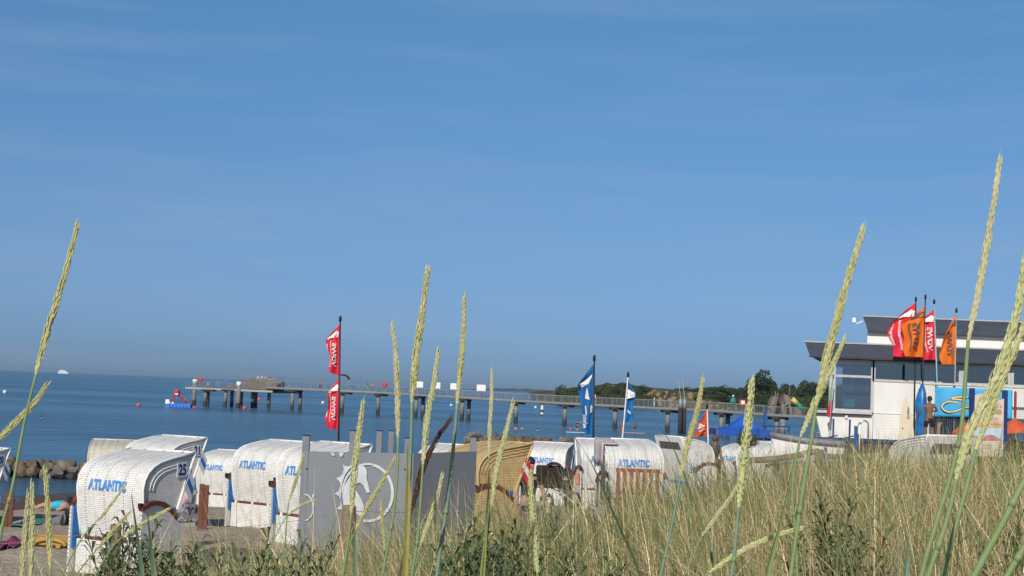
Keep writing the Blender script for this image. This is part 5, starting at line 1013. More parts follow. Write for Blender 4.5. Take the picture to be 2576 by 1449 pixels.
for i, (dx, dy, wp, Y, mi) in enumerate(TS):
    q = P(dx, dy, Y); z0 = hz(q.x, Y)-0.5 if Y < 800 else 6.0; z0 = min(z0, q.z-3.5)
    wd = wp/FD*Y*(1.7 if dx < 1885 else 1.5)
    if dy == 937: lb = 'tallest tree on the headland, broad dark crown above all the others'
    elif dy == 954: lb = 'broad dark tree close to the pavilion roof corner'
    elif dx == 1420: lb = 'bushy tree at the left tip of the headland'
    elif dx == 1691: lb = 'single small tree standing alone on the cliff top'
    elif Y >= 900: lb = 'dark green tree in the far wood beyond the pale field'
    elif dx < 1660: lb = spc[mi]+' tree on the headland left of the bare cliff'
    elif dx < 1885: lb = spc[mi]+' tree between the bare cliff and the tallest tree'
    else: lb = spc[mi]+' tree on the headland right of the bare cliff'
    tree(q.x, Y, z0, q.z, wd, lb, mi, i)
# far coast across the bay
def coast():
    mb = MB(); xs = np.linspace(1150, 2150, 120); top = []
    for x in xs: top.append(P(x, 986.6+(x-1300)*0.0397-np.interp(x, [1150, 1200, 1260, 1330, 1400, 1500, 2150], [0.5, 4, 7, 8.5, 6.5, 5, 3])-0.9*math.sin(x/7)-0.5*math.sin(x/3.1), 7000))
    v = []; 
    for p in top: v += [(p.x, 7000, -1), (p.x, 7000, p.z), (p.x, 7600, p.z+2), (p.x, 7700, -1)]
    n_ = len(top); f = [(4*i+k, 4*(i+1)+k, 4*(i+1)+k+1, 4*i+k+1) for i in range(n_-1) for k in range(3)]; mb.add(v, f); tag(mb.build('far_coast', mat('far_coast', (0.03, 0.045, 0.03), 0.9, (0.05, 0.06, 0.035), 0.004)), kind='structure')
coast()

# ================================================================= ROCKS
ROCKM = [mat('rock_grey', (0.13, 0.112, 0.085), 0.9, (0.065, 0.056, 0.042), 1.5, 0.6, bscale=5), mat('rock_brown', (0.17, 0.125, 0.08), 0.9, (0.08, 0.06, 0.04), 1.5, 0.6, bscale=5), mat('rock_pale', (0.22, 0.20, 0.165), 0.9, (0.12, 0.108, 0.088), 1.5, 0.6, bscale=5)]
def rock_mesh(seed, m):
    rg = random.Random(seed); import bmesh
    bm = bmesh.new(); bmesh.ops.create_icosphere(bm, subdivisions=3, radius=1)
    pl = [(Vector((rg.gauss(0, 1), rg.gauss(0, 1), rg.gauss(0, 1))).normalized(), rg.uniform(0.45, 0.85)) for _ in range(16)]
    for v in bm.verts:
        p = v.co.copy()
        for n_, d_ in pl:
            e = p.dot(n_)
            if e > d_: p -= n_*(e-d_)*0.93
        v.co = p*(1+rg.uniform(-0.012, 0.012))
    me = bpy.data.meshes.new('boulder'); bm.to_mesh(me); bm.free(); me.materials.append(m); return me
RKS = [rock_mesh(i, ROCKM[i % 3]) for i in range(12)]
RKD = [mat('rock_wet', (0.035, 0.033, 0.028), 0.6, (0.02, 0.02, 0.017), 2)]
WETR = []
for i in range(4): m_ = RKS[i].copy(); m_.materials.clear(); m_.materials.append(RKD[0]); WETR.append(m_)
def boulders(path, rad, rows, gname, names, step=0.8, dry=True):
    rg = random.Random(len(path)*3+int(path[0][0])); k = 0
    for (a, b) in zip(path, path[1:]):
        A = Vector(a); B_ = Vector(b); L_ = (B_-A).length; n_ = int(L_/(rad*1.25)); d = (B_-A).normalized(); nn = Vector((-d.y, d.x, 0))
        for i in range(n_):
            for rw in range(rows):
                p = A+(B_-A)*(i+rg.random()*0.6)/n_; off = (rw-(rows-1)/2)*rad*1.2; hgt = a[2]+(b[2]-a[2])*i/n_
                levels = [(-0.1, 1.0), (rad*0.75, .9)] if rw in (0, rows-1) else [(0.3*rad, 1.0)]+[(z_, 0.95) for z_ in np.arange(rad*1.1, hgt-rad*.5, rad*0.95)]
                for (z, s_) in levels:
                    r_ = rad*s_*rg.uniform(0.7, 1.25); wet = z < 0.35 and rg.random() < 0.75
                    me = rg.choice(WETR) if wet else rg.choice(RKS); o_ = link('boulder', me); o_.location = (p.x+nn.x*off+rg.uniform(-.2, .2)*rad, p.y+nn.y*off, max(z, 0.05)+rg.uniform(-.1, .25)*rad); o_.rotation_euler = (rg.uniform(0, 6), rg.uniform(0, 6), rg.uniform(0, 6)); o_.scale = (r_*1.2, r_, r_*0.85)
                    tag(o_, names[1] if wet else names[0], 'rock', gname); k += 1
    return k
la = P(-40, 1200, 80); lb_ = P(260, 1190, 80)
boulders([(la.x, 80, 1.05), (lb_.x, 80.5, 0.95)], 0.48, 4, 'boulders of the left breakwater', ('rough grey brown boulder piled in the left breakwater', 'wet black boulder at the foot of the left breakwater'))
r0 = P(1186, 1100, 150); r1 = P(1290, 1100, 148); r2 = P(1400, 1100, 144); r3 = P(1512, 1100, 138)
boulders([(r0.x, 150, 1.3), (r1.x, 148, 1.5), (r2.x, 144, 1.2), (r3.x, 138, 1.15)], 0.62, 4, 'boulders of the middle breakwater', ('rough brown boulder piled in the middle breakwater', 'wet black boulder at the foot of the middle breakwater'))

# ================================================================= TENT, BOAT, FURNITURE ON THE BEACH
def tent():
    Y = 55.0; pk = PS(2971.5, 1622, Y+1.5); l0 = PS(2824.5, 1688, Y); r0_ = PS(3054, 1690, Y); ez = (l0.z+r0_.z)/2-0.05; w_ = r0_.x-l0.x
    root = thing('gazebo_tent', 'blue pop-up gazebo tent with pointed roof near the shore', 'tent', ((l0.x+r0_.x)/2, Y+w_/2, 2.0)); TB = mat('tent_blue', (0.015, 0.10, 0.48), 0.6, (0.012, 0.08, 0.40), 2)
    c = [(l0.x, Y, ez), (r0_.x, Y, ez), (r0_.x, Y+w_, ez), (l0.x, Y+w_, ez)]; p_ = Vector(((l0.x+r0_.x)/2+0.1, Y+w_/2, pk.z))
    mb = MB()
    for i in range(4):
        a, b = Vector(c[i]), Vector(c[(i+1) % 4]); mb.grid(lambda u, v: (a+(b-a)*u).lerp(p_, v)-Vector((0, 0, 0.30*math.sin(v*math.pi)*(1-abs(2*u-1)*0.2))), 6, 8)
    mb.build('canopy', TB, root, True)
    vz = ez-0.24; mb = MB(); [mb.add([c[i], c[(i+1) % 4], (*c[(i+1) % 4][:2], vz), (*c[i][:2], vz)], [(0, 1, 2, 3)]) for i in range(4)]; mb.build('valance', mat('tent_blue_dark', (0.01, 0.07, 0.36), 0.6), root, True)
    for x, y, z in c: MB().tube([(x, y, 1.8), (x, y, ez)], 0.03, 6).build('leg', STEEL, root, True)
tent()
def bluebench():
    Y = 50.0; q = lambda x, y: PS(2780+x/4.83, 1560+y/4.83, Y); DB = mat('royal_blue_paint', (0.012, 0.08, 0.30), 0.55); DB2 = MATS['dark_blue_paint']
    root = thing('blue_play_frame', 'blue wooden frame of planks and posts before the gazebo tent', 'frame', (q(1120, 0).x, Y, 2.5))
    def pl(x0, y0, x1, y1, m, nm, th=0.08, o=0): a, b = q(x0, y0), q(x1, y1); MB().box(((a.x+b.x)/2, Y+o, (a.z+b.z)/2), (abs(b.x-a.x), th, abs(a.z-b.z))).build(nm, m, root, True)
    pl(1102, 290, 1140, 800, DB, 'post'); pl(1040, 548, 1590, 600, DB2, 'plank', .05, -.07); pl(900, 735, 1500, 765, DB2, 'plank', .3, -.3); pl(965, 620, 1010, 740, DB2, 'leg'); pl(640, 600, 680, 740, DB2, 'leg'); pl(1320, 600, 1580, 612, WHITE, 'white_edge', .05, -.12); pl(1560, 560, 1590, 860, DB, 'post'); pl(900, 765, 1480, 850, DB, 'base_panel', .06, .05)
bluebench()
def boat():
    Y = 42.0; q = lambda x, y, Y_=Y: PS(2780+x/4.83, 1560+y/4.83, Y_); xr = PS(3326, 1752, Y).x; xl_ = q(1350, 0).x; zt = q(2000, 900).z; zb = q(2000, 1290).z
    root = thing('dinghy', 'white dinghy with wide grey gunwale and teal keel stripe on the sand', 'boat', ((xl_+xr)/2, Y, zb))
    L_ = xr-xl_; n_ = 14
    def sec(t): return 0.55*math.sin(min(1, t*1.6+0.12)*math.pi/2) if t < 0.6 else 0.55
    mb = MB(); mb.smooth = True
    rows = []
    for j, (zz, ww) in enumerate(((0, .35), (.12, .7), (.45, .92), (1.0, 1.0))):
        for i in range(n_+1): t = i/n_; rows.append((xl_+L_*t, Y+0.6-sec(t)*ww*1.2, zb+(zt-zb)*zz+0.16*(1-t)**2*zz))
    for j, (zz, ww) in enumerate(((1.0, 1.0), (.45, .92), (.12, .7), (0, .35))):
        for i in range(n_+1): t = i/n_; rows.append((xl_+L_*t, Y+0.6+sec(t)*ww*1.2, zb+(zt-zb)*zz+0.16*(1-t)**2*zz))
    m_ = 8; f = [(j*(n_+1)+i, j*(n_+1)+i+1, (j+1)*(n_+1)+i+1, (j+1)*(n_+1)+i) for j in range(m_-1) for i in range(n_) if j != 3]
    f += [tuple(j*(n_+1)+n_ for j in range(m_))]; mb.add(rows, f); mb.build('hull', WHITE, root, True)
    mb = MB(); g = []
    for sgn in (-1, 1):
        g = [(xl_+L_*i/n_, Y+0.6+sgn*sec(i/n_)*1.22, zt+0.03+0.16*(1-i/n_)**2) for i in range(n_+1)]
        mbb = MB(); mbb.smooth = True; mbb.tube(g, 0.09, 8); mbb.build('gunwale', mat('gunwale_grey', (0.22, 0.22, 0.23), 0.5), root, True)
    mb.box(((xl_+xr)/2+0.2, Y+0.18, zb+0.03), (L_*0.85, 0.05, 0.05)); mb.build('keel_stripe', mat('teal_paint', (0.02, 0.16, 0.17), 0.5), root, True)
    MB().box((PS(3290, 0, Y).x, Y-0.1, (zb+zt)/2), (0.08, 0.06, (zt-zb)*0.7)).build('strap', MATS['mid_blue_paint'], root, True)
boat()
def railfence():
    Y = 26.0; q = lambda x, y: PS(2780+x/4.83, 1560+y/4.83, Y); q2 = lambda x, y: PS(3200+x/6.0375, 1620+y/6.0375, Y)
    root = thing('log_rail_fence', 'weathered wooden log rail fence at the dune edge before the dinghy', 'fence', (q(2150, 0).x, Y, 3.8)); r_ = 0.055
    mb = MB(); mb.smooth = True; mb.tube([q(840, 1225), q(1300, 1195), q(1700, 1140), q(1950, 1075), q(2110, 1050), q(2240, 1085)], r_, 8); mb.build('rail', GWOOD, root, True)
    mb = MB(); mb.smooth = True; mb.tube([q2(290, 1068), q2(700, 1078), q2(1100, 1066), q2(1400, 1045), q2(1610, 1030)], r_*.85, 8); mb.build('rail', GWOOD, root, True)
    for a, rr_, m_ in ((q(2160, 1085), .075, GWOOD), (q2(1545, 1065), .06, PWOOD)):
        mb = MB(); mb.smooth = True; mb.tube([(a.x, Y, 3.2), (a.x, Y, a.z)], rr_, 8); mb.build('post', m_, root, True)
railfence()
for sx, sy, Y, r_, lb in ((2375/1.0*0+1375, 1990, 12.0, 0.060, 'stout weathered post in the grass before the grey screen'), (457, 2063, 14.0, 0.052, 'weathered post in front of the nearest beach chair'), (2474, 1936, 16.5, 0.048, 'pale weathered post in front of the red slatted grille')):
    t = PS(sx, sy, Y); gz = tz(t.x, Y)-0.2; root = thing('fence_post', lb, 'post', (t.x, Y, gz), 0, 'wooden dune fence posts')
    mb = MB(); mb.smooth = False; mb.tube([(0, 0, 0), (0.01, 0, (t.z-gz)*0.5), (0, 0, t.z-gz-0.01), (0, 0, t.z-gz)], [r_*1.05, r_, r_, r_*0.85], 10); mb.build('shaft', PWOOD, root)
wp = [PS(457, 2075, 14), PS(1375, 2012, 12), PS(2474, 1950, 16.5)]
mb = MB(); 
def sag(a, b, s_=0.08): return [a+(b-a)*t+Vector((0, 0, -s_*4*t*(1-t))) for t in np.linspace(0, 1, 12)]
mb.tube(sag(PS(-200, 2130, 16), wp[0])+sag(wp[0], wp[1])[1:]+sag(wp[1], wp[2])[1:]+sag(wp[2], PS(3400, 1960, 14))[1:], 0.0022, 4); tag(mb.build('fence_wire', GREYM), 'thin sagging wire strung between the dune fence posts', 'wire')

# info board 70/71
def infoboard():
    Y = 35.0; q = lambda x, y, Y_=Y: PS(3780+x/4.829, 1500+y/4.829, Y_)
    root = thing('info_board', 'beige beach information board with wavy top between two navy posts', 'sign board', (q(620, 0).x, Y, 3.9)); NB = mat('navy_post', (0.01, 0.03, 0.14), 0.5)
    for x, yt in ((243, 135), (870, 180)):
        a = q(x, yt); MB().box((a.x, Y+0.05, (a.z+3.8)/2), (0.11, 0.09, a.z-3.8)).build('post', NB, root, True)
    BG = mat('board_beige', (0.62, 0.52, 0.42), 0.6); xl_, xr = 285, 838
    top = [(285+(838-285)*t, np.interp(t, [0, .12, .25, .4, .55, .68, .78, .9, 1], [270, 245, 238, 255, 300, 355, 368, 358, 335])) for t in np.linspace(0, 1, 24)]
    pts = [q(x, y) for x, y in top]+[q(815, 1440), q(245, 1435)]; mb = MB(); mb.prism(pts, (0, 0.03, 0)); bd = mb.build('board', BG, root, True)
    def patch(x0, y0, x1, y1, m, nm, e=0.006): a, b = q(x0, y0), q(x1, y1); MB().box(((a.x+b.x)/2, Y-e/2-0.0015, (a.z+b.z)/2), (b.x-a.x, e, a.z-b.z)).build(nm, m, bd)
    TAN = mat('board_tan', (0.58, 0.40, 0.20), 0.6); SKB = mat('board_sky', (0.42, 0.58, 0.70), 0.6); PKM = mat('board_pink', (0.48, 0.17, 0.20), 0.6)
    patch(560, 530, 795, 635, TAN, 'panel'); patch(330, 755, 812, 895, TAN, 'panel'); patch(300, 900, 805, 1135, SKB, 'picture')
    hill = [(400, 1130), (430, 1080), (500, 1030), (580, 1018), (660, 1040), (740, 1090), (780, 1130)]; mb = MB(); mb.prism([q(x, y)-Vector((0, 0.012, 0)) for x, y in hill], (0, 0.002, 0)); mb.build('picture_hill', PKM, bd)
    def tx(s, x, y, w_, h_, m=NAVY, nm='lettering'):
        c = q(x, y); sc = Y/5700/4.829*1.0; mb = MB(); put_text(mb, s, lambda a, b: (c.x+a, Y-0.012, c.z+b), width=w_*Y/5700/4.829, height=h_*Y/5700/4.829, bold=0.015); mb.build(nm, m, bd)
    DG = mat('board_text', (0.06, 0.07, 0.12), 0.7)
    tx('willkommen!', 645, 445, 160, 22, DG); tx('70 / 71', 725, 495, 140, 48, DG)
    for s, x, y, w_, h_ in (('Strandabschnitt', 705, 556, 150, 13), ('Strand mit Aufsicht', 710, 576, 145, 12), ('Badesaison', 690, 600, 190, 13), ('Ostsee', 730, 622, 100, 12), ('Badeaufsicht, Strandzeit', 605, 708, 230, 15), ('bis 71 Badestrand', 600, 738, 230, 15), ('Strand', 680, 800, 90, 13), ('Rettung', 680, 827, 180, 15), ('Info', 680, 853, 90, 13), ('Ostsee', 540, 1190, 80, 11), ('Badezeiten', 530, 1218, 190, 13), ('Strandordnung', 520, 1248, 180, 13), ('Baderegeln', 500, 1278, 150, 13)): tx(s, x, y, w_, h_, DG)
infoboard()
# orange parasols / cover behind the board
def orange(dx0, dx1, dyt, dyb, Y, label):
    a = P(dx0, dyt, Y); b = P(dx1, dyb, Y); w_ = b.x-a.x; root = thing('orange_parasol', label, 'parasol', ((a.x+b.x)/2, Y, 4.2), 0, 'orange beach parasols')
    mb = MB(); n_ = 8; H = a.z-b.z; c = Vector((0, 0, a.z-4.2)); rim = [(w_/2*math.cos(2*math.pi*i/n_), w_/2*math.sin(2*math.pi*i/n_), b.z-4.2+H*0.3) for i in range(n_)]
    mb.add([c]+rim, [(0, i+1, (i+1) % n_+1) for i in range(n_)]); low = [(x*1.0, y, z-H*0.3+0.05*math.sin(i*2.4)) for i, (x, y, z) in enumerate(rim)]; mb.add(rim+low, [(i, (i+1) % n_, (i+1) % n_+n_, i+n_) for i in range(n_)])
    mb.build('canopy', mat('parasol_orange', (0.80, 0.17, 0.07), 0.8, (0.72, 0.12, 0.05), 3, trans=.3), root); MB().tube([(0, 0, 0), (0, 0, a.z-4.2+0.05)], 0.025, 6).build('pole', STEEL, root)
orange(2396, 2458, 1060, 1100, 52, 'orange parasol left of the information board'); orange(2505, 2600, 1050, 1092, 52, 'orange parasol right of the information board')

# person at the net, others
q = PS(3658, 1709, 50); person((q.x, 50, q.z-0.36), 0, 'bare-chested black-haired person in black shorts facing the net', 1.62, SK2, None, CBLK, HAIRD, arms=((-.33, .02, 1.18), (-.36, .16, 1.02), (.30, .08, 1.20), (.12, .26, 1.22)), detail=True, legs=(((-.13, .04, .50), (-.15, -.02, .07), (-.16, .13, .03)), ((.13, .02, .50), (.17, -.05, .07), (.18, .10, .03))))
q = PS(2817, 1718, 45); person((q.x, 45, q.z-1.72), 60, 'person with brown hair in dark olive clothes left of the far white chairs', 1.7, SK2, COLV, COLV, HAIRB, shorts=False, detail=True)
q = PS(3388, 1714, 58.6); person((q.x, 58.9, q.z-1.66), 160, 'person in black standing beneath the blue deck beam', 1.66, SK2, CBLK, CBLK, HAIRD, shorts=False, arms=((-.26, .02, 1.14), (-.24, .18, .95), (.34, .0, 1.16), (.42, .12, .92)))
# seated person by yellow chair
q = PS(2085, 1880, 25.5); person((q.x, 25.5, q.z-0.92), 150, 'seated person in black top and beige trousers beside the yellow wicker chair', 1.68, SK1, CBLK, CBEI, HAIRD, pose='sit', shorts=False, detail=True)
# pushchair with black hood
def pram():
    Y = 27.5; q = lambda x, y: PS(2050+x/5.797, 1760+y/5.797, Y); g = q(1000, 1340); root = thing('pushchair', 'black hooded pushchair with white frame parked beside the yellow chair', 'pushchair', (q(800, 0).x, Y, g.z))
    mb = MB(); mb.smooth = True
    c = q(760, 620); sx_ = (q(980, 0).x-q(530, 0).x)/2; h_ = q(0, 310).z-c.z
    mb.grid(lambda u, v: Vector((c.x-sx_*1.0*math.cos(u*math.pi), Y-0.28+0.56*v, c.z+h_*math.sin(u*math.pi)**0.7*(1-0.10*abs(2*v-1)**2))), 14, 6); hd = mb.build('hood', CBLK, root, True); hd.modifiers.new('s', 'SOLIDIFY').thickness = 0.02
    bd = [q(360, 420), q(980, 440), q(960, 860), q(860, 930), q(420, 900), q(350, 700)]; mb = MB(); mb.prism([p-Vector((0, .24, 0)) for p in bd], (0, .48, 0)); bevel(mb.build('seat_shell', mat('black_brown_cloth', (0.025, 0.016, 0.014), 0.9), root, True), 0.04, 3)
    for yy in (-.25, .25):
        mb = MB(); mb.smooth = True; mb.tube([q(640, 940)+Vector((0, yy, 0)), q(575, 1110)+Vector((0, yy, 0)), q(540, 1220)+Vector((0, yy, 0))], .014, 6); mb.build('frame_tube', WHITE, root, True)
        mb = MB(); mb.smooth = True; mb.tube([q(640, 930)+Vector((0, yy, 0)), q(1000, 1080)+Vector((0, yy, 0)), q(1180, 1230)+Vector((0, yy, 0))], .014, 6); mb.build('frame_tube', WHITE, root, True)
        for wx, wy, r_ in ((600, 1230, .11), (1180, 1210, .14)):
            w_ = q(wx, wy)+Vector((0, yy, 0)); mb = MB(); mb.smooth = True; mb.tube([w_+Vector((r_*math.cos(t), 0, r_*math.sin(t))) for t in np.linspace(0, 2*math.pi, 20)], .022, 6, False); wh = mb.build('wheel', BLACK, root, True); MB().tube([w_-Vector((0, .02, 0)), w_+Vector((0, .02, 0))], .03, 8).build('hub', WHITE, wh)
    mb = MB(); mb.smooth = True; mb.tube([q(980, 480)+Vector((0, -.2, 0)), q(1120, 520)+Vector((0, -.2, 0)), q(1170, 700)+Vector((0, -.2, 0))], .016, 6); mb.build('handle', BLACK, root, True)
    bk = [q(880, 910), q(1190, 890), q(1180, 1060), q(880, 1090)]; mb = MB(); mb.prism([p-Vector((0, .18, 0)) for p in bk], (0, .36, 0)); mb.build('basket', mat('basket_cloth', (0.35, 0.34, 0.33), 0.8, (0.03, 0.03, 0.03), 9), root, True)
    # bag hanging at the handle
    bp = [q(930, 520), q(1060, 500), q(1120, 640), q(1090, 800), q(1000, 900), q(900, 860)]; mb = MB(); mb.prism([p-Vector((0, .42, 0)) for p in bp], (0, .14, 0)); bg_ = bevel(mb.build('shoulder_bag', mat('bag_navy', (0.012, 0.016, 0.035), 0.7)), .03, 3); tag(bg_, 'navy bag with a grey triangle mark hung on the pushchair handle', 'bag')
    tr = [q(955, 710), q(1050, 720), q(1000, 650)]; mb = MB()
    for a, b in ((0, 1), (1, 2), (2, 0)): mb.bar(tr[a]-Vector((0, .425, 0)), tr[b]-Vector((0, .425, 0)), .012, .012)
    mb.build('mark', mat('mark_grey', (.5, .5, .5)), bg_)
pram()
# things lying on the sand at the left
def gl(sx, sy): return G(sx/1.5652, sy/1.5652, 10, 90)
def flatcloth(name, label, cat, cx, cy, wpx, dpt, m, wav=0.03, rz=0.0):
    g = gl(cx, cy); w_ = wpx/5700*g.y
    def fn(u, v):
        x = (u-.5)*w_; y = (v-.5)*dpt; X = g.x+x*math.cos(rz)-y*math.sin(rz); Y_ = g.y+x*math.sin(rz)+y*math.cos(rz); return Vector((X, Y_, tz(X, Y_)+0.03+wav*(0.5+0.5*math.sin(u*11+v*4))*(0.6+0.4*math.sin(v*7+u*3))))
    cloth(name, label, cat, fn, 16, 8, m)
flatcloth('beach_towel', 'teal green towel spread on the sand left of the black backpack', 'towel', 130, 2060, 118, 1.0, mat('teal_towel', (0.03, 0.15, 0.13), 0.9, (0.06, 0.2, 0.17), 8))
flatcloth('beach_towel', 'purple and red patterned cloth at the bottom left edge', 'towel', 35, 2150, 110, 0.8, mat('purple_towel', (0.06, 0.02, 0.09), 0.9, (0.35, 0.03, 0.06), 9), 0.08)
# ochre wooden frame lying down
g = gl(205, 2148); root = thing('ochre_grille', 'ochre wooden grille lying on the sand left of the nearest chair', 'grille', (g.x, g.y, g.z)); OC = mat('ochre_wood', (0.46, 0.27, 0.06), 0.7, (0.36, 0.2, 0.05), 8)
w_ = 150/5700*g.y
for i in range(4): bevel(MB().box((0, -.3+i*.2, .07+0.015*i), (w_, .12, .05)).build('plank', OC, root), .008)
for sx_ in (-.35, .35): MB().box((sx_*w_, 0, .03), (.07, .8, .04)).build('batten', OC, root)
mb = MB(); mb.smooth = True; mb.tube([(w_*.12+w_*.42*math.cos(t), -.38, .04+.10*math.sin(t)) for t in np.linspace(0, math.pi, 12)], .035, 6); mb.build('arched_bar', OC, root)
# black backpack / folding chair
g = gl(255, 2070); root = thing('backpack', 'black backpack with clear pocket standing behind the nearest chair', 'backpack', g); kx = g.y/5700
mb = MB(); mb.prism([(-26*kx, 0, 0), (30*kx, 0, 0), (30*kx, 0, 95*kx), (2*kx, 0, 95*kx), (-4*kx, 0, 55*kx), (-16*kx, 0, 40*kx)], (0, .3, 0)); bevel(mb.build('body', CBLK, root), .05, 3)
MB().box((14*kx, -.01, 78*kx), (20*kx, .03, 22*kx)).build('clear_pocket', CGRY, root); mb = MB(); mb.smooth = True; mb.tube([(-4*kx, -.03, 50*kx), (6*kx, -.1, 30*kx), (0, -.05, 8*kx)], .02, 6); mb.build('strap', CGRY, root)
g2 = gl(222, 2070); tag(bevel(MB().prism([(g2.x-.3, g2.y, g2.z+.02), (g2.x+.28, g2.y, g2.z+.02), (g2.x+.28, g2.y, g2.z+.30)], (0, .5, 0)).build('beach_wedge', CGRY), .02), 'grey wedge backrest beside the black backpack', 'backrest')
# person lying with legs stretched, cyan towel
g = gl(200, 2012); kx = g.y/5700
def lying():
    root = thing('person', 'person in cyan clothes lying on the sand with bare legs to the left', 'person', (g.x, g.y, g.z))
    X_ = lambda sx: (sx-200)*kx
    N = [(X_(262), 0, .14), (X_(240), 0, .14), (X_(222), 0, .13), (X_(275), 0, .15), (X_(283), 0, .17), (X_(218), -.09, .12), (X_(180), -.10, .16), (X_(146), -.10, .07), (X_(140), -.10, .14), (X_(218), .09, .12), (X_(182), .12, .12), (X_(150), .12, .07), (X_(143), .12, .14), (X_(262), -.2, .12), (X_(248), -.28, .08), (X_(234), -.26, .05)]
    E = [(0, 1), (1, 2), (0, 3), (3, 4), (2, 5), (5, 6), (6, 7), (7, 8), (2, 9), (9, 10), (10, 11), (11, 12), (0, 13), (13, 14), (14, 15)]
    me = skinmesh(N, E, [.14, .12, .13, .06, .10, .09, .06, .04, .035, .09, .06, .04, .035, .05, .04, .03]); me.materials.append(SK1); link('body', me, root)
    me = skinmesh(N[:3]+[N[5], N[9], (X_(198), -.1, .15), (X_(200), .11, .13)], [(0, 1), (1, 2), (2, 3), (2, 4), (3, 5), (4, 6)], [.16, .14, .155, .115, .115, .09, .09]); me.materials.append(CCYN); link('swimwear', me, root)
    mb = MB(); mb.smooth = True; mb.ball((X_(285), 0, .2), .11, 12, 8); mb.build('hair', HAIRD, root)
lying()
# small orange cloth on board behind the pushchair, pink towel on chair 25's armrest, pale rag between chairs
a = PS(2267, 1885, 35.5)
cloth('orange_cloth', 'coral cloth hanging right of the board behind the pushchair', 'cloth', lambda u, v: a+Vector((u*.12*(1-v*.3), .02*math.sin(u*8), -.15+v*.28)), 4, 6, cmat('coral_cloth', (.6, .2, .14)))
bl_ = KLOC['b']; br_ = Matrix.Rotation(-R(27), 3, 'Z')
cloth('pink_cloth', 'dark pink cloth hung over the left armrest of the nearest chair', 'cloth', lambda u, v: bl_+br_ @ Vector((-.60-.05*math.cos(v*6.28)*.8, .0+u*.3, .94+.03-abs(v-.5)*.35)), 6, 10, cmat('dark_pink_cloth', (.22, .05, .06)))
a = PS(735, 1930, 22.5)
cloth('pale_towel', 'pale pink towel hanging in front of the chair numbered 25', 'towel', lambda u, v: a+Vector((-.12+u*.26*(1-.3*v), .08*math.sin(u*6+v*4), -.38*v+.05*math.sin(u*5))), 10, 12, cmat('pale_pink_cloth', (.50, .38, .40)))
a = PS(735, 1985, 22.4)
cloth('dark_bag_cloth', 'dark checked cloth below the pale pink towel', 'cloth', lambda u, v: a+Vector((-.18+u*.34, .06*math.sin(u*7+v*2), -.28*v)), 8, 8, mat('checked_cloth', (.02, .02, .05), .9, (.3, .3, .34), 18))
flag_thing('beach_flag', 'thin furled green and red flag at the left corner of the pavilion', (2096, 950), (2088, 1060), 61.0, [(1012, 953, [(0, 7), (0.4, 5), (0.8, 4), (1, 1)], cmat('flag_green', (0.25, 0.45, 0.2)), [], 1, 0.3), (1050, 1012, [(0, 8), (0.5, 9), (1, 4)], FR, [], 1, 1.0)], GREYM, gp, r=0.015)

# ================================================================= DUNE GRASS
def blade_mat(name, rough=0.6):
    m = bpy.data.materials.new(name); m.use_nodes = True; n = m.node_tree; b = n.nodes['Principled BSDF']; b.inputs['Roughness'].default_value = rough; b.inputs['Specular IOR Level'].default_value = 0.3
    a = n.nodes.new('ShaderNodeAttribute'); a.attribute_name = 'col'; n.links.new(a.outputs['Color'], b.inputs['Base Color'])
    tr = n.nodes.new('ShaderNodeBsdfTranslucent'); n.links.new(a.outputs['Color'], tr.inputs[0]); ms = n.nodes.new('ShaderNodeMixShader'); ms.inputs[0].default_value = 0.3
    n.links.new(b.outputs[0], ms.inputs[1]); n.links.new(tr.outputs[0], ms.inputs[2]); n.links.new(ms.outputs[0], n.nodes['Material Output'].inputs[0]); return m
BLADE = blade_mat('grass_blade')
def blades(name, x, y, h, wd, lean_dir, lean, col, seg=4, curl=None):
    n = len(x); z = terr(x, y)-0.03; t = np.linspace(0, 1, seg+1)
    d = np.stack([np.cos(lean_dir), np.sin(lean_dir)], 1)
    cx = np.empty((n, seg+1, 3))
    bend = lean[:, None]*(t[None]**1.7)
    cx[:, :, 0] = x[:, None]+d[:, :1]*bend*h[:, None]; cx[:, :, 1] = y[:, None]+d[:, 1:]*bend*h[:, None]
    cx[:, :, 2] = z[:, None]+h[:, None]*t[None]*(1-0.28*lean[:, None]*t[None])
    fa = rng.uniform(0, math.pi, n); fd = np.stack([np.cos(fa), np.sin(fa)*0.5, np.zeros(n)], 1)
    wv = wd[:, None]*(1-t[None]**1.5*0.92)/2
    vl = cx-fd[:, None]*wv[..., None]; vr = cx+fd[:, None]*wv[..., None]
    v = np.stack([vl, vr], 2).reshape(-1, 3); base = (np.arange(n)*(seg+1)*2)[:, None]+np.arange(seg)[None]*2
    f = np.stack([base, base+1, base+3, base+2], 2).reshape(-1, 4)
    me = bpy.data.meshes.new(name); me.vertices.add(len(v)); me.vertices.foreach_set('co', v.ravel().astype(np.float32)); me.loops.add(f.size); me.loops.foreach_set('vertex_index', f.ravel().astype(np.int32))
    me.polygons.add(len(f)); me.polygons.foreach_set('loop_start', np.arange(0, f.size, 4, dtype=np.int32)); me.update(calc_edges=True)
    ca = me.color_attributes.new('col', 'FLOAT_COLOR', 'POINT'); c4 = np.ones((n, (seg+1)*2, 4), np.float32); c4[:, :, :3] = col[:, None]
    ca.data.foreach_set('color', c4.ravel()); me.materials.append(BLADE); return link(name, me)
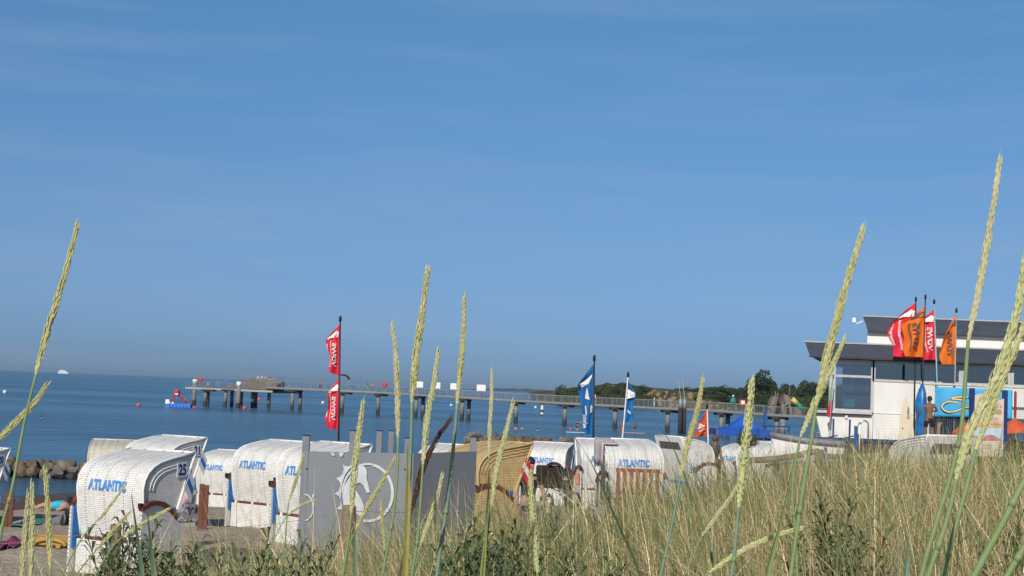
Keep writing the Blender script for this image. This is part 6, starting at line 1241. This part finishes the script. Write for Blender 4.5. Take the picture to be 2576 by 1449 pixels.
def gcolor(n, dry):
    pal = np.array([(0.42, 0.32, 0.165), (0.34, 0.25, 0.12), (0.50, 0.41, 0.24), (0.13, 0.165, 0.05), (0.09, 0.125, 0.045), (0.17, 0.20, 0.075), (0.14, 0.19, 0.12), (0.26, 0.165, 0.085)])
    pd = np.array([.26, .17, .15, .10, .08, .09, .06, .09]); pg = np.array([.12, .08, .06, .22, .17, .2, .12, .03])
    k = np.where(rng.random(n) < dry, rng.choice(8, n, p=pd/pd.sum()), rng.choice(8, n, p=pg/pg.sum())); return pal[k]*np.exp(rng.normal(.26, .38, (n, 1)))
def field():
    n0 = 485000; y = np.sqrt(rng.uniform(4.3**2, 23.0**2, n0)); k = rng.uniform(-0.39, 0.52, n0); x = k*y
    # density: thick on the right and middle, sparse to the left
    kk = np.array([-.39, -.30, -.22, -.13, -.05, .02, .06, .12, .25, .40]); far = np.array([16.0, 16.0, 16.8, 16.8, 15.8, 13.6, 13.2, 17.0, 22, 23])
    lim = np.interp(k, kk, far); den = np.interp(k, kk, [.08, .16, .55, .66, .70, .80, .88, .95, 1, 1])
    clump = 0.5+0.5*np.sin(x*2.3+1.3*np.sin(y*1.1))*np.sin(y*1.7+0.8*np.sin(x*1.9)); clump2 = 0.5+0.5*np.sin(x*6.1+y*1.3)*np.sin(y*5.3-x*2.1)
    pr = den*(0.40+0.9*clump*clump2+0.15)*np.clip((lim-y)/1.5, 0, 1)
    keep = rng.random(n0) < pr*0.34; x, y, k, clump = x[keep], y[keep], k[keep], clump[keep]; n = len(x)
    h = rng.gamma(9, 1/9, n)*np.interp(k, kk, [.38, .40, .46, .50, .54, .56, .58, .60, .62, .62])*(0.75+0.45*clump)
    tall = rng.random(n) < 0.035; h[tall] *= rng.uniform(1.25, 1.75, tall.sum()); h = np.clip(h, .12, 1.05)
    wd = rng.uniform(.0042, .0105, n)*np.clip(y/10, .75, 1.4); ld = rng.uniform(0, 2*math.pi, n); side = rng.random(n) < 0.6; ld = np.where(side, math.pi+rng.normal(0, .6, n)*1.0, ld); ld = np.where(rng.random(n) < .25, rng.normal(0, .7, n), ld)
    lean = np.abs(rng.normal(.34, .28, n)); lean = np.where(rng.random(n) < .14, rng.uniform(.7, 1.3, n), lean)
    coh = rng.random(n) < .72; ld = np.where(coh, math.pi*.9+1.5*np.sin(x*1.35+2*np.sin(y*.8))+1.1*np.sin(y*1.9+x*.7)+rng.normal(0, .22, n), ld); dryp = np.clip(0.50+0.35*np.sin(x*1.1+y*.6)*np.sin(y*.9), .15, .95)
    o_ = blades('dune_grass', x, y, h, wd, ld, lean, gcolor(n, dryp)); tag(o_, kind='stuff'); print('blades', n)
    # low tufts of dead thatch and fallen blades on the sand between
    n = 48000; y = np.sqrt(rng.uniform(4.5**2, 22**2, n)); k = rng.uniform(-.39, .52, n); x = k*y; keep = rng.random(n) < np.interp(k, kk, [.10, .12, .25, .45, .8, .9, 1, 1, 1, 1])*np.clip((np.interp(k, kk, far)-y)/1.5, 0, 1); x, y = x[keep], y[keep]; n = len(x)
    o_ = blades('dry_thatch', x, y, rng.uniform(.08, .28, n), rng.uniform(.003, .007, n), rng.uniform(0, 6.28, n), rng.uniform(.8, 2.2, n), gcolor(n, np.full(n, .8))*0.55, 3); tag(o_, kind='stuff')  # colour dimmed to put shade into the gaps between blades
    # a few sparse blades on the beach side at the left and in front of the chairs
    n = 2600; y = rng.uniform(9, 17.5, n); k = rng.uniform(-.37, -.08, n); x = k*y; c_ = np.sin(x*3.1)*np.sin(y*2.3) > .15; x, y = x[c_], y[c_]; n = len(x)
    o_ = blades('sparse_grass', x, y, rng.uniform(.25, .6, n), rng.uniform(.002, .0045, n), rng.uniform(0, 6.28, n), np.abs(rng.normal(.3, .25, n)), gcolor(n, np.full(n, .85))); tag(o_, kind='stuff')
    # far tufts behind the fence at the right
    n = 5000; y = rng.uniform(24, 34, n); x = rng.uniform(5, 14, n); o_ = blades('far_dune_grass', x, y, rng.uniform(.2, .5, n), rng.uniform(.004, .008, n), rng.uniform(0, 6.28, n), rng.uniform(.1, .5, n), gcolor(n, np.full(n, .6)), 3); tag(o_, kind='stuff')
field()

# ================================================================= TALL GRASS STALKS (one thing each)
def cm(n_, c, c2): return mat(n_, c, 0.65, c2, 60, trans=0.15)
STG = cm('stem_green', (0.20, 0.29, 0.10), (0.25, 0.32, 0.15)); STB = cm('stem_bluegreen', (0.17, 0.27, 0.18), (0.22, 0.31, 0.2)); STD = cm('stem_dark', (0.10, 0.055, 0.035), (0.16, 0.09, 0.05)); STY = cm('stem_yellow', (0.40, 0.33, 0.10), (0.28, 0.30, 0.09))
HDG = cm('spike_straw', (0.64, 0.60, 0.29), (0.50, 0.50, 0.22)); HDL = cm('spike_lime', (0.55, 0.58, 0.26), (0.64, 0.63, 0.34)); HDP = cm('spike_pale', (0.68, 0.62, 0.38), (0.54, 0.53, 0.28)); HDD = cm('spike_dark', (0.13, 0.065, 0.045), (0.07, 0.035, 0.03))
def catmull(pts, n):
    """smooth curve through unevenly spaced points without overshoot"""
    pts = [Vector(p) for p in pts]; out = []; m = len(pts)
    for i in range(m-1):
        p0, p1, p2, p3 = pts[max(i-1, 0)], pts[i], pts[i+1], pts[min(i+2, m-1)]; L_ = (p2-p1).length
        d0 = (p1-p0).length; d2 = (p3-p2).length
        t1 = (p2-p0)*(L_/max(L_+d0, 1e-6)); t2 = (p3-p1)*(L_/max(L_+d2, 1e-6))
        for k in range(n):
            t = k/n; h = t*t*(3-2*t); out.append(p1*(1-h)+p2*h+t1*(t*(1-t)**2)-t2*(t*t*(1-t)))
    out.append(pts[-1]); return out
def stalk(label, head, stem, hw, sw, hm=HDG, sm=STG, hl=0.21, seed=1, leaf=None):
    """head: photo pixels tip..base of the flower spike; stem: pixels from there down; hw, sw: widths in photo pixels"""
    rg = random.Random(seed*17+3)
    if head: L_ = sum(math.dist(a, b) for a, b in zip(head, head[1:])); Y = FD*hl/L_
    else: Y = 0.0065*FD/sw
    Y = min(max(Y, 1.45), 6.0)
    ppm = FD/Y; lo = stem[-1]; prev = stem[-2]; last = P(*lo, Y); dv = (P(*lo, Y)-P(*prev, Y)); dv = dv/max(abs(dv.z), .02)
    gz = tz(last.x, Y); drop = max(last.z-gz, .15); foot = Vector((last.x+dv.x*drop*0.45, Y+0.05, gz-.02))
    root = thing('grass_stalk', label, 'grass stalk', foot, 0, 'tall seed-bearing grass stalks in the foreground')
    S_ = [P(*p, Y) for p in stem]+[last.lerp(foot, .5)+Vector((dv.x*drop*0.08, 0, 0)), foot]
    sp = catmull(S_, 5); n_ = len(sp); mb = MB(); mb.smooth = True; r_ = sw/2/ppm
    mb.tube(sp, [r_*(0.72+0.5*i/n_) for i in range(n_)], 8); mb.build('stem', sm, root, True)
    # a node and a sheath
    k = int(n_*0.35)+seed % 3; mb = MB(); mb.smooth = True; mb.tube([sp[k], sp[k]+(sp[k+1]-sp[k]).normalized()*0.004, sp[k]+(sp[k+1]-sp[k]).normalized()*0.009], [r_*1.02, r_*1.22, r_*1.02], 8); mb.build('node', STG, root, True)
    if head:
        H_ = catmull([P(*p, Y+0.01*i) for i, p in enumerate(head)], 10)[::-1]      # base to tip
        ln = [0]
        for a, b in zip(H_, H_[1:]): ln.append(ln[-1]+(b-a).length)
        T_ = ln[-1]; W = hw/2/ppm; mb = MB(); mb.tube(H_, [max(r_*0.8*(1-.6*i/len(H_)), W*.42*min(1, .5+2*i/len(H_))*(1-.75*i/len(H_))) for i in range(len(H_))], 6, True)
        def at(s):
            s = min(max(s, 0), T_-1e-5); i = max(j for j in range(len(ln)-1) if ln[j] <= s); t = (s-ln[i])/(ln[i+1]-ln[i]); return H_[i].lerp(H_[i+1], t), (H_[i+1]-H_[i]).normalized()
        s = 0.0; i = 0
        while s < T_-0.004:
            f = s/T_; p, ax = at(s); env = min(1, .42+f*3.2)*(1-max(0, f-.45)*1.05); side = (i % 2)*math.pi; step = 0.0046
            for j in range(4):
                a = side+rg.uniform(-.5, .5)+(j-1.5)*0.6; e1 = ax.cross(Vector((0, 1, 0.02))).normalized(); e2 = ax.cross(e1); o_ = (e1*math.cos(a)+e2*math.sin(a)*0.8)
                le = rg.uniform(.016, .023)*(0.75+.25*env); op = rg.uniform(.35, 1.0)*W*env; c0 = p+o_*W*env*0.18; tip = p+ax*le+o_*op; m1 = c0.lerp(tip, .45)+o_*W*.22; wv = ax.cross(o_).normalized()*rg.uniform(.0011, .0017)*(0.5+.6*env)*min(1.6, max(.8, W/.0065)); th = o_*0.0012
                b0 = len(mb.v); mb.add([c0, m1-wv, m1+wv, m1+th, m1-th, tip], [(0, 1, 3), (0, 3, 2), (0, 2, 4), (0, 4, 1), (5, 3, 1), (5, 2, 3), (5, 4, 2), (5, 1, 4)])
                if rg.random() < .25:      # awn
                    tip2 = tip+ax*.005+o_*.001; mb.add([tip-wv*.3, tip+wv*.3, tip2], [(0, 1, 2)])
            s += step*rg.uniform(.85, 1.15); i += 1
        mb.build('seed_head', hm, root, True)
    if leaf:
        lf = catmull([P(*p, Y-0.02) for p in leaf[0]], 6); mb = MB(); mb.smooth = False; lw = leaf[1]/2/ppm
        L1 = len(lf); vs = []
        for i, p in enumerate(lf): t = i/(L1-1); w_ = lw*min(1, (1-t)*2.2)**.8+.0003; vs += [p-Vector((w_, 0.002, 0)), p+Vector((0, .003*min(1, (1-t)*3), 0)), p+Vector((w_, -.001, 0))]
        mb.add(vs, [(3*i+k, 3*i+k+1, 3*i+k+4, 3*i+k+3) for i in range(L1-1) for k in (0, 1)]); mb.build('leaf', leaf[2] if len(leaf) > 2 else STB, root, True)
i_ = 0
def K(*a, **k):
    global i_; i_ += 1; stalk(*a, seed=i_, **k)
K('long straw head leaning right against the sky at the left edge', [(195, 567), (160, 700), (120, 830), (90, 942)], [(90, 942), (62, 1060), (30, 1230), (4, 1330), (-12, 1449)], 22, 9)
K('green head entering from the left edge and crossing the leftmost stem', [(117, 968), (85, 1015), (40, 1062), (-30, 1130)], [(-30, 1130), (-80, 1220), (-110, 1449)], 23, 8, hl=.16)
K('pale head at the bottom left, left one of a close pair', [(71, 1240), (66, 1300), (60, 1380), (52, 1465)], [(52, 1465), (48, 1520)], 17, 6, HDP, hl=.16)
K('lime head at the bottom left, right one of a close pair', [(81, 1220), (81, 1300), (80, 1380), (77, 1470)], [(77, 1470), (76, 1530)], 18, 6, HDL, hl=.17)
K('upright yellow-tipped head between the left pair and the nearest chair', [(114, 1182), (119, 1260), (124, 1350), (127, 1430)], [(127, 1430), (126, 1500)], 19, 7, HDG, hl=.17)
K('thin grey-brown head slanting over the lower back of the nearest chair', [(311, 1224), (285, 1262), (258, 1296), (236, 1318)], [(236, 1318), (215, 1342), (190, 1380), (150, 1470)], 9, 4, HDP, hl=.1)
K('head slanting across the base of the nearest chair, lower left', [(324, 1291), (298, 1320), (270, 1352), (241, 1386)], [(241, 1386), (220, 1410), (170, 1480)], 12, 4, HDG, hl=.11)
K('head slanting up to the right beside the armrest of the nearest chair', [(423, 1281), (385, 1303), (345, 1325), (309, 1349)], [(309, 1349), (280, 1380), (240, 1450)], 11, 5, HDG, hl=.11)
K('slim head before the left edge of the grey screen', [(762, 1149), (752, 1185), (738, 1228), (726, 1265)], [(726, 1265), (722, 1300), (716, 1380), (702, 1480)], 10, 4, HDG, hl=.11)
K('thin bent head pointing at the white ring on the grey screen', [(788, 1259), (766, 1267), (742, 1282), (722, 1297)], [(722, 1297), (705, 1325), (672, 1400), (650, 1480)], 7, 3, HDP, hl=.08)
K('head in front of the seahorse emblem, nearly upright', [(912, 1018), (900, 1110), (890, 1200), (884, 1290)], [(884, 1290), (876, 1360), (862, 1449), (855, 1500)], 22, 9, HDL, leaf=([(895, 1449), (893, 1380), (892, 1335)], 9))
K('head slanting right across the white ring of the emblem', [(994, 1152), (962, 1210), (928, 1268), (896, 1330)], [(896, 1330), (880, 1370), (866, 1449), (860, 1500)], 15, 6, HDG, hl=.19)
K('tall straight head left of the tallest middle one', [(987, 815), (996, 900), (1000, 1000), (1001, 1100)], [(1001, 1100), (1000, 1180), (990, 1290), (962, 1449), (955, 1500)], 18, 8, HDP)
K('tallest head in the middle, above the pier', [(1076, 680), (1062, 790), (1046, 900), (1036, 1012)], [(1036, 1012), (1034, 1100), (1031, 1180), (1019, 1449), (1015, 1520)], 25, 10, HDG, sm=STB, leaf=([(1019, 1449), (1024, 1330), (1027, 1230), (1026, 1122)], 13, STY))
K('head between the tallest middle one and its right neighbour', [(1103, 885), (1090, 970), (1074, 1060), (1064, 1168)], [(1064, 1168), (1058, 1260), (1050, 1360), (1036, 1449), (1030, 1510)], 20, 8, HDL)
K('high slender head on a long curved stem right of the middle group', [(1168, 747), (1166, 840), (1158, 930), (1150, 1015)], [(1150, 1015), (1143, 1100), (1128, 1240), (1098, 1449), (1090, 1510)], 18, 11, HDG, sm=STB)
K('dark brown withered head before the right part of the grey screen', [(1133, 1055), (1095, 1110), (1060, 1190), (1035, 1290)], [(1035, 1290), (1022, 1360), (1005, 1449), (998, 1510)], 19, 6, HDD, sm=STD)
K('short bright lime head low before the dark screen panel', [(1113, 1195), (1098, 1255), (1078, 1315), (1058, 1372)], [(1058, 1372), (1048, 1410), (1038, 1449), (1030, 1510)], 15, 6, HDL, hl=.14)
K('thin upright head before the pier, left of the yellow wicker chair', [(1237, 937), (1236, 1010), (1232, 1080), (1230, 1150)], [(1230, 1150), (1229, 1230), (1222, 1330), (1209, 1449), (1205, 1510)], 11, 5, HDP, hl=.16)
K('head leaning right over the roof of the yellow wicker chair', [(1290, 1015), (1272, 1090), (1250, 1180), (1236, 1270)], [(1236, 1270), (1228, 1330), (1214, 1449), (1210, 1510)], 18, 7, HDL, leaf=([(1216, 1449), (1222, 1340), (1226, 1260)], 7, STY))
K('thick lime head before the black pushchair', [(1334, 1187), (1338, 1270), (1346, 1350), (1352, 1440)], [(1352, 1440), (1354, 1500)], 23, 8, HDL)
K('small yellowish head low between two stems under the emblem', [(959, 1265), (962, 1305), (965, 1345), (968, 1385)], [(968, 1385), (968, 1449), (966, 1500)], 11, 4, HDG, hl=.1)
K('head beside the vermilion pennant, leaning right', [(1768, 957), (1752, 1040), (1730, 1120), (1712, 1196)], [(1712, 1196), (1700, 1270), (1682, 1360), (1662, 1449), (1655, 1510)], 20, 9, HDG, sm=STB)
K('thick head below the tallest headland tree, before the blue tent', [(1892, 955), (1882, 1060), (1870, 1170), (1858, 1275)], [(1858, 1275), (1853, 1330), (1847, 1400), (1840, 1449), (1836, 1510)], 31, 11, HDL, sm=STB)
K('very long head leaning right before the pavilion roof tip', [(2172, 575), (2128, 720), (2088, 870), (2053, 1020)], [(2053, 1020), (2042, 1100), (2020, 1230), (1989, 1449), (1982, 1510)], 27, 12, HDG)
K('shorter head crossing just below the very long one', [(2126, 850), (2092, 925), (2052, 1010), (2014, 1098)], [(2014, 1098), (1998, 1180), (1994, 1260), (2000, 1330), (2005, 1449)], 22, 8, HDL)
K('tallest grass head of all, upper right against the sky', [(2515, 405), (2492, 560), (2464, 720), (2436, 855)], [(2436, 855), (2430, 930), (2420, 1060), (2396, 1180), (2360, 1300), (2318, 1449)], 22, 13, HDP, hl=.22)
K('big head cut by the right edge before the information board', [(2582, 640), (2556, 790), (2505, 950), (2440, 1090), (2405, 1205)], [(2405, 1205), (2392, 1270), (2372, 1340), (2335, 1449), (2325, 1510)], 34, 15, HDL, hl=.24)
K('second head at the right edge merging with the big one', [(2600, 760), (2560, 860), (2500, 1010), (2455, 1130)], [(2455, 1130), (2430, 1230), (2400, 1340), (2372, 1449), (2362, 1510)], 26, 15, HDG, hl=.22)
K('thick bare stem rising to the right edge, lower right corner', None, [(2680, 1060), (2610, 1160), (2576, 1211), (2520, 1320), (2451, 1449), (2425, 1510)], 20, 19)
K('bare green stem in the extreme lower right corner', None, [(2650, 1240), (2600, 1335), (2576, 1377), (2530, 1455), (2500, 1520)], 20, 17)
K('head lying almost flat, pointing right above the bottom edge', [(2015, 1329), (1940, 1352), (1860, 1390), (1785, 1440)], [(1785, 1440), (1740, 1480), (1700, 1530)], 20, 7, HDL, hl=.2)
K('slanting head low in the grass left of the flat-lying one', [(1854, 1224), (1828, 1265), (1796, 1308), (1766, 1348)], [(1766, 1348), (1748, 1390), (1722, 1449), (1700, 1510)], 14, 5, HDP, hl=.13)
def bladething(label, pts, wpx, Y, m):
    ppm = FD/Y; last = P(*pts[0], Y); gz = tz(last.x, Y); dv = P(*pts[0], Y)-P(*pts[1], Y); kf = (last.z-gz)/max(-dv.z, .02); lf = catmull([Vector((last.x+dv.x*kf*.6, Y, gz))]+[P(*p, Y) for p in pts], 6); L1 = len(lf); vs = []; lw = wpx/2/ppm
    for i, p in enumerate(lf): t = i/(L1-1); w_ = lw*min(1, (1-t)*1.5)+.0003; vs += [p-Vector((w_, 0.002, 0)), p+Vector((0, .004*min(1, (1-t)*3), 0)), p+Vector((w_, -.001, 0))]
    mb = MB(); mb.add(vs, [(3*i+k, 3*i+k+1, 3*i+k+4, 3*i+k+3) for i in range(L1-1) for k in (0, 1)]); tag(mb.build('broad_grass', m), label, 'grass blade', 'single broad grass blades in the foreground')
bladething('blue-green pointed blade before the right side of the nearest chair', [(358, 1449), (345, 1340), (331, 1243)], 11, 2.2, STB)
bladething('broader pale blade right of the pointed one before the nearest chair', [(388, 1449), (380, 1370), (372, 1290)], 13, 2.2, STB)
bladething('yellow-tipped green blade between two stems right of the blue tent', [(1931, 1449), (1965, 1310), (1991, 1184)], 14, 2.4, STG)
bladething('pale green blade tip standing above the bottom edge at the right', [(2280, 1449), (2283, 1395), (2285, 1350)], 15, 2.4, STB)
bladething('thin dark green blade before the red slatted grille', [(1610, 1449), (1560, 1330), (1500, 1190), (1462, 1120)], 7, 3.4, cm('leaf_dark', (0.10, 0.15, 0.06), (0.14, 0.2, 0.08)))
bladething('long olive blade leaning left above the closed chair beside the grille', [(1790, 1400), (1745, 1260), (1690, 1120), (1640, 1050)], 6, 3.6, STG)

# ================================================================= LEAFY DUNE PLANTS
LFG = [cm('leafy_green', (0.085, 0.115, 0.042), (0.13, 0.165, 0.065)), cm('leafy_grey', (0.085, 0.115, 0.06), (0.13, 0.16, 0.085))]
def plant_mesh(seed):
    rg = random.Random(seed); st = MB(); lf = MB(); n_st = rg.randint(4, 7)
    for s_ in range(n_st):
        a = rg.uniform(0, 6.28); ln = rg.uniform(.72, 1.0); lean = rg.uniform(.02, .2); pts = [Vector((0.03*math.cos(a)+lean*math.cos(a)*t*t, 0.03*math.sin(a)+lean*math.sin(a)*t*t, ln*t)) for t in np.linspace(0, 1, 8)]
        st.tube(pts, [.0045*(1-.6*i/7)+.001 for i in range(8)], 5)
        k = 52; b = rg.uniform(0, 6)
        for i in range(k):
            t = 0.12+.88*i/k; j = min(int(t*7), 6); p = pts[j].lerp(pts[j+1], t*7-j); b += 2.4; L_ = rg.uniform(.10, .155)*(1.15-.55*t); o = Vector((math.cos(b), math.sin(b), 0)); rise = .35+1.2*t**3+rg.uniform(-.2, .2)
            mid = p+o*L_*.55+Vector((0, 0, L_*rise*.55)); tip = p+o*L_*(1.0)+Vector((0, 0, L_*(rise*.55-rg.uniform(.0, .3)))); wv = Vector((-o.y, o.x, 0))*L_*.13
            lf.add([p, mid-wv, mid+Vector((0, 0, -.002)), mid+wv, tip], [(0, 2, 1), (0, 3, 2), (1, 2, 4), (2, 3, 4)])
    return st.mesh('stem', LFG[0]), lf
PL = []
for i in range(5):
    st, lf = plant_mesh(i+40); PL.append((st, [lf.mesh('leaves', LFG[0]), lf.mesh('leaves', LFG[1])]))
def plant(dx, dy, Y, h, label, i, mi=0):
    t = P(dx, dy, Y); gz = tz(t.x, Y)-0.03; h_ = max(t.z-gz, .15); root = thing('leafy_plant', label, 'plant', (t.x, Y, gz), i*1.7, 'leafy green plants among the dune grass'); root.scale = (h*1.0, h*1.0, h_)
    st, lv = PL[i % 5]; link('stem', st, root); link('leaves', lv[mi], root)
PLS = [(318, 1296, 6.2, .8, 'leafy plant rising before the back of the nearest chair', 0), (352, 1350, 6.0, .7, 'leafy plant low before the nearest chair, right of the slanting heads', 1), (427, 1292, 6.4, .85, 'leafy plant under the brown armrest of the nearest chair', 0), (398, 1385, 5.2, .8, 'leafy plant at the bottom edge between the two broad blades', 0), (462, 1345, 6.5, .8, 'leafy plant right of the nearest chair, tallest of that clump', 0), (450, 1410, 5.0, .7, 'leafy plant on the bottom edge right of the nearest chair', 1), (250, 1370, 5.6, .6, 'wiry plant before the white base of the nearest chair', 1), 
 (632, 1318, 6.6, .7, 'upright leafy plant below the red slat of the lettered chair', 0), (690, 1372, 5.8, .75, 'leafy plant left of the screen, lower one', 0), (756, 1345, 6.2, .7, 'leafy plant at the foot of the left screen post', 1), (660, 1420, 5.0, .7, 'leafy plant on the bottom edge left of the screen', 0),
 (1140, 1395, 5.6, .8, 'leafy plant at the bottom right of the screen', 0), (1178, 1300, 7.2, .85, 'leafy plant at the lower right corner of the screen', 0), (1232, 1318, 7.0, .9, 'leafy plant before the base of the yellow wicker chair', 0), (1268, 1345, 6.4, .8, 'leafy plant right of the thin yellow leaf below the yellow chair', 1), (1325, 1300, 7.4, .8, 'leafy plant left of the pushchair wheel', 0), (1210, 1390, 5.4, .8, 'leafy plant on the bottom edge below the yellow chair', 0), (1300, 1400, 5.2, .8, 'leafy plant on the bottom edge left of the thick lime head', 0), (1400, 1350, 6.4, .7, 'leafy plant in the grass below the pushchair', 0),
 (2088, 1236, 6.8, .9, 'leafy plant standing out in the grass below the white dinghy', 0), (2072, 1310, 6.2, .9, 'leafy plant low in the right grass, left of the pale blade tip', 0), (2125, 1340, 5.8, .8, 'leafy plant in the right grass with yellow flowers beside it', 1), (2510, 1250, 6.2, .5, 'small dark leafy plant by the thick stems in the lower right', 0), (1545, 1390, 5.6, .7, 'leafy plant low in the grass below the red grille', 1)]
for i, (dx, dy, Y, h, lb, mi) in enumerate(PLS): plant(dx, dy, Y, h, lb, i, mi)
YF = mat('yellow_petal', (0.75, 0.50, 0.02), 0.6)
for dx, dy, lb in ((2110, 1283, 'small yellow flower right of the leafy plant in the right grass'), (2124, 1357, 'yellow flower low in the right grass beside the leafy plant'), (1963, 1390, 'yellow flower just above the flat-lying grass head')):
    p = P(dx, dy, 5.7); root = thing('yellow_flower', lb, 'flower', (p.x, 5.7, tz(p.x, 5.7))); z_ = p.z-tz(p.x, 5.7); MB().tube([(0, 0, 0), (0, 0, z_)], .0015, 5).build('stem', STG, root)
    mb = MB()
    for k in range(7): a = k*.9; mb.add([(0, 0, z_), (.011*math.cos(a-.3), .011*math.sin(a-.3)*.7, z_+.005), (.016*math.cos(a), .016*math.sin(a)*.7, z_+.007), (.011*math.cos(a+.3), .011*math.sin(a+.3)*.7, z_+.005)], [(0, 1, 2, 3)])
    mb.build('petals', YF, root)
# dark bush with flowers behind the board at the right edge, shrub before the tent
def bush(dx, dy, Y, wd, h, label, i, flowers=None):
    t = P(dx, dy, Y); root = thing('bush', label, 'bush', (t.x, Y, t.z-h), 0, 'bushes'); me = CROWNS[i].copy(); me.materials.append(LEAF[1]); c = link('foliage', me, root); c.location = (0, 0, h*.5); c.scale = (wd/2, wd/2, h*.55)
    if flowers:
        rg = random.Random(i)
        for k in range(flowers): a = rg.uniform(-1, 1); MB().ball((a*wd*.4, -wd*.4, h*rg.uniform(.35, .95)), .035, 6, 4).build('blossom', YF if k % 3 else REDF, root)
bush(2560, 1098, 45, 2.6, 1.3, 'dark green bush with small yellow and red blossoms at the right edge', 1, 8); bush(1880, 1088, 40, .7, .5, 'dark green tuft-like bush before the blue tent', 2)
bush(2362, 1108, 51, 1.6, .9, 'low dark bush behind the chair with the closed board', 4)
# ---------------------------------------------------------------- haze
hz_m = bpy.data.materials.new('haze'); hz_m.use_nodes = True; hn = hz_m.node_tree; hn.nodes.remove(hn.nodes['Principled BSDF']); pv = hn.nodes.new('ShaderNodeVolumePrincipled'); pv.inputs['Density'].default_value = 0.00005; pv.inputs['Color'].default_value = (0.62, 0.82, 1.0, 1); pv.inputs['Anisotropy'].default_value = 0.2
hn.links.new(pv.outputs[0], hn.nodes['Material Output'].inputs['Volume'])
hb = MB().box((0, 19700, 26), (62000, 41000, 62)).build('haze', hz_m); tag(hb, kind='stuff')
